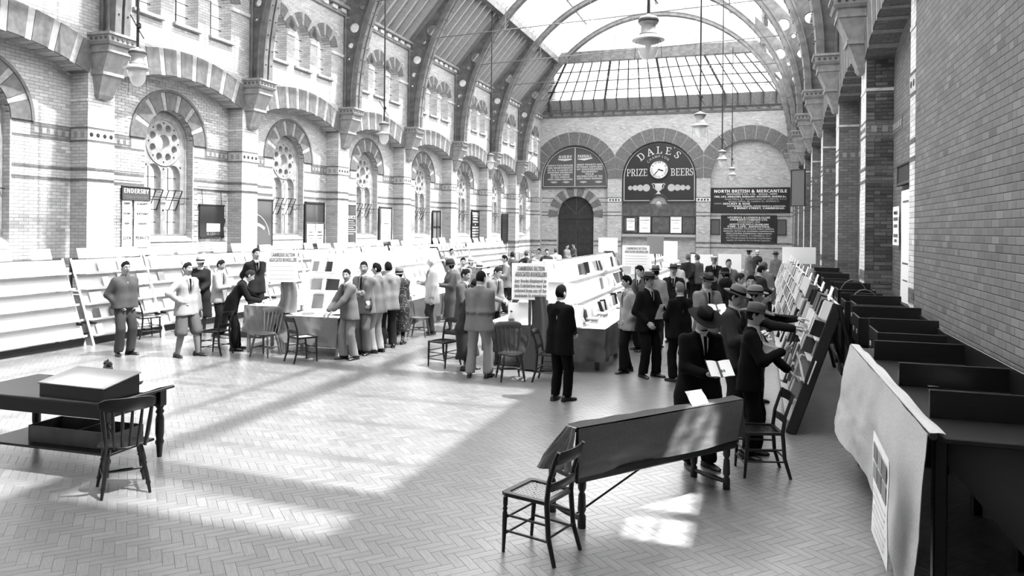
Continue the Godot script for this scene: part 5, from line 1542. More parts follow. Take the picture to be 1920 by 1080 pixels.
# ======== chairs ========
func P(x: float, y: float, z: float) -> Vector3: return Vector3(x, y, z)
func cane_chair(label: String, pos: Vector3, yaw: float, seat_mat = null, group := "") -> Node3D:
	# faces +z; bent back posts, two curved rails, a caned seat, turned front legs, double stretchers
	var o = thing("cane_chair", label, "chair", pos, yaw, group)
	var w := M["wood_black"] as Material
	for s in [-1, 1]:
		part(o, "back_post", tube_mesh([P(s * 0.19, 0, -0.26), P(s * 0.18, 0.2, -0.2), P(s * 0.175, 0.45, -0.18), P(s * 0.175, 0.62, -0.2), P(s * 0.18, 0.80, -0.26), P(s * 0.18, 0.85, -0.285)], [0.016, 0.02, 0.021, 0.019, 0.017, 0.015], 8), w)
		part(o, "front_leg", lathe_mesh([Vector2(0, 0), Vector2(0.013, 0), Vector2(0.014, 0.06), Vector2(0.018, 0.2), Vector2(0.02, 0.31), Vector2(0.014, 0.33), Vector2(0.021, 0.345), Vector2(0.014, 0.36), Vector2(0.019, 0.38), Vector2(0.019, 0.435), Vector2(0, 0.435)], 10), w, Transform3D(Basis(Vector3.RIGHT, -0.06) * Basis(Vector3.BACK, s * -0.03), P(s * 0.195, 0, 0.2)))
		part(o, "side_stretcher", tube_mesh([P(s * 0.185, 0.17, -0.2), P(s * 0.195, 0.17, 0.195)], 0.009, 6), w)
		part(o, "side_stretcher", tube_mesh([P(s * 0.183, 0.29, -0.19), P(s * 0.192, 0.29, 0.185)], 0.009, 6), w)
	for y in [0.14, 0.26]: part(o, "front_stretcher", tube_mesh([P(-0.195, y, 0.195), P(0.195, y, 0.195)], 0.009, 6), w)
	part(o, "rear_stretcher", tube_mesh([P(-0.185, 0.2, -0.205), P(0.185, 0.2, -0.205)], 0.009, 6), w)
	for q in [[0.80, -0.265, 0.045, 0.03], [0.57, -0.2, 0.032, 0.025]]:
		var mb = MB.new(); var rows = []
		for i in 9:
			var x = lerpf(-0.18, 0.18, i / 8.0); var c = -q[3] * (1.0 - pow(x / 0.18, 2))
			rows.append(PackedVector3Array([P(x, q[0] - q[2], q[1] + c + 0.012), P(x, q[0] - q[2], q[1] + c - 0.008), P(x, q[0] + q[2], q[1] + c - 0.02), P(x, q[0] + q[2], q[1] + c + 0.0)]))
		mb.sheet(rows, true)
		part(o, "back_rail", mb.mesh(), w)
	# seat: a frame round woven cane
	var fr = MB.new()
	var poly = PackedVector2Array([Vector2(-0.19, -0.19), Vector2(0.19, -0.19), Vector2(0.21, 0.18), Vector2(0.19, 0.22), Vector2(-0.19, 0.22), Vector2(-0.21, 0.18)])
	var inn = PackedVector2Array()
	for p in poly: inn.append(p * 0.8)
	fr.xf = Transform3D(Basis(Vector3.RIGHT, PI / 2), P(0, 0.45, 0))
	for i in poly.size():
		var j = (i + 1) % poly.size()
		var quad4 = PackedVector2Array([poly[i], poly[j], inn[j], inn[i]])
		fr.prism(quad4, -0.015, 0.012)
	part(o, "seat_frame", fr.mesh(), w)
	var cn = MB.new()
	for i in 13:
		var t = lerpf(-0.152, 0.152, i / 12.0); cn.box(P(t, 0.447, 0.0), Vector3(0.007, 0.004, 0.33)); cn.box(P(0, 0.449, t * 1.05 + 0.01), Vector3(0.33, 0.004, 0.007))
	for i in range(-10, 11):
		var t = i * 0.028
		var ln = 0.44 - absf(t) * 1.7
		if ln > 0.03:
			cn.box(P(t * 0.7, 0.448, t * 0.7), Vector3(ln, 0.003, 0.006), 0, Basis(Vector3.UP, PI / 4)); cn.box(P(t * 0.7, 0.448, -t * 0.7), Vector3(ln, 0.003, 0.006), 0, Basis(Vector3.UP, -PI / 4))
	part(o, "cane_seat", cn.mesh(), seat_mat if seat_mat else gray(0.62, 0.6))
	return o
func windsor_chair(label: String, pos: Vector3, yaw: float, mat = null, group := "") -> Node3D:
	# faces +z; a broad curved crest on splayed laths, saddle seat, turned legs with an H stretcher
	var o = thing("lath_back_chair", label, "chair", pos, yaw, group)
	var w = mat if mat else M["wood_dark"]
	var mb = MB.new(); var rows = []
	for i in 11:
		var x = lerpf(-0.235, 0.235, i / 10.0); var k = x / 0.235; var c = 0.06 * k * k; var hh = 0.055 - 0.03 * pow(absf(k), 6.0)
		rows.append(PackedVector3Array([P(x, 0.86 - hh, -0.31 + c + 0.016), P(x, 0.86 - hh, -0.31 + c - 0.014), P(x, 0.87 + hh, -0.335 + c - 0.014), P(x, 0.87 + hh, -0.335 + c + 0.016)]))
	mb.sheet(rows, true); mb.fan(rows[0], (rows[0][0] + rows[0][2]) * 0.5, true); mb.fan(rows[10], (rows[10][0] + rows[10][2]) * 0.5, false)
	part(o, "crest_rail", mb.mesh(), w)
	for i in 6:
		var k = i / 5.0 * 2.0 - 1.0
		var outer = i == 0 or i == 5
		var r = 0.016 if outer else 0.012
		var pts = [P(k * 0.16, 0.44, -0.175), P(k * 0.175, 0.55, -0.21), P(k * 0.19, 0.67, -0.255 + 0.03 * k * k), P(k * 0.205, 0.83, -0.305 + 0.045 * k * k)]
		part(o, "lath", tube_mesh(pts, [r, r * 1.25, r * 1.3, r], 8), w)
	mb = MB.new(); rows = []
	for q in [[0.0, 0.425], [0.6, 0.418], [0.96, 0.425], [1.0, 0.437], [0.97, 0.45], [0.7, 0.442], [0.0, 0.438]]:
		var r = PackedVector3Array()
		for j in 24:
			var a = -TAU * j / 24.0; var ex = 0.21 * (1.0 + 0.07 * cos(4.0 * a))
			r.append(P(cos(a) * ex * q[0], q[1], sin(a) * ex * q[0] * 0.98 + 0.01))
		rows.append(r)
	mb.sheet(rows, true); part(o, "seat", mb.mesh(), w)
	for sx in [-1, 1]:
		for sz in [-1, 1]:
			var top = P(sx * 0.135, 0.43, sz * 0.13); var ft = P(sx * 0.2, 0.0, sz * 0.2 - (0.03 if sz < 0 else 0.0))
			var pts = []; var rad = []
			for q in [[0.0, 0.014], [0.18, 0.02], [0.3, 0.023], [0.34, 0.016], [0.37, 0.025], [0.41, 0.016], [0.6, 0.02], [0.75, 0.019], [0.79, 0.024], [0.83, 0.016], [1.0, 0.013]]:
				pts.append(top.lerp(ft, q[0])); rad.append(q[1])
			part(o, "leg", tube_mesh(pts, rad, 8), w)
		part(o, "side_stretcher", tube_mesh([P(sx * 0.175, 0.18, -0.185), P(sx * 0.172, 0.18, 0.0), P(sx * 0.175, 0.18, 0.175)], [0.01, 0.017, 0.01], 6), w)
	part(o, "cross_stretcher", tube_mesh([P(-0.17, 0.18, 0), P(0, 0.18, 0), P(0.17, 0.18, 0)], [0.01, 0.017, 0.01], 6), w)
	return o
# a heading given as seen: 0 towards the viewer, 90 to the right of the picture, 180 away
func heading(p: Vector3, deg: float) -> float:
	var c = EYE - p; return atan2(c.x, c.z) + deg_to_rad(deg)
func build_chairs():
	var p = Vector3(-1.55, 0, -5.57)
	cane_chair("black cane seated chair standing alone before the draped bench", p, atan2(-0.95, -0.3))
	var l = [[276, 633, 115, "c", "dark cane chair with a pale seat beside the end of the nearest wall stand"], [404, 664, -125, "c", "dark chair seen from behind, between the plus fours and the raised table"],
		[497, 668, -35, "w", "lath backed chair nearest the writing man, before the lower covered table"], [566, 677, 118, "c", "dark chair with a pale seat, standing at the middle of the lower covered table"],
		[786, 631, 75, "w", "lath backed chair beside the woman in the flowered dress"], [832, 686, -40, "c", "cane chair with a pale seat behind the man in the belted jacket"],
		[957, 712, 12, "w", "lath backed chair facing out before the printed sign"], [1032, 715, 75, "c", "dark cane chair half hidden behind the man in black"], [1424, 886, -75, "c", "dark chair among the readers at the foot of the nearest sloping rack"]]
	for q in l:
		var b = at_h(q[0], q[1])
		if q[3] == "c": cane_chair(q[4], b, heading(b, q[2]), M["wood_black"] if "behind" in q[4] or "readers" in q[4] else gray(0.8, 0.6))
		else: windsor_chair(q[4], b, heading(b, q[2]), M["wood_mid"] if "writing" in q[4] or "flowered" in q[4] else M["wood_dark"])
	var b = at_h(231, 917)
	windsor_chair("dark lath backed chair drawn up to the desk with the alarm clock", b, heading(b, 186), M["wood_black"])

# ======== the foreground ========
func build_foreground():
	# bench with a draped back, seen from behind
	var a = Vector3(-1.39, 0, -6.02); var b = Vector3(-0.14, 0, -7.55)
	var mid = (a + b) * 0.5; var d = (b - a); var L = d.length()
	var o = thing("draped_bench", "bench seen from behind, a thin dark cloth hung over its high back", "bench", mid, atan2(-d.z, d.x))
	# local: x along, +z behind towards the viewer
	var w := M["wood_black"] as Material
	for s in [-1, 1]:
		for z in [0.0, -0.42]:
			part(o, "leg", lathe_mesh([Vector2(0, 0), Vector2(0.035, 0.0), Vector2(0.035, 0.1), Vector2(0.022, 0.12), Vector2(0.036, 0.15), Vector2(0.03, 0.28), Vector2(0.02, 0.3), Vector2(0.035, 0.33), Vector2(0.035, 0.42), Vector2(0, 0.42)], 10), w, Transform3D(Basis(), P(s * (L * 0.5 - 0.1), 0, z)))
		part(o, "end_stretcher", tube_mesh([P(s * (L * 0.5 - 0.1), 0.07, 0), P(s * (L * 0.5 - 0.1), 0.07, -0.2), P(s * (L * 0.5 - 0.1), 0.07, -0.42)], [0.018, 0.03, 0.018], 8), w)
		part(o, "back_post", box_mesh(Vector3(0.05, 0.44, 0.05), 0.008), w, Transform3D(Basis(Vector3.RIGHT, 0.1), P(s * (L * 0.5 - 0.03), 0.62, 0.03)))
	part(o, "seat", box_mesh(Vector3(L, 0.04, 0.48), 0.012), w, Transform3D(Basis(), P(0, 0.43, -0.2)))
	part(o, "seat_rail", box_mesh(Vector3(L, 0.075, 0.045), 0.015), w, Transform3D(Basis(), P(0, 0.43, 0.03)))
	part(o, "top_rail", box_mesh(Vector3(L + 0.02, 0.055, 0.07), 0.02), w, Transform3D(Basis(), P(0, 0.835, 0.055)))
	part(o, "brace", tube_mesh([P(-L * 0.5 + 0.12, 0.08, -0.1), P(-0.2, 0.4, 0.0)], 0.009, 6), w)
	var th = M["drape_dark"].duplicate(); th.backlight_enabled = true; th.backlight = Color(0.3, 0.3, 0.3); th.albedo_color = Color(0.36, 0.36, 0.36); th.roughness = 0.55; th.metallic_specular = 0.5
	var ov = [P(-L * 0.5 - 0.02, 0.868, 0.09), P(-L * 0.2, 0.865, 0.1), P(L * 0.2, 0.868, 0.09), P(L * 0.5 + 0.02, 0.87, 0.09)]
	var ft = [P(-L * 0.5 + 0.0, 0.45, 0.06), P(-L * 0.1, 0.46, 0.06), P(L * 0.5, 0.48, 0.06)]
	part(o, "cloth", drape(ov, ft, P(0, 0, 1), 0.034, 1.7, 15, 24), th)
	part(o, "cloth_top", drape([P(-L * 0.5 - 0.02, 0.868, 0.094), P(L * 0.5 + 0.02, 0.87, 0.094)], [P(-L * 0.5 - 0.03, 0.872, -0.04), P(L * 0.5 + 0.03, 0.874, -0.04)], P(0, 1, 0), 0.006, 5.0, 17, 6), M["drape_dark"])
	part(o, "cloth_end", drape([P(-L * 0.5 - 0.03, 0.868, 0.08), P(-L * 0.5 - 0.03, 0.86, -0.05)], [P(-L * 0.5 - 0.05, 0.5, 0.05), P(-L * 0.5 - 0.06, 0.42, -0.42)], P(-1, 0, 0), 0.04, 1.2, 19), th)
	part(o, "cloth_end", drape([P(L * 0.5 + 0.03, 0.87, 0.09), P(L * 0.5 + 0.03, 0.86, -0.08)], [P(L * 0.5 + 0.04, 0.5, 0.1), P(L * 0.5 + 0.05, 0.46, -0.1)], P(1, 0, 0), 0.02, 1.0, 23), M["drape_dark"])
	var q = thing("loose_paper", "white sheet of paper propped on the back of the draped bench", "paper", o.transform * P(L * 0.24, 0.93, 0.0), o.rotation.y)
	part(q, "sheet", paper_mesh(0.22, 0.16), M["paper"], Transform3D(Basis(Vector3.RIGHT, -0.7), Vector3.ZERO))
	build_desk()
	build_merchants_side()
func build_desk():
	var c = at_h(299, 856)
	var o = thing("desk", "dark turned leg table carrying a writing box and an alarm clock", "desk", Vector3(c.x, 0, c.z), 0.03)
	# local: its far right leg at the origin; the top runs to -x and to +z, towards the viewer
	var w := M["wood_black"] as Material
	part(o, "table_top", box_mesh(Vector3(1.9, 0.03, 0.94), 0.008), M["wood_dark"], Transform3D(Basis(), P(-0.85, 0.745, 0.36)))
	part(o, "apron", box_mesh(Vector3(1.72, 0.15, 0.78), 0.0), w, Transform3D(Basis(), P(-0.85, 0.655, 0.36)))
	var legp = [Vector2(0, 0), Vector2(0.025, 0), Vector2(0.035, 0.13), Vector2(0.045, 0.15), Vector2(0.045, 0.17), Vector2(0.035, 0.19), Vector2(0.045, 0.25), Vector2(0.045, 0.4), Vector2(0.038, 0.44), Vector2(0.03, 0.46), Vector2(0.046, 0.49), Vector2(0.03, 0.52), Vector2(0.045, 0.545), Vector2(0.03, 0.56), Vector2(0, 0.56)]
	for x in [0.0, -1.7]:
		for z in [0.0, 0.72]:
			part(o, "leg", lathe_mesh(legp, 14), w, Transform3D(Basis(), P(x, 0, z)))
			part(o, "leg_block", box_mesh(Vector3(0.095, 0.18, 0.095), 0.006), w, Transform3D(Basis(), P(x, 0.64, z)))
	var xf = o.transform
	var bx = thing("writing_box", "black sloping writing box with a pale edged lid on the desk", "writing box"); bx.transform = xf * Transform3D(Basis(Vector3.UP, -0.05), P(-0.37, 0.762, 0.56))
	var mb = MB.new(); mb.prism(PackedVector2Array([Vector2(-0.22, 0), Vector2(0.22, 0), Vector2(0.22, 0.2), Vector2(-0.22, 0.12)]), -0.42, 0.42)
	part(bx, "case", mb.mesh(), w, Transform3D(Basis(Vector3.UP, PI / 2), Vector3.ZERO))
	part(bx, "lid", box_mesh(Vector3(0.87, 0.016, 0.47), 0.004), gray(0.5, 0.5), Transform3D(Basis(Vector3.RIGHT, 0.18), P(0, 0.175, 0.0)))
	var hc = thing("cloth_bundle", "soft white bundle with a dark underside lying behind the writing box", "bundle"); hc.transform = xf * Transform3D(Basis(Vector3.UP, 0.3), P(-0.38, 0.762, 0.08))
	mb = MB.new(); mb.xf = Transform3D(Basis.from_scale(Vector3(1.25, 1.0, 0.9)), Vector3.ZERO)
	mb.lathe([Vector2(0.0, 0.15), Vector2(0.06, 0.145), Vector2(0.11, 0.12), Vector2(0.14, 0.08), Vector2(0.145, 0.05)], 18); part(hc, "cover", mb.mesh(), gray(0.9))
	mb = MB.new(); mb.xf = Transform3D(Basis.from_scale(Vector3(1.25, 1.0, 0.9)), Vector3.ZERO); mb.lathe([Vector2(0.145, 0.05), Vector2(0.14, 0.02), Vector2(0.0, 0.0)], 18); part(hc, "underside", mb.mesh(), gray(0.12))
	var bp = thing("desk_sheet", "white sheet spread on the right corner of the desk", "paper"); bp.position = xf * P(-0.08, 0.763, 0.12)  # flat white sheet laid over the corner of the desk top
	part(bp, "sheet", paper_mesh(0.34, 0.42), M["paper"], Transform3D(Basis(Vector3.RIGHT, -PI / 2), P(0, 0.007, 0)))
	var ck = thing("alarm_clock", "round black twin bell alarm clock on the desk", "clock"); ck.transform = xf * Transform3D(Basis(Vector3.UP, -0.5), P(-0.7, 0.762, 0.0))
	part(ck, "case", lathe_mesh([Vector2(0, -0.03), Vector2(0.085, -0.03), Vector2(0.092, -0.01), Vector2(0.092, 0.02), Vector2(0.08, 0.03), Vector2(0, 0.03)], 24), gray(0.1, 0.4), Transform3D(Basis(Vector3.RIGHT, PI / 2), P(0, 0.11, 0)))
	for s in [-1, 1]:
		part(ck, "bell", lathe_mesh([Vector2(0, 0.035), Vector2(0.02, 0.03), Vector2(0.032, 0.01), Vector2(0.034, 0.0)], 12), gray(0.2, 0.4), Transform3D(Basis(Vector3.BACK, -s * 0.5), P(s * 0.045, 0.195, 0)))
		part(ck, "foot", tube_mesh([P(s * 0.05, 0.04, 0), P(s * 0.065, 0.0, 0)], 0.009, 6), gray(0.2, 0.4))
	part(ck, "handle", tube_mesh([P(-0.03, 0.22, 0), P(0, 0.245, 0), P(0.03, 0.22, 0)], 0.007, 6), gray(0.15, 0.4))
	var tr = thing("tray_box", "open grey partitioned tray on the shelf under the desk", "tray")
	tr.position = xf * P(-0.62, 0.215, 0.36); tr.rotation.y = o.rotation.y
	mb = MB.new(); mb.box(P(0, 0.01, 0), Vector3(1.1, 0.02, 0.4))
	for z in [-0.195, 0.195]: mb.box(P(0, 0.09, z), Vector3(1.1, 0.16, 0.014))
	for x in [-0.545, 0.1, 0.545]: mb.box(P(x, 0.09, 0), Vector3(0.014, 0.16, 0.39))
	part(tr, "tray", mb.mesh(), M["board_mid"])
	part(o, "shelf", box_mesh(Vector3(1.66, 0.025, 0.62), 0.005), w, Transform3D(Basis(), P(-0.85, 0.2, 0.36)))
func stall_desk(label: String, pos: Vector3, size: Vector3, group: String) -> Node3D:
	# a corn merchant's stand: an open topped dark box on a boarded pedestal, its left front corner foremost
	var o = thing("merchant_stand", label, "stand", pos, right_frame().basis.get_euler().y, group)
	var w := M["wood_dark"] as Material
	var hb = 0.34
	part(o, "pedestal", box_mesh(Vector3(size.x - 0.12, size.y - hb, size.z - 0.12), 0.01), M["wood_black"], Transform3D(Basis(), P(0, (size.y - hb) * 0.5, 0)))
	part(o, "box_floor", box_mesh(Vector3(size.x, 0.025, size.z), 0.004), w, Transform3D(Basis(), P(0, size.y - hb + 0.012, 0)))
	for s in [-1, 1]:
		part(o, "box_side", box_mesh(Vector3(0.022, hb, size.z), 0.004), w, Transform3D(Basis(), P(s * (size.x * 0.5 - 0.011), size.y - hb * 0.5, 0)))
		part(o, "box_side", box_mesh(Vector3(size.x, hb * (1.0 if s > 0 else 1.25), 0.022), 0.004), w, Transform3D(Basis(), P(0, size.y - hb * 0.5 + (0.0 if s > 0 else hb * 0.125), s * (size.z * 0.5 - 0.011))))
	part(o, "partition", box_mesh(Vector3(size.x - 0.04, hb * 0.6, 0.015), 0.003), M["wood_mid"], Transform3D(Basis(), P(0, size.y - hb * 0.66, 0.02)))
	for z in [-0.16, 0.16]: part(o, "name_plate", box_mesh(Vector3(0.006, 0.05, 0.07), 0.002), gray(0.7), Transform3D(Basis(), P(-size.x * 0.5 - 0.003, size.y - hb * 0.55, z)))
	return o
func build_merchants_side():
	var g = "merchants' stands along the dark wall"
	var l = [[9.15, 1.67, Vector3(0.72, 1.42, 0.66)], [10.2, 1.66, Vector3(0.8, 1.46, 0.7)], [11.5, 1.72, Vector3(0.66, 1.5, 0.62)], [12.9, 1.72, Vector3(0.62, 1.42, 0.7)], [14.3, 1.75, Vector3(0.6, 1.5, 0.66)], [15.6, 1.78, Vector3(0.56, 1.44, 0.6)], [18.2, 1.85, Vector3(0.6, 1.46, 0.66)], [20.2, 1.85, Vector3(0.6, 1.5, 0.66)]]
	for i in l.size():
		var q = l[i]; stall_desk("dark open topped wooden stand by the shaded wall, %s from the draped counter" % ordinal(i), Vector3(q[1], 0, -q[0]), q[2], g)
	for k in 2:   # bent hoops standing in two of the boxes
		var o = thing("bent_hoop", "thin bent hoop rising from the %s merchant's stand" % ["fourth", "fifth"][k], "hoop", Vector3(1.72, 0, -12.9 - 1.4 * k))
		var pts = []
		for i in 13: pts.append(P(0.25 * cos(PI * i / 12.0), [1.17, 1.24][k] + 0.42 * sin(PI * i / 12.0), 0.05))
		part(o, "rod", tube_mesh(pts, 0.01, 6), gray(0.35, 0.4))
	# long counter with a cloth over its front
	var o = thing("draped_counter", "tall counter by the shaded wall with a pale creased cloth over its front", "counter", Vector3(1.55, 0, -7.0))
	var w := M["wood_black"] as Material
	part(o, "counter_top", box_mesh(Vector3(0.9, 0.035, 3.7), 0.006), M["wood_dark"], Transform3D(Basis(), P(0, 1.222, 0.0)))
	part(o, "front_rail", tube_mesh([P(-0.47, 1.245, 1.86), P(-0.47, 1.245, -1.86)], 0.024, 8), M["wood_mid"])
	for z in [-1.7, -0.55, 0.6, 1.7]:
		for x in [-0.4, 0.38]:
			part(o, "leg", box_mesh(Vector3(0.08, 1.2, 0.08), 0.01), w, Transform3D(Basis(), P(x, 0.6, z)))
	part(o, "back_board", box_mesh(Vector3(0.03, 0.9, 3.5), 0.0), w, Transform3D(Basis(), P(0.3, 0.7, 0)))
	for z in [-1.1, 0.2, 1.3]: part(o, "tray_wall", box_mesh(Vector3(0.8, 0.2, 0.03), 0.004), w, Transform3D(Basis(), P(0.02, 1.33, z)))
	part(o, "tray_wall", box_mesh(Vector3(0.03, 0.22, 3.5), 0.004), w, Transform3D(Basis(), P(0.42, 1.34, 0)))
	part(o, "cloth", drape([P(-0.5, 1.27, 1.9), P(-0.5, 1.27, -1.86)], [P(-0.55, 0.12, 1.9), P(-0.56, 0.22, 0.6), P(-0.54, 0.3, -0.3), P(-0.6, 0.34, -1.0), P(-0.66, 0.42, -1.75)], P(-1, 0, 0), 0.05, 1.6, 27, 26), M["drape_pale"])
	part(o, "cloth_top", drape([P(-0.5, 1.27, 1.9), P(-0.5, 1.27, -1.86)], [P(-0.41, 1.262, 1.9), P(-0.41, 1.262, -1.86)], P(0, 1, 0), 0.012, 4.0, 28, 6), M["drape_pale"])
	var n = thing("counter_poster", "white poster with a block of pictures hung on the pale cloth of the counter", "poster")
	n.transform = Transform3D(Basis(Vector3.UP, -PI / 2) * Basis(Vector3.BACK, -0.06), P(0.86, 0.68, -5.62))
	part(n, "paper", paper_mesh(0.62, 0.74), M["paper"])
	for i in 2:
		for j in 3: part(n, "picture", box_mesh(Vector3(0.15, 0.12, 0.003)), gray(0.45 + 0.1 * ((i + j) % 2)), Transform3D(Basis(), P(-0.18 + 0.18 * j, 0.25 - 0.14 * i, 0.008)))
	for i in 6: part(n, "small_print", box_mesh(Vector3(0.5 - 0.06 * (i % 3), 0.012, 0.003)), gray(0.7), Transform3D(Basis(), P(0, -0.02 - 0.055 * i, 0.008)))
	for q in [[-0.05, 1.0, 0.9, "white paper lying on the draped counter, the farther of two"], [0.05, 1.5, 0.9, "white paper lying on the draped counter, the nearer of two"]]:
		var pp = thing("loose_paper", q[3], "paper", Vector3(1.55 + q[0], 1.244, -7.9 + q[1]), 0.3 * q[1])
		part(pp, "sheet", paper_mesh(0.3, 0.2), M["paper"], Transform3D(Basis(Vector3.RIGHT, -PI / 2), P(0, 0.007, 0)))

# ======== people ========
# A field of smoothly joined tapered bones on a grid, drawn as surface nets: coats, trousers and skirts over a jointed figure.
class Field:
	var o: Vector3; var h: float; var nx: int; var ny: int; var nz: int
	var d := PackedFloat32Array()
	func _init(lo: Vector3, hi: Vector3, cell: float):
		o = lo; h = cell
		nx = int((hi.x - lo.x) / h) + 2; ny = int((hi.y - lo.y) / h) + 2; nz = int((hi.z - lo.z) / h) + 2
		d.resize(nx * ny * nz); d.fill(9.0)
	func bone(a: Vector3, b: Vector3, ra: float, rb: float, k: float):
		var m := maxf(ra, rb) + k * 0.6 + h * 1.6
		var x0 := maxi(0, int((minf(a.x, b.x) - m - o.x) / h)); var x1 := mini(nx - 1, int((maxf(a.x, b.x) + m - o.x) / h) + 1)
		var y0 := maxi(0, int((minf(a.y, b.y) - m - o.y) / h)); var y1 := mini(ny - 1, int((maxf(a.y, b.y) + m - o.y) / h) + 1)
		var z0 := maxi(0, int((minf(a.z, b.z) - m - o.z) / h)); var z1 := mini(nz - 1, int((maxf(a.z, b.z) + m - o.z) / h) + 1)
		var ab := b - a
		var l2 := maxf(ab.length_squared(), 1e-8)
		var dr := rb - ra
		for iz in range(z0, z1 + 1):
			for iy in range(y0, y1 + 1):
				var i := (iz * ny + iy) * nx + x0
				var q := Vector3(o.x + x0 * h, o.y + iy * h, o.z + iz * h) - a
				for ix in range(x0, x1 + 1):
					var t := clampf(q.dot(ab) / l2, 0.0, 1.0)
					var s := (q - ab * t).length() - ra - dr * t
					var w := d[i]
					var e := maxf(k - absf(w - s), 0.0)
					d[i] = minf(w, s) - e * e * 0.25 / k
					i += 1
					q.x += h
	func cut_below(y: float):
		for iz in nz:
			for iy in mini(ny, int((y - o.y) / h) + 2):
				var c := y - (o.y + iy * h)
				var i := (iz * ny + iy) * nx
				for ix in nx: d[i + ix] = maxf(d[i + ix], c)
	func near(p: Vector3) -> float:
		var q := (p - o) / h
		var x := clampi(int(q.x), 0, nx - 2); var y := clampi(int(q.y), 0, ny - 2); var z := clampi(int(q.z), 0, nz - 2)
		var f := q - Vector3(x, y, z)
		var i := (z * ny + y) * nx + x
		var a := lerpf(lerpf(d[i], d[i + 1], f.x), lerpf(d[i + nx], d[i + nx + 1], f.x), f.y)
		i += nx * ny
		var b := lerpf(lerpf(d[i], d[i + 1], f.x), lerpf(d[i + nx], d[i + nx + 1], f.x), f.y)
		return lerpf(a, b, f.z)
	func march(p: Vector3, dir: Vector3, far: float) -> Vector3:
		var t := 0.0
		while t < far:
			var s := near(p + dir * t)
			if s < 0.0: break
			t += clampf(s * 0.7, 0.004, 0.03)
		return p + dir * t
	func nets(mb: MB, fold := 0.0, seed_ := 0):
		var id := PackedInt32Array(); id.resize(nx * ny * nz); id.fill(-1)
		var base := mb.v.size()
		var sy := nx; var sz := nx * ny
		var nzz = FastNoiseLite.new(); nzz.seed = seed_; nzz.frequency = 4.5
		var off := [0, 1, sy, sy + 1, sz, sz + 1, sz + sy, sz + sy + 1]
		var edges := [0, 1, 0, 2, 0, 4, 1, 3, 1, 5, 2, 3, 2, 6, 3, 7, 4, 5, 4, 6, 5, 7, 6, 7]
		var active := PackedInt32Array()
		for z in nz - 1:
			for y in ny - 1:
				var i := (z * ny + y) * nx
				for x in nx - 1:
					var v0 := d[i]
					if v0 < 0.12:
						var neg := 0
						for c in 8:
							if d[i + off[c]] < 0.0: neg += 1
						if neg > 0 and neg < 8:
							var s := Vector3.ZERO; var n := 0
							for e in 12:
								var a: int = edges[e * 2]; var b: int = edges[e * 2 + 1]
								var va := d[i + off[a]]; var vb := d[i + off[b]]
								if (va < 0.0) != (vb < 0.0):
									var t := va / (va - vb)
									s += Vector3(lerpf(a & 1, b & 1, t), lerpf((a >> 1) & 1, (b >> 1) & 1, t), lerpf(a >> 2, b >> 2, t)); n += 1
							id[i] = mb.v.size()
							mb.v.append(o + (Vector3(x, y, z) + s / n) * h); mb.n.append(Vector3.ZERO); mb.c.append(mb.col); mb.uv.append(Vector2.ZERO)
							active.append(i)
					i += 1
		for i in active:
			var x := i % nx; var y := (i / nx) % ny; var z := i / sz
			var inside := d[i] < 0.0
			if x > 0 and y > 0 and z > 0:
				for ax in 3:
					var st: int = [1, sy, sz][ax]
					if (d[i + st] < 0.0) == inside: continue
					var p: int = [sy, sz, 1][ax]; var q: int = [sz, 1, sy][ax]
					var a := id[i]; var b := id[i - p]; var c := id[i - p - q]; var e := id[i - q]
					if a < 0 or b < 0 or c < 0 or e < 0: continue
					if not inside:
						var w := b; b = e; e = w
					var nn := (mb.v[c] - mb.v[a]).cross(mb.v[e] - mb.v[b])
					mb.n[a] += nn; mb.n[b] += nn; mb.n[c] += nn; mb.n[e] += nn
					mb.ix.append(a); mb.ix.append(c); mb.ix.append(b); mb.ix.append(a); mb.ix.append(e); mb.ix.append(c)
		for i in range(base, mb.v.size()):
			mb.n[i] = mb.n[i].normalized()
			if fold > 0.0:
				var p := mb.v[i]
				mb.v[i] = p + mb.n[i] * fold * nzz.get_noise_3d(p.x * 1.6, p.y * 0.9 + p.x, p.z * 1.6)

var heads := {}
func head_point(y: float, ph: float, grow := 1.0) -> Vector3:
	# y from 1 (crown) to -1 (chin), ph from -PI to PI with 0 the face
	var th = acos(clampf(y, -1, 1))
	var sx = sin(th)
	var lowr = clampf(-y, 0.0, 1.0)
	var w = 0.074 * (1.0 - 0.26 * pow(lowr, 1.6))
	var dz = 0.092 * (1.0 - 0.18 * lowr)
	# squarer skull and jaw than a ball
	sx = pow(sx, 0.82)
	var p = Vector3(w * sx * sin(ph), 0.116 * y, dz * sx * cos(ph) - 0.006 + 0.012 * lowr)
	var front = clampf(cos(ph), 0.0, 1.0)
	var Y = p.y
	var g = func(a, s): return exp(-a * a / (s * s))
	if front > 0.0:
		var k = front * front
		p.z += 0.024 * g.call(p.x, 0.012) * (g.call(Y + 0.022, 0.014) + 0.55 * g.call(Y + 0.002, 0.022)) * k
		for s in [-1, 1]:
			p.z -= 0.010 * g.call(p.x - s * 0.031, 0.016) * g.call(Y - 0.012, 0.013) * k
			p.z += 0.004 * g.call(p.x - s * 0.03, 0.02) * g.call(Y - 0.032, 0.009) * k
			p.z += 0.004 * g.call(p.x - s * 0.042, 0.018) * g.call(Y + 0.022, 0.018) * k
		p.z += 0.006 * g.call(p.x, 0.022) * (g.call(Y + 0.052, 0.006) + g.call(Y + 0.064, 0.006)) * k
		p.z -= 0.003 * g.call(p.x, 0.02) * g.call(Y + 0.058, 0.003) * k
		p.z += 0.008 * g.call(p.x, 0.02) * g.call(Y + 0.094, 0.014) * k
	return p * grow
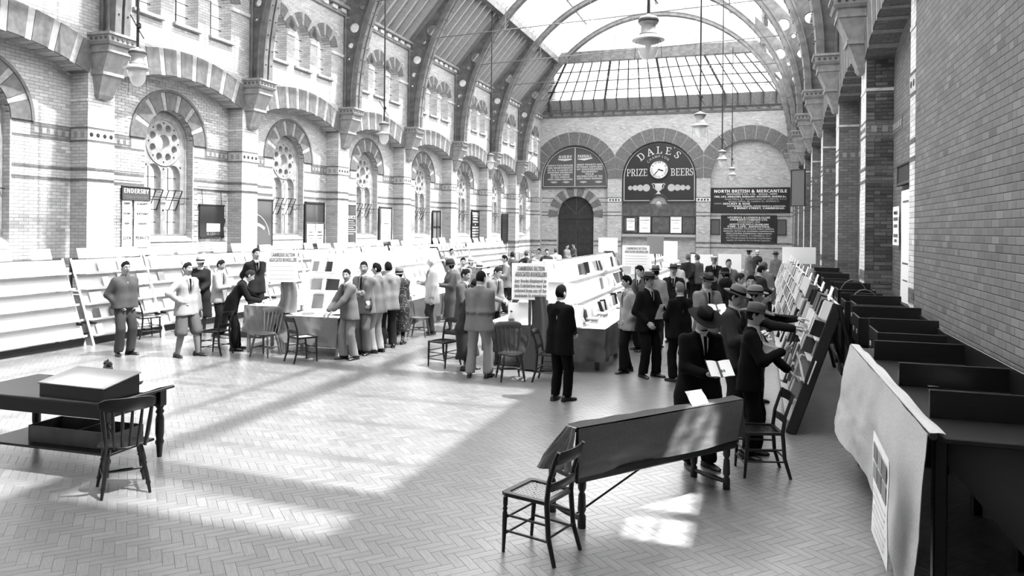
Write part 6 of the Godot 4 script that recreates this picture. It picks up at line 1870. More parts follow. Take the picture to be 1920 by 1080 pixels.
func add_head(mb: MB, hair_tone: float, fine: bool, moustache: bool, glasses: bool):
	var nr = 36 if fine else 20; var nc = 40 if fine else 24
	var skin = mb.col
	var k0 = mb.v.size()
	var rows = []
	for i in nr:
		var y = cos(PI * (i + 0.35) / (nr - 0.3))
		var r = PackedVector3Array()
		for j in nc:
			var u = (j + 0.5) / nc * 2.0 - 1.0
			r.append(head_point(y, PI * signf(u) * pow(absf(u), 1.35)))
		rows.append(r)
	var keep = mb.xf
	mb.sheet(rows, true)
	mb.fan(rows[0], (rows[0][0] + rows[0][nc / 2]) * 0.5, true); mb.fan(rows[-1], (rows[-1][0] + rows[-1][nc / 2]) * 0.5, false)
	for i in nr:
		for j in nc:
			var p: Vector3 = rows[i][j]
			if p.z < 0.02: continue
			var ax = absf(p.x)
			var c = skin
			if pow((ax - 0.031) / 0.013, 2) + pow((p.y - 0.011) / 0.0065, 2) < 1.0: c = Color(0.06, 0.06, 0.06) if absf(ax - 0.031) < 0.007 else Color(0.5, 0.5, 0.5)
			elif absf(p.y - 0.031 - 0.1 * (0.03 - absf(ax - 0.03))) < 0.0055 and ax > 0.012 and ax < 0.05: c = Color(hair_tone, hair_tone, hair_tone)
			elif absf(p.y + 0.058) < 0.006 and ax < 0.024: c = skin * 0.5
			if moustache and absf(p.y + 0.043) < 0.007 and ax < 0.027: c = Color(hair_tone, hair_tone, hair_tone)
			if glasses:
				var rr = sqrt(pow(ax - 0.032, 2) + pow(p.y - 0.01, 2))
				if absf(rr - 0.021) < 0.003 or (ax < 0.012 and absf(p.y - 0.014) < 0.003): c = Color(0.03, 0.03, 0.03)
			mb.c[k0 + i * nc + j] = Color(c.r, c.g, c.b)
	for s in [-1, 1]:
		var e = []
		for i in 6:
			var a = PI * (i + 0.2) / 5.4
			var r = PackedVector3Array()
			for j in 8:
				var b = TAU * j / 8.0
				r.append(Vector3(s * 0.076 + 0.012 * sin(a) * cos(b), -0.004 + 0.032 * cos(a), -0.008 + 0.019 * sin(a) * sin(b)))
			e.append(r)
		mb.sheet(e, true, true)
	mb.xf = keep
var hands := {}
func add_hand(mb: MB, side: int, xf: Transform3D, curl: float):
	var keep = mb.xf
	mb.xf = keep * xf
	var s = float(side)
	var rows = []
	for q in [[0.03, 0.024, 0.019], [0.0, 0.026, 0.019], [-0.03, 0.036, 0.017], [-0.065, 0.042, 0.015], [-0.09, 0.041, 0.012], [-0.096, 0.034, 0.007]]:
		var r = PackedVector3Array()
		for j in 12:
			var a = -TAU * j / 12.0
			r.append(Vector3(cos(a) * q[1], q[0], sin(a) * q[2] + (0.004 if q[0] < -0.05 else 0.0)))
		rows.append(r)
	mb.sheet(rows, true, true)
	mb.fan(rows[-1], Vector3(0, -0.096, 0.004), true)
	for f in 4:
		var x = s * (0.031 - 0.0205 * f)
		var ln = [0.068, 0.078, 0.072, 0.056][f]
		var a = curl * (0.7 + 0.12 * f)
		var p = Vector3(x, -0.085, 0.004)
		var pts = [p]; var dir = Vector3(0, -1, 0)
		for b in 3:
			dir = dir.rotated(Vector3.RIGHT, -a * (0.6 if b == 0 else 0.9))
			p += dir * ln * [0.45, 0.31, 0.24][b]; pts.append(p)
		mb.tube(pts, [0.0098, 0.009, 0.0082, 0.006], 7)
	mb.tube([Vector3(s * 0.022, -0.02, 0.004), Vector3(s * 0.046, -0.05, 0.014), Vector3(s * 0.05, -0.078, 0.028), Vector3(s * 0.046, -0.1, 0.036)], [0.014, 0.012, 0.0105, 0.007], 7)
	mb.xf = keep
func bend(a: Vector3, t: Vector3, l1: float, l2: float, hint: Vector3) -> Array:
	var v = t - a; var L = clampf(v.length(), 0.08, (l1 + l2) * 0.995)
	var dir = v.normalized()
	var m = (l1 * l1 - l2 * l2 + L * L) / (2.0 * L)
	var hh = sqrt(maxf(0.0, l1 * l1 - m * m))
	var p = (hint - dir * hint.dot(dir)).normalized()
	return [a + dir * m + p * hh, a + dir * L]
func hair_mesh(style: String) -> ArrayMesh:
	if heads.has(style): return heads[style]
	var mb = MB.new(); var rows = []
	var nc = 36
	for i in 12:
		var r = PackedVector3Array()
		for j in nc:
			var ph = TAU * j / nc - PI
			var a = absf(ph)
			var line: float   # how far down the hair comes
			if style == "short": line = 0.56 if a < 0.6 else lerpf(0.56, 0.12, (a - 0.6) / 0.6) if a < 1.2 else lerpf(0.05, -0.12, (a - 1.2) / 0.5) if a < 1.7 else -0.5
			elif style == "bald": line = 1.0 if a < 1.0 else 0.15 if a < 1.6 else -0.4
			else: line = 0.5 if a < 0.5 else lerpf(0.45, -0.5, (a - 0.5) / 0.5) if a < 1.0 else -0.72
			var y = lerpf(1.0, line, i / 11.0)
			if style == "bald": y = lerpf(0.5, line, i / 11.0)
			var g = 1.07 - 0.05 * pow(i / 11.0, 4.0) + (0.05 if style == "bob" and y < 0.2 else 0.0) + 0.012 * sin(ph * 7.0 + i)
			var p = head_point(minf(y, 0.999), ph, g)
			if style == "short" and i < 7: p.y += 0.006 * (1.0 + sin(ph + 0.8)); 
			if style == "bald" and a < 1.0: p = head_point(0.3, ph, 0.9)
			r.append(p)
		rows.append(r)
	mb.sheet(rows, true, true)
	heads[style] = mb.mesh(); return heads[style]
func hat_meshes(style: String) -> Array:
	if heads.has(style): return heads[style]
	var out = []
	var mk = func(prof: Array, droop: float, pinch: float) -> ArrayMesh:
		var mb = MB.new(); var rows = []
		for p in prof:
			var r = PackedVector3Array()
			for j in 32:
				var a = -TAU * j / 32.0
				var e = clampf((p.x - 0.1) / 0.06, 0.0, 1.0)
				var y = p.y + e * droop * (-cos(2.0 * a + PI)) 
				if pinch > 0.0 and p.y > 0.13: y -= pinch * exp(-pow(cos(a) * p.x / 0.03, 2.0)) * 1.0
				var zz = sin(a) * p.x * 1.12
				var squeeze = 1.0 - (0.22 * clampf((p.y - 0.11) / 0.06, 0.0, 1.0) * clampf(zz / 0.08, 0.0, 1.0) if pinch > 0.0 else 0.0)
				r.append(Vector3(cos(a) * p.x * 0.95 * squeeze, y, zz))
			rows.append(r)
		mb.sheet(rows, true)
		return mb.mesh()
	match style:
		"fedora":
			out = [mk.call([Vector2(0.087, 0.04), Vector2(0.135, 0.042), Vector2(0.152, 0.056), Vector2(0.155, 0.062), Vector2(0.15, 0.062), Vector2(0.13, 0.05), Vector2(0.09, 0.05)], 0.012, 0.0), mk.call([Vector2(0.09, 0.05), Vector2(0.089, 0.09), Vector2(0.084, 0.13), Vector2(0.074, 0.155), Vector2(0.05, 0.162), Vector2(0.02, 0.158), Vector2(0.001, 0.156)], 0.0, 0.022), mk.call([Vector2(0.0915, 0.05), Vector2(0.0915, 0.085), Vector2(0.088, 0.087)], 0.0, 0.0)]
		"wide":
			out = [mk.call([Vector2(0.087, 0.04), Vector2(0.14, 0.036), Vector2(0.178, 0.04), Vector2(0.186, 0.05), Vector2(0.18, 0.05), Vector2(0.14, 0.045), Vector2(0.09, 0.05)], 0.02, 0.0), mk.call([Vector2(0.09, 0.05), Vector2(0.09, 0.09), Vector2(0.086, 0.125), Vector2(0.07, 0.148), Vector2(0.04, 0.156), Vector2(0.001, 0.154)], 0.0, 0.02), mk.call([Vector2(0.0915, 0.05), Vector2(0.0915, 0.082), Vector2(0.088, 0.084)], 0.0, 0.0)]
		"cloche":
			out = [mk.call([Vector2(0.09, 0.01), Vector2(0.115, -0.002), Vector2(0.128, -0.008), Vector2(0.126, 0.0), Vector2(0.1, 0.02)], 0.014, 0.0), mk.call([Vector2(0.1, 0.012), Vector2(0.1, 0.06), Vector2(0.095, 0.1), Vector2(0.078, 0.135), Vector2(0.05, 0.152), Vector2(0.001, 0.157)], 0.0, 0.0), mk.call([Vector2(0.1025, 0.02), Vector2(0.1025, 0.055), Vector2(0.1, 0.057)], 0.0, 0.0)]
		"cap":
			var v = MB.new(); var rows = []
			for i in 5:
				var r = PackedVector3Array()
				for j in 9:
					var a = lerpf(-0.9, 0.9, j / 8.0); var rr = 0.085 + 0.05 * i / 4.0 * cos(a)
					r.append(Vector3(sin(a) * rr, 0.055 - 0.012 * i / 4.0, cos(a) * rr * 1.1))
				rows.append(r)
			v.sheet(rows); v.sheet(rows, false, true)
			out = [v.mesh(), mk.call([Vector2(0.085, 0.04), Vector2(0.1, 0.055), Vector2(0.122, 0.08), Vector2(0.115, 0.1), Vector2(0.08, 0.118), Vector2(0.04, 0.125), Vector2(0.001, 0.127)], 0.0, 0.0), null]
	heads[style] = out; return out
func shoe_mesh() -> ArrayMesh:
	if heads.has("shoe"): return heads["shoe"]
	var mb = MB.new(); var rows = []
	for q in [[-0.075, 0.02, 0.05], [-0.07, 0.033, 0.085], [-0.03, 0.037, 0.1], [0.02, 0.038, 0.095], [0.06, 0.042, 0.072], [0.1, 0.048, 0.058], [0.15, 0.044, 0.05], [0.185, 0.03, 0.038], [0.2, 0.01, 0.022]]:
		var r = PackedVector3Array()
		for j in 12:
			var a = TAU * j / 12.0
			var y = q[2] * 0.5 + sin(a) * q[2] * 0.5
			r.append(Vector3(cos(a) * q[1] * (1.0 if sin(a) < 0.2 else 0.8), clampf(y, 0.004, 1.0) * 1.0, q[0]))
		rows.append(r)
	mb.sheet(rows, true); mb.fan(rows[0], Vector3(0, 0.025, -0.076), true); mb.fan(rows[-1], Vector3(0, 0.012, 0.201), false)
	mb.box(Vector3(0, 0.012, -0.045), Vector3(0.066, 0.024, 0.065), 0.006)
	heads["shoe"] = mb.mesh(); return heads["shoe"]
var cloth_cache := {}
func suiting(v: float) -> StandardMaterial3D:
	var key = "%.3f" % v
	if not cloth_cache.has(key):
		var m = StandardMaterial3D.new(); m.albedo_color = Color(v, v, v); m.albedo_texture = M["weave"]; m.uv1_triplanar = true; m.uv1_scale = Vector3.ONE * 2.5
		m.roughness = 0.92; m.metallic_specular = 0.2; m.rim_enabled = true; m.rim = 0.12
		cloth_cache[key] = m
	return cloth_cache[key]
func flowered() -> StandardMaterial3D:
	if not cloth_cache.has("flower"):
		var s = 128; var im = Image.create(s, s, false, Image.FORMAT_L8); im.fill(Color(0.13, 0.13, 0.13))
		var r = RandomNumberGenerator.new(); r.seed = 12
		for i in 90:
			var x = r.randi() % s; var y = r.randi() % s; var q = 1 + r.randi() % 3
			for a in range(-q, q + 1):
				for b in range(-q, q + 1):
					if a * a + b * b <= q * q: im.set_pixel((x + a + s) % s, (y + b + s) % s, Color(0.5, 0.5, 0.5) if i % 3 else Color(0.75, 0.75, 0.75))
		var m = StandardMaterial3D.new(); m.albedo_texture = ImageTexture.create_from_image(im); m.uv1_triplanar = true; m.uv1_scale = Vector3.ONE * 2.6; m.roughness = 0.9
		cloth_cache["flower"] = m
	return cloth_cache["flower"]
var skin_mat: StandardMaterial3D
# o: u, top, foot (pixels; foot 0 where it is hidden), H, face, label, and the rest of the look and pose
func person(o: Dictionary) -> Node3D:
	var female = o.get("f", false)
	var H: float = o.get("H", 1.61 if female else 1.72)
	var pos: Vector3
	if o.has("at"): pos = o.at
	elif o.get("foot", 0) > 0:
		pos = at_h(o.u, o.foot)
		if not o.has("H"):
			var zc = pixel(pos).z; var hor = HORIZON + 0.010 * (o.u - 960.0)
			H = clampf(2.5 - (o.top - hor) * zc / FOCAL, 1.5, 1.86)
	else:
		pos = at_h(o.u, o.top, H); pos.y = 0.0
	var zc = pixel(pos).z
	var n = thing("person", o.label, "person", pos, heading(pos, o.face))
	var sc = H / 1.75
	n.scale = Vector3.ONE * sc
	var fine = zc < 19.0
	var cell = 0.021 if zc < 11.0 else 0.026 if zc < 16.0 else 0.034 if zc < 24.0 else 0.042
	var sd = int(o.u)
	if skin_mat == null:
		skin_mat = StandardMaterial3D.new(); skin_mat.vertex_color_use_as_albedo = true; skin_mat.roughness = 0.6; skin_mat.metallic_specular = 0.35
	# --- joints
	var lean = Basis(Vector3.RIGHT, deg_to_rad(o.get("lean", 2.0)))
	var bulk: float = o.get("bulk", 1.0)
	var pel = Vector3(0, 0.93, -0.25 * sin(deg_to_rad(o.get("lean", 2.0))))
	var T = func(x: float, y: float, z: float) -> Vector3: return pel + lean * Vector3(x, y - 0.93, z)
	var st: Array = o.get("feet", [Vector2(0.1, 0.02), Vector2(-0.1, -0.03)])
	var tor = o.get("toes", 0.25)
	var shw = 0.155 if female else 0.176
	var sh = [T.call(shw, 1.39, -0.01), T.call(-shw, 1.39, -0.01)]
	var pose = o.get("pose", "hang")
	var hnd: Array
	match pose:
		"pockets": hnd = [Vector3(0.165, 0.95, 0.05), Vector3(-0.165, 0.95, 0.05)]
		"read": hnd = [Vector3(0.085, 1.14, 0.31), Vector3(-0.085, 1.14, 0.31)]
		"fold": hnd = [Vector3(-0.12, 1.2, 0.2), Vector3(0.1, 1.16, 0.24)]
		"behind": hnd = [Vector3(0.05, 0.98, -0.2), Vector3(-0.05, 0.95, -0.22)]
		"front": hnd = [Vector3(0.06, 1.0, 0.26), Vector3(-0.06, 1.02, 0.26)]
		"akimbo": hnd = [Vector3(0.27, 0.82, 0.06), Vector3(-0.2, 1.03, 0.06)]
		"table": hnd = [Vector3(0.15, 0.86, 0.4), Vector3(-0.13, 0.86, 0.42)]
		_: hnd = [Vector3(0.25, 0.83, 0.05), Vector3(-0.25, 0.83, 0.05)]
	if o.has("hands"): hnd = o.hands
	var el = []; var wr = []
	for i in 2:
		var s = 1.0 if i == 0 else -1.0
		var hint = Vector3(s * 0.55, -0.6, -0.6)
		if pose == "akimbo" and i == 1: hint = Vector3(-1, 0, -0.3)
		if pose == "behind": hint = Vector3(s * 0.8, 0, -0.8)
		var q = bend(sh[i], hnd[i], 0.29, 0.265, hint)
		el.append(q[0]); wr.append(q[1])
	var hip = [Vector3(0.088, 0.91, pel.z), Vector3(-0.088, 0.91, pel.z)]
	var an = []; var kn = []
	for i in 2:
		var a = Vector3(st[i].x, 0.085, st[i].y)
		var q = bend(hip[i], a, 0.42, 0.42, Vector3((0.15 if i == 0 else -0.15), 0, 1))
		kn.append(q[0]); an.append(q[1])
	# --- body: head, neck, trunk, arms, hands and legs in one mesh of skin
	var body = MB.new(); body.tinted = true
	var sk = 0.3 if not o.has("skin") else o.skin
	body.col = Color(sk, sk, sk)
	var hb = Basis(Vector3.UP, deg_to_rad(o.get("hyaw", 0.0))) * Basis(Vector3.RIGHT, deg_to_rad(o.get("hpitch", 4.0)))
	var neck = T.call(0, 1.47, -0.01)
	var hc = neck + hb * Vector3(0, 0.045, 0.012) + lean * Vector3(0, 0.115, 0.0)
	var hxf = Transform3D(hb, hc)
	body.xf = hxf
	var ht: float = o.get("hair", 0.02)
	add_head(body, ht, fine, o.get("moustache", false), o.get("glasses", false))
	body.xf = Transform3D()
	body.tube([hc + hb * Vector3(0, -0.05, -0.02), neck, T.call(0, 1.36, 0), T.call(0, 1.05, 0), pel], [0.056, 0.057, 0.09, 0.08, 0.08], 12)
	for i in 2:
		var s = 1.0 if i == 0 else -1.0
		body.tube([T.call(0, 1.38, 0), sh[i], el[i], wr[i]], [0.05, 0.045, 0.036, 0.026], 8)
		body.tube([pel, hip[i], kn[i], an[i]], [0.07, 0.07, 0.05, 0.038], 8)
		var f = (wr[i] - el[i]).normalized()
		var ph = Vector3(-s, 0, 0) if pose in ["hang", "akimbo", "pockets"] else Vector3(-s * 0.6, 0.8, 0) if pose == "read" else Vector3(0, -1, 0.2) if pose == "table" else Vector3(-s * 0.5, 0, -0.6)
		if o.has("palm"): ph = o.palm
		var zz = (ph - f * ph.dot(f)).normalized()
		var yy = -f
		add_hand(body, 1 if i == 0 else -1, Transform3D(Basis(yy.cross(zz), yy, zz), wr[i] + f * 0.012), o.get("curl", 0.75 if pose in ["read", "fold"] else 0.45))
	part(n, "body", body.mesh(), skin_mat)
	# --- coat or dress
	var jt = suiting(o.get("coat", 0.2))
	if o.get("flower", false): jt = flowered()
	var hem: float = o.get("hem", 0.34 if female else 0.775)
	var lo = Vector3(-0.6, hem - 0.1, -0.6); var hi = Vector3(0.6, 1.62, 0.75)
	for p in [wr[0], wr[1], sh[0], sh[1], el[0], el[1]]:
		lo = Vector3(minf(lo.x, p.x - 0.15), minf(lo.y, p.y - 0.15), minf(lo.z, p.z - 0.15)); hi = Vector3(maxf(hi.x, p.x + 0.15), hi.y, maxf(hi.z, p.z + 0.15))
	var fl = Field.new(lo, hi, cell)
	var w = 0.075 if female else 0.085
	for s in [-1.0, 1.0]:
		fl.bone(T.call(s * w, 1.06, 0.0), T.call(s * (w + 0.012), 1.30, 0.0), 0.112 * bulk, 0.116 * bulk, 0.05)
		if hem > 0.6:
			fl.bone(T.call(s * w, 1.04, 0.0), Vector3(s * 0.095, hem, pel.z * 0.9), 0.124 * bulk, 0.15 * bulk, 0.06)
		else:
			fl.bone(T.call(s * w, 1.04, 0.0), Vector3(s * 0.1, 0.8, pel.z), 0.12 * bulk, 0.14 * bulk, 0.06)
			fl.bone(Vector3(s * 0.1, 0.8, pel.z), Vector3(s * 0.11 + (st[0 if s > 0 else 1].x - s * 0.1) * 0.6, hem, st[0 if s > 0 else 1].y * 0.6), 0.14 * bulk, 0.16 * bulk, 0.06)
	for i in 2: fl.bone(T.call(0, 1.435, -0.015), sh[i], 0.068, 0.064, 0.05)
	fl.bone(T.call(0, 1.40, -0.02), T.call(0, 1.475, -0.015), 0.1, 0.062, 0.04)
	if female: fl.bone(T.call(-0.07, 1.27, 0.07), T.call(0.07, 1.27, 0.07), 0.075, 0.075, 0.06)
	for i in 2:
		fl.bone(sh[i], el[i], 0.072 * bulk, 0.062, 0.035)
		fl.bone(el[i], wr[i] - (wr[i] - el[i]).normalized() * 0.02, 0.061, 0.05, 0.03)
	if o.get("fur", false):
		fl.bone(T.call(-0.14, 1.42, 0.0), T.call(0.14, 1.42, 0.0), 0.11, 0.11, 0.05); fl.bone(T.call(0.08, 1.4, 0.08), T.call(0.03, 1.15, 0.13), 0.07, 0.05, 0.04)
	fl.cut_below(hem)
	var cm = MB.new(); fl.nets(cm, 0.02 if o.get("flower", false) else 0.014, sd)
	part(n, "dress" if o.get("flower", false) else "coat" if hem < 0.6 else "pullover" if o.get("pullover", false) else "jacket", cm.mesh(), jt)
	# --- trousers, or stockings
	var tt: float = o.get("trousers", 0.15)
	if hem > 0.14:
		var cut = 0.07
		var tl = MB.new()
		if female:
			for i in 2: tl.tube([hip[i], kn[i], an[i].lerp(kn[i], 0.6), an[i] + Vector3(0, -0.02, 0)], [0.075, 0.056, 0.05, 0.036], 10)
			part(n, "stockings", tl.mesh(), suiting(o.get("trousers", 0.3)))
		else:
			var plus = o.get("plus_fours", false)
			var f2 = Field.new(Vector3(-0.36, 0.02, minf(st[0].y, st[1].y) - 0.35), Vector3(0.36, 1.08, maxf(st[0].y, st[1].y) + 0.4), cell)
			f2.bone(Vector3(-0.07, 0.95, pel.z), Vector3(0.07, 0.95, pel.z), 0.105 * bulk, 0.105 * bulk, 0.04)
			for i in 2:
				if plus:
					f2.bone(hip[i], kn[i] + Vector3(0.02 if i == 0 else -0.02, -0.03, 0), 0.105, 0.112, 0.015)
				else:
					f2.bone(hip[i], kn[i], 0.1 * bulk, 0.08, 0.025)
					f2.bone(kn[i], an[i] + Vector3(0, -0.06, 0.0), 0.082, 0.083 if o.get("wide", true) else 0.07, 0.02)
			f2.cut_below(0.40 if plus else cut)
			f2.nets(tl, 0.016, sd + 5)
			part(n, "trousers", tl.mesh(), suiting(tt))
			if plus:
				var sk2 = MB.new()
				for i in 2: sk2.tube([kn[i], an[i].lerp(kn[i], 0.62), an[i] + Vector3(0, -0.03, 0)], [0.062, 0.062, 0.042], 10)
				part(n, "socks", sk2.mesh(), suiting(0.48))
	for i in 2:
		var s = 1.0 if i == 0 else -1.0
		part(n, "shoe", shoe_mesh(), gray(o.get("shoes", 0.08), 0.35), Transform3D(Basis(Vector3.UP, s * tor), Vector3(an[i].x, 0.0, an[i].z - 0.02)))
	# --- shirt front, tie and lapels, laid on the surface of the coat
	if not female and not o.get("pullover", false) and zc < 26.0 and absf(wrapf(o.face + o.get("seen", 0.0), -180, 180)) < 130.0:
		var fz = lean * Vector3(0, 0, -1)
		var strip = func(half0: float, half1: float, y0: float, y1: float, x0: float, x1: float, lift: float) -> ArrayMesh:
			var mb = MB.new(); var rows = []
			for i in 7:
				var f = i / 6.0; var y = lerpf(y0, y1, f); var hw = lerpf(half0, half1, f); var cx = lerpf(x0, x1, f)
				var r = PackedVector3Array()
				for j in 5:
					var p = T.call(cx + lerpf(-hw, hw, j / 4.0), y, 0.5)
					r.append(fl.march(p, fz, 0.6) - fz * lift)
				rows.append(r)
			mb.sheet(rows)
			mb.sheet(rows, false, true)
			return mb.mesh()
		var deep = o.get("vee", 1.2)
		part(n, "shirt_front", strip.call(0.006, 0.05, deep, 1.475, 0.0, 0.0, 0.006), gray(0.85))
		if o.get("tie", true): part(n, "tie", strip.call(0.014, 0.02, deep + 0.01, 1.455, 0.0, 0.0, 0.011), suiting(o.get("tie_tone", 0.08)))
		for s in [-1.0, 1.0]: part(n, "lapel", strip.call(0.008, 0.026, deep - 0.02, 1.44, s * 0.012, s * 0.075, 0.011), jt)
	if not o.get("pullover", false) and zc < 26.0:
		var ring_rows = []
		for q in [[-0.004, 0.052], [0.03, 0.056], [0.034, 0.06], [-0.02, 0.07]]:
			var r = PackedVector3Array()
			for j in 18:
				var a = -TAU * j / 18.0
				r.append(neck + lean * Vector3(cos(a) * (q[1] + 0.006), q[0] + 0.015 - 0.012 * sin(a), sin(a) * (q[1] + 0.006) + 0.006))
			ring_rows.append(r)
		var cb = MB.new(); cb.sheet(ring_rows, true); cb.sheet(ring_rows, true, true)
		part(n, "collar", cb.mesh(), gray(0.85) if not o.get("fur", false) else jt)
	if o.get("open_collar", false):
		var oc = MB.new()
		for s in [-1.0, 1.0]:
			var rows = []
			for i in 6:
				var f = i / 5.0
				var a = T.call(s * lerpf(0.055, 0.02, f), lerpf(1.50, 1.2, f), 0.5); var b = T.call(s * lerpf(0.12, 0.07, f), lerpf(1.44, 1.16, f), 0.5)
				var r = PackedVector3Array()
				for j in 4: r.append(fl.march(a.lerp(b, j / 3.0), lean * Vector3(0, 0, -1), 0.62) + lean * Vector3(0, 0, 0.014))
				rows.append(r)
			oc.sheet(rows); oc.sheet(rows, false, true)
		part(n, "open_shirt_collar", oc.mesh(), gray(0.9))
	if o.get("belt", false):
		var rows = []
		for q in [1.035, 1.075]:
			var r = PackedVector3Array()
			for j in 28:
				var a = -TAU * j / 28.0; var dir = lean * Vector3(cos(a), 0, sin(a))
				r.append(fl.march(T.call(0, q, 0) + dir * 0.5, -dir, 0.48) + dir * 0.008)
			rows.append(r)
		var bm = MB.new(); bm.sheet(rows, true); bm.sheet(rows, true, true); part(n, "belt", bm.mesh(), jt)
	# --- hair and hat
	var hs = o.get("hs", "bob" if female else "short")
	part(n, "hair", hair_mesh(hs), suiting(o.get("hair_tone", 0.1)), hxf)
	if o.has("hat"):
		var hm = hat_meshes(o.hat)
		var hx = hxf * Transform3D(Basis(Vector3.RIGHT, deg_to_rad(-4.0)), Vector3(0, 0.0, 0.0))
		var t2 = suiting(o.get("hat_tone", 0.2))
		var hroot = part(n, "hat", hm[1], t2, hx)
		part(hroot, "brim" if o.hat != "cap" else "peak", hm[0], t2)
		if hm[2]: part(hroot, "hat_band", hm[2], suiting(o.get("band", 0.06)))
	n.set_meta("grip", [n.transform * wr[0], n.transform * wr[1]])
	return n
func held(name_: String, label: String, cat: String, n: Node3D, open: bool, sx: float, sy: float, tilt := -0.9, off := Vector3.ZERO):
	var g: Array = n.get_meta("grip")
	var c = (g[0] + g[1]) * 0.5
	var fwd = Basis(Vector3.UP, n.rotation.y)
	var o = thing(name_, label, cat)
	o.transform = Transform3D(fwd * Basis(Vector3.RIGHT, tilt), c + fwd * (Vector3(0, 0.05, 0.09) + off))
	if open:
		for s in [-1, 1]:
			var rows = []
			for i in 2:
				var r = PackedVector3Array()
				for j in 6:
					var f = j / 5.0; r.append(Vector3(s * sx * 0.5 * f, sy * (i - 0.5), 0.012 * sin(f * PI) + 0.03 * f))
				rows.append(r)
			var mb = MB.new(); mb.sheet(rows, false, s < 0); part(o, "page", mb.mesh(), M["paper"])
			mb = MB.new(); mb.box(Vector3(s * sx * 0.25, 0, 0.008), Vector3(sx * 0.5, sy, 0.008), 0.002, Basis(Vector3.UP, -s * 0.1)); part(o, "cover", mb.mesh(), gray(0.3))
	else: part(o, "sheet", paper_mesh(sx, sy), M["paper"])
	return o
func build_people():
	var L := []
	# -- by the wheel windows
	L.append({"u": 233, "top": 490, "foot": 666, "face": 32, "hyaw": -6, "coat": 0.29, "trousers": 0.27, "pullover": true, "pose": "pockets", "glasses": true, "bulk": 1.08, "hem": 0.88, "hair_tone": 0.09, "toes": 0.35, "label": "person in a dark pullover and glasses, hands in pockets, beside the nearest wall stand"})
	L.append({"u": 349, "top": 492, "foot": 668, "face": 42, "hyaw": 0, "coat": 0.6, "trousers": 0.36, "plus_fours": true, "pose": "akimbo", "moustache": true, "hair_tone": 0.12, "feet": [Vector2(0.15, 0.14), Vector2(-0.15, -0.06)], "shoes": 0.1, "label": "person in a light jacket and plus fours, one hand on the hip"})
	L.append({"u": 375, "top": 481, "foot": 622, "f": true, "face": -12, "coat": 0.14, "hat": "cloche", "hat_tone": 0.6, "band": 0.14, "pose": "front", "label": "person in a dark coat and pale banded hat behind the one in plus fours"})
	L.append({"u": 411, "top": 487, "foot": 630, "face": 62, "hpitch": 16, "coat": 0.58, "trousers": 0.12, "pose": "read", "moustache": true, "hair_tone": 0.12, "label": "person in a light jacket and dark trousers looking down, behind a dark chair"})
	L.append({"u": 443, "top": 514, "foot": 656, "H": 1.72, "face": 88, "lean": 33, "hpitch": 32, "coat": 0.09, "trousers": 0.08, "hands": [Vector3(0.09, 1.0, 0.5), Vector3(-0.12, 1.0, 0.47)], "pose": "table", "palm": Vector3(0, -1, 0.1), "hair_tone": 0.16, "label": "person in a dark suit bending to write on the raised table"})
	L.append({"u": 474, "top": 464, "at": Vector3(-10.75, 0.15, -14.3), "H": 1.84, "face": 30, "coat": 0.14, "trousers": 0.12, "pose": "behind", "hair_tone": 0.12, "label": "tall person in a dark three piece suit standing behind the writer"})
	# -- down the right hand side of the white stall
	L.append({"u": 652, "top": 504, "foot": 674, "face": -62, "hyaw": 42, "lean": 7, "coat": 0.4, "trousers": 0.5, "pose": "table", "hands": [Vector3(0.08, 0.92, 0.42), Vector3(-0.16, 0.9, 0.38)], "palm": Vector3(0, -1, 0.1), "hair_tone": 0.12, "feet": [Vector2(0.1, -0.1), Vector2(-0.1, 0.04)], "label": "smiling youth in a grey blazer resting a hand on the white stall's corner"})
	L.append({"u": 681, "top": 490, "foot": 664, "face": -35, "hyaw": 25, "coat": 0.44, "trousers": 0.42, "pose": "fold", "hair_tone": 0.15, "label": "person with folded arms in a grey suit beside the smiling youth"})
	L.append({"u": 706, "top": 493, "foot": 661, "face": -118, "coat": 0.4, "trousers": 0.6, "pose": "hang", "hair_tone": 0.09, "hyaw": 12, "label": "person in pale flannels and grey jacket turned towards the shelves"})
	L.append({"u": 727, "top": 491, "foot": 652, "face": -160, "coat": 0.46, "trousers": 0.14, "pose": "front", "hair_tone": 0.09, "label": "person in a mid grey jacket and dark trousers, back turned, next to the flowered dress"})
	L.append({"u": 747, "top": 503, "foot": 645, "f": true, "face": 168, "flower": true, "fur": true, "hem": 0.3, "hat": "cloche", "hat_tone": 0.42, "band": 0.1, "trousers": 0.1, "pose": "front", "label": "person in a dark flowered dress and broad banded hat, back turned"})
	L.append({"u": 809, "top": 481, "foot": 627, "face": -78, "coat": 0.62, "trousers": 0.2, "hem": 0.7, "pose": "front", "hair_tone": 0.85, "hair": 0.5, "bulk": 1.06, "hands": [Vector3(0.24, 0.84, 0.06), Vector3(-0.1, 1.15, 0.25)], "label": "white haired person in a long pale jacket at the far side of the white stall"})
	L.append({"u": 829, "top": 474, "foot": 0, "face": -5, "coat": 0.34, "glasses": true, "hs": "bald", "hair_tone": 0.3, "label": "balding person in glasses and a grey suit behind the white haired one"})
	L.append({"u": 805, "top": 467, "foot": 0, "face": 75, "coat": 0.4, "hair_tone": 0.1, "label": "dark haired person in profile far behind the white haired one"})
	L.append({"u": 846, "top": 466, "foot": 0, "face": 40, "coat": 0.62, "hair_tone": 0.12, "label": "person in a pale jacket far off under the seedsman's board"})
	L.append({"u": 845, "top": 487, "foot": 622, "f": true, "face": -72, "hpitch": 12, "coat": 0.3, "hat": "cloche", "hat_tone": 0.2, "band": 0.1, "pose": "read", "label": "person in a dark bell hat and grey coat reading white papers"})
	L.append({"u": 868, "top": 483, "foot": 0, "face": 5, "coat": 0.5, "hair_tone": 0.1, "label": "dark haired person facing out between two hatted ones"})
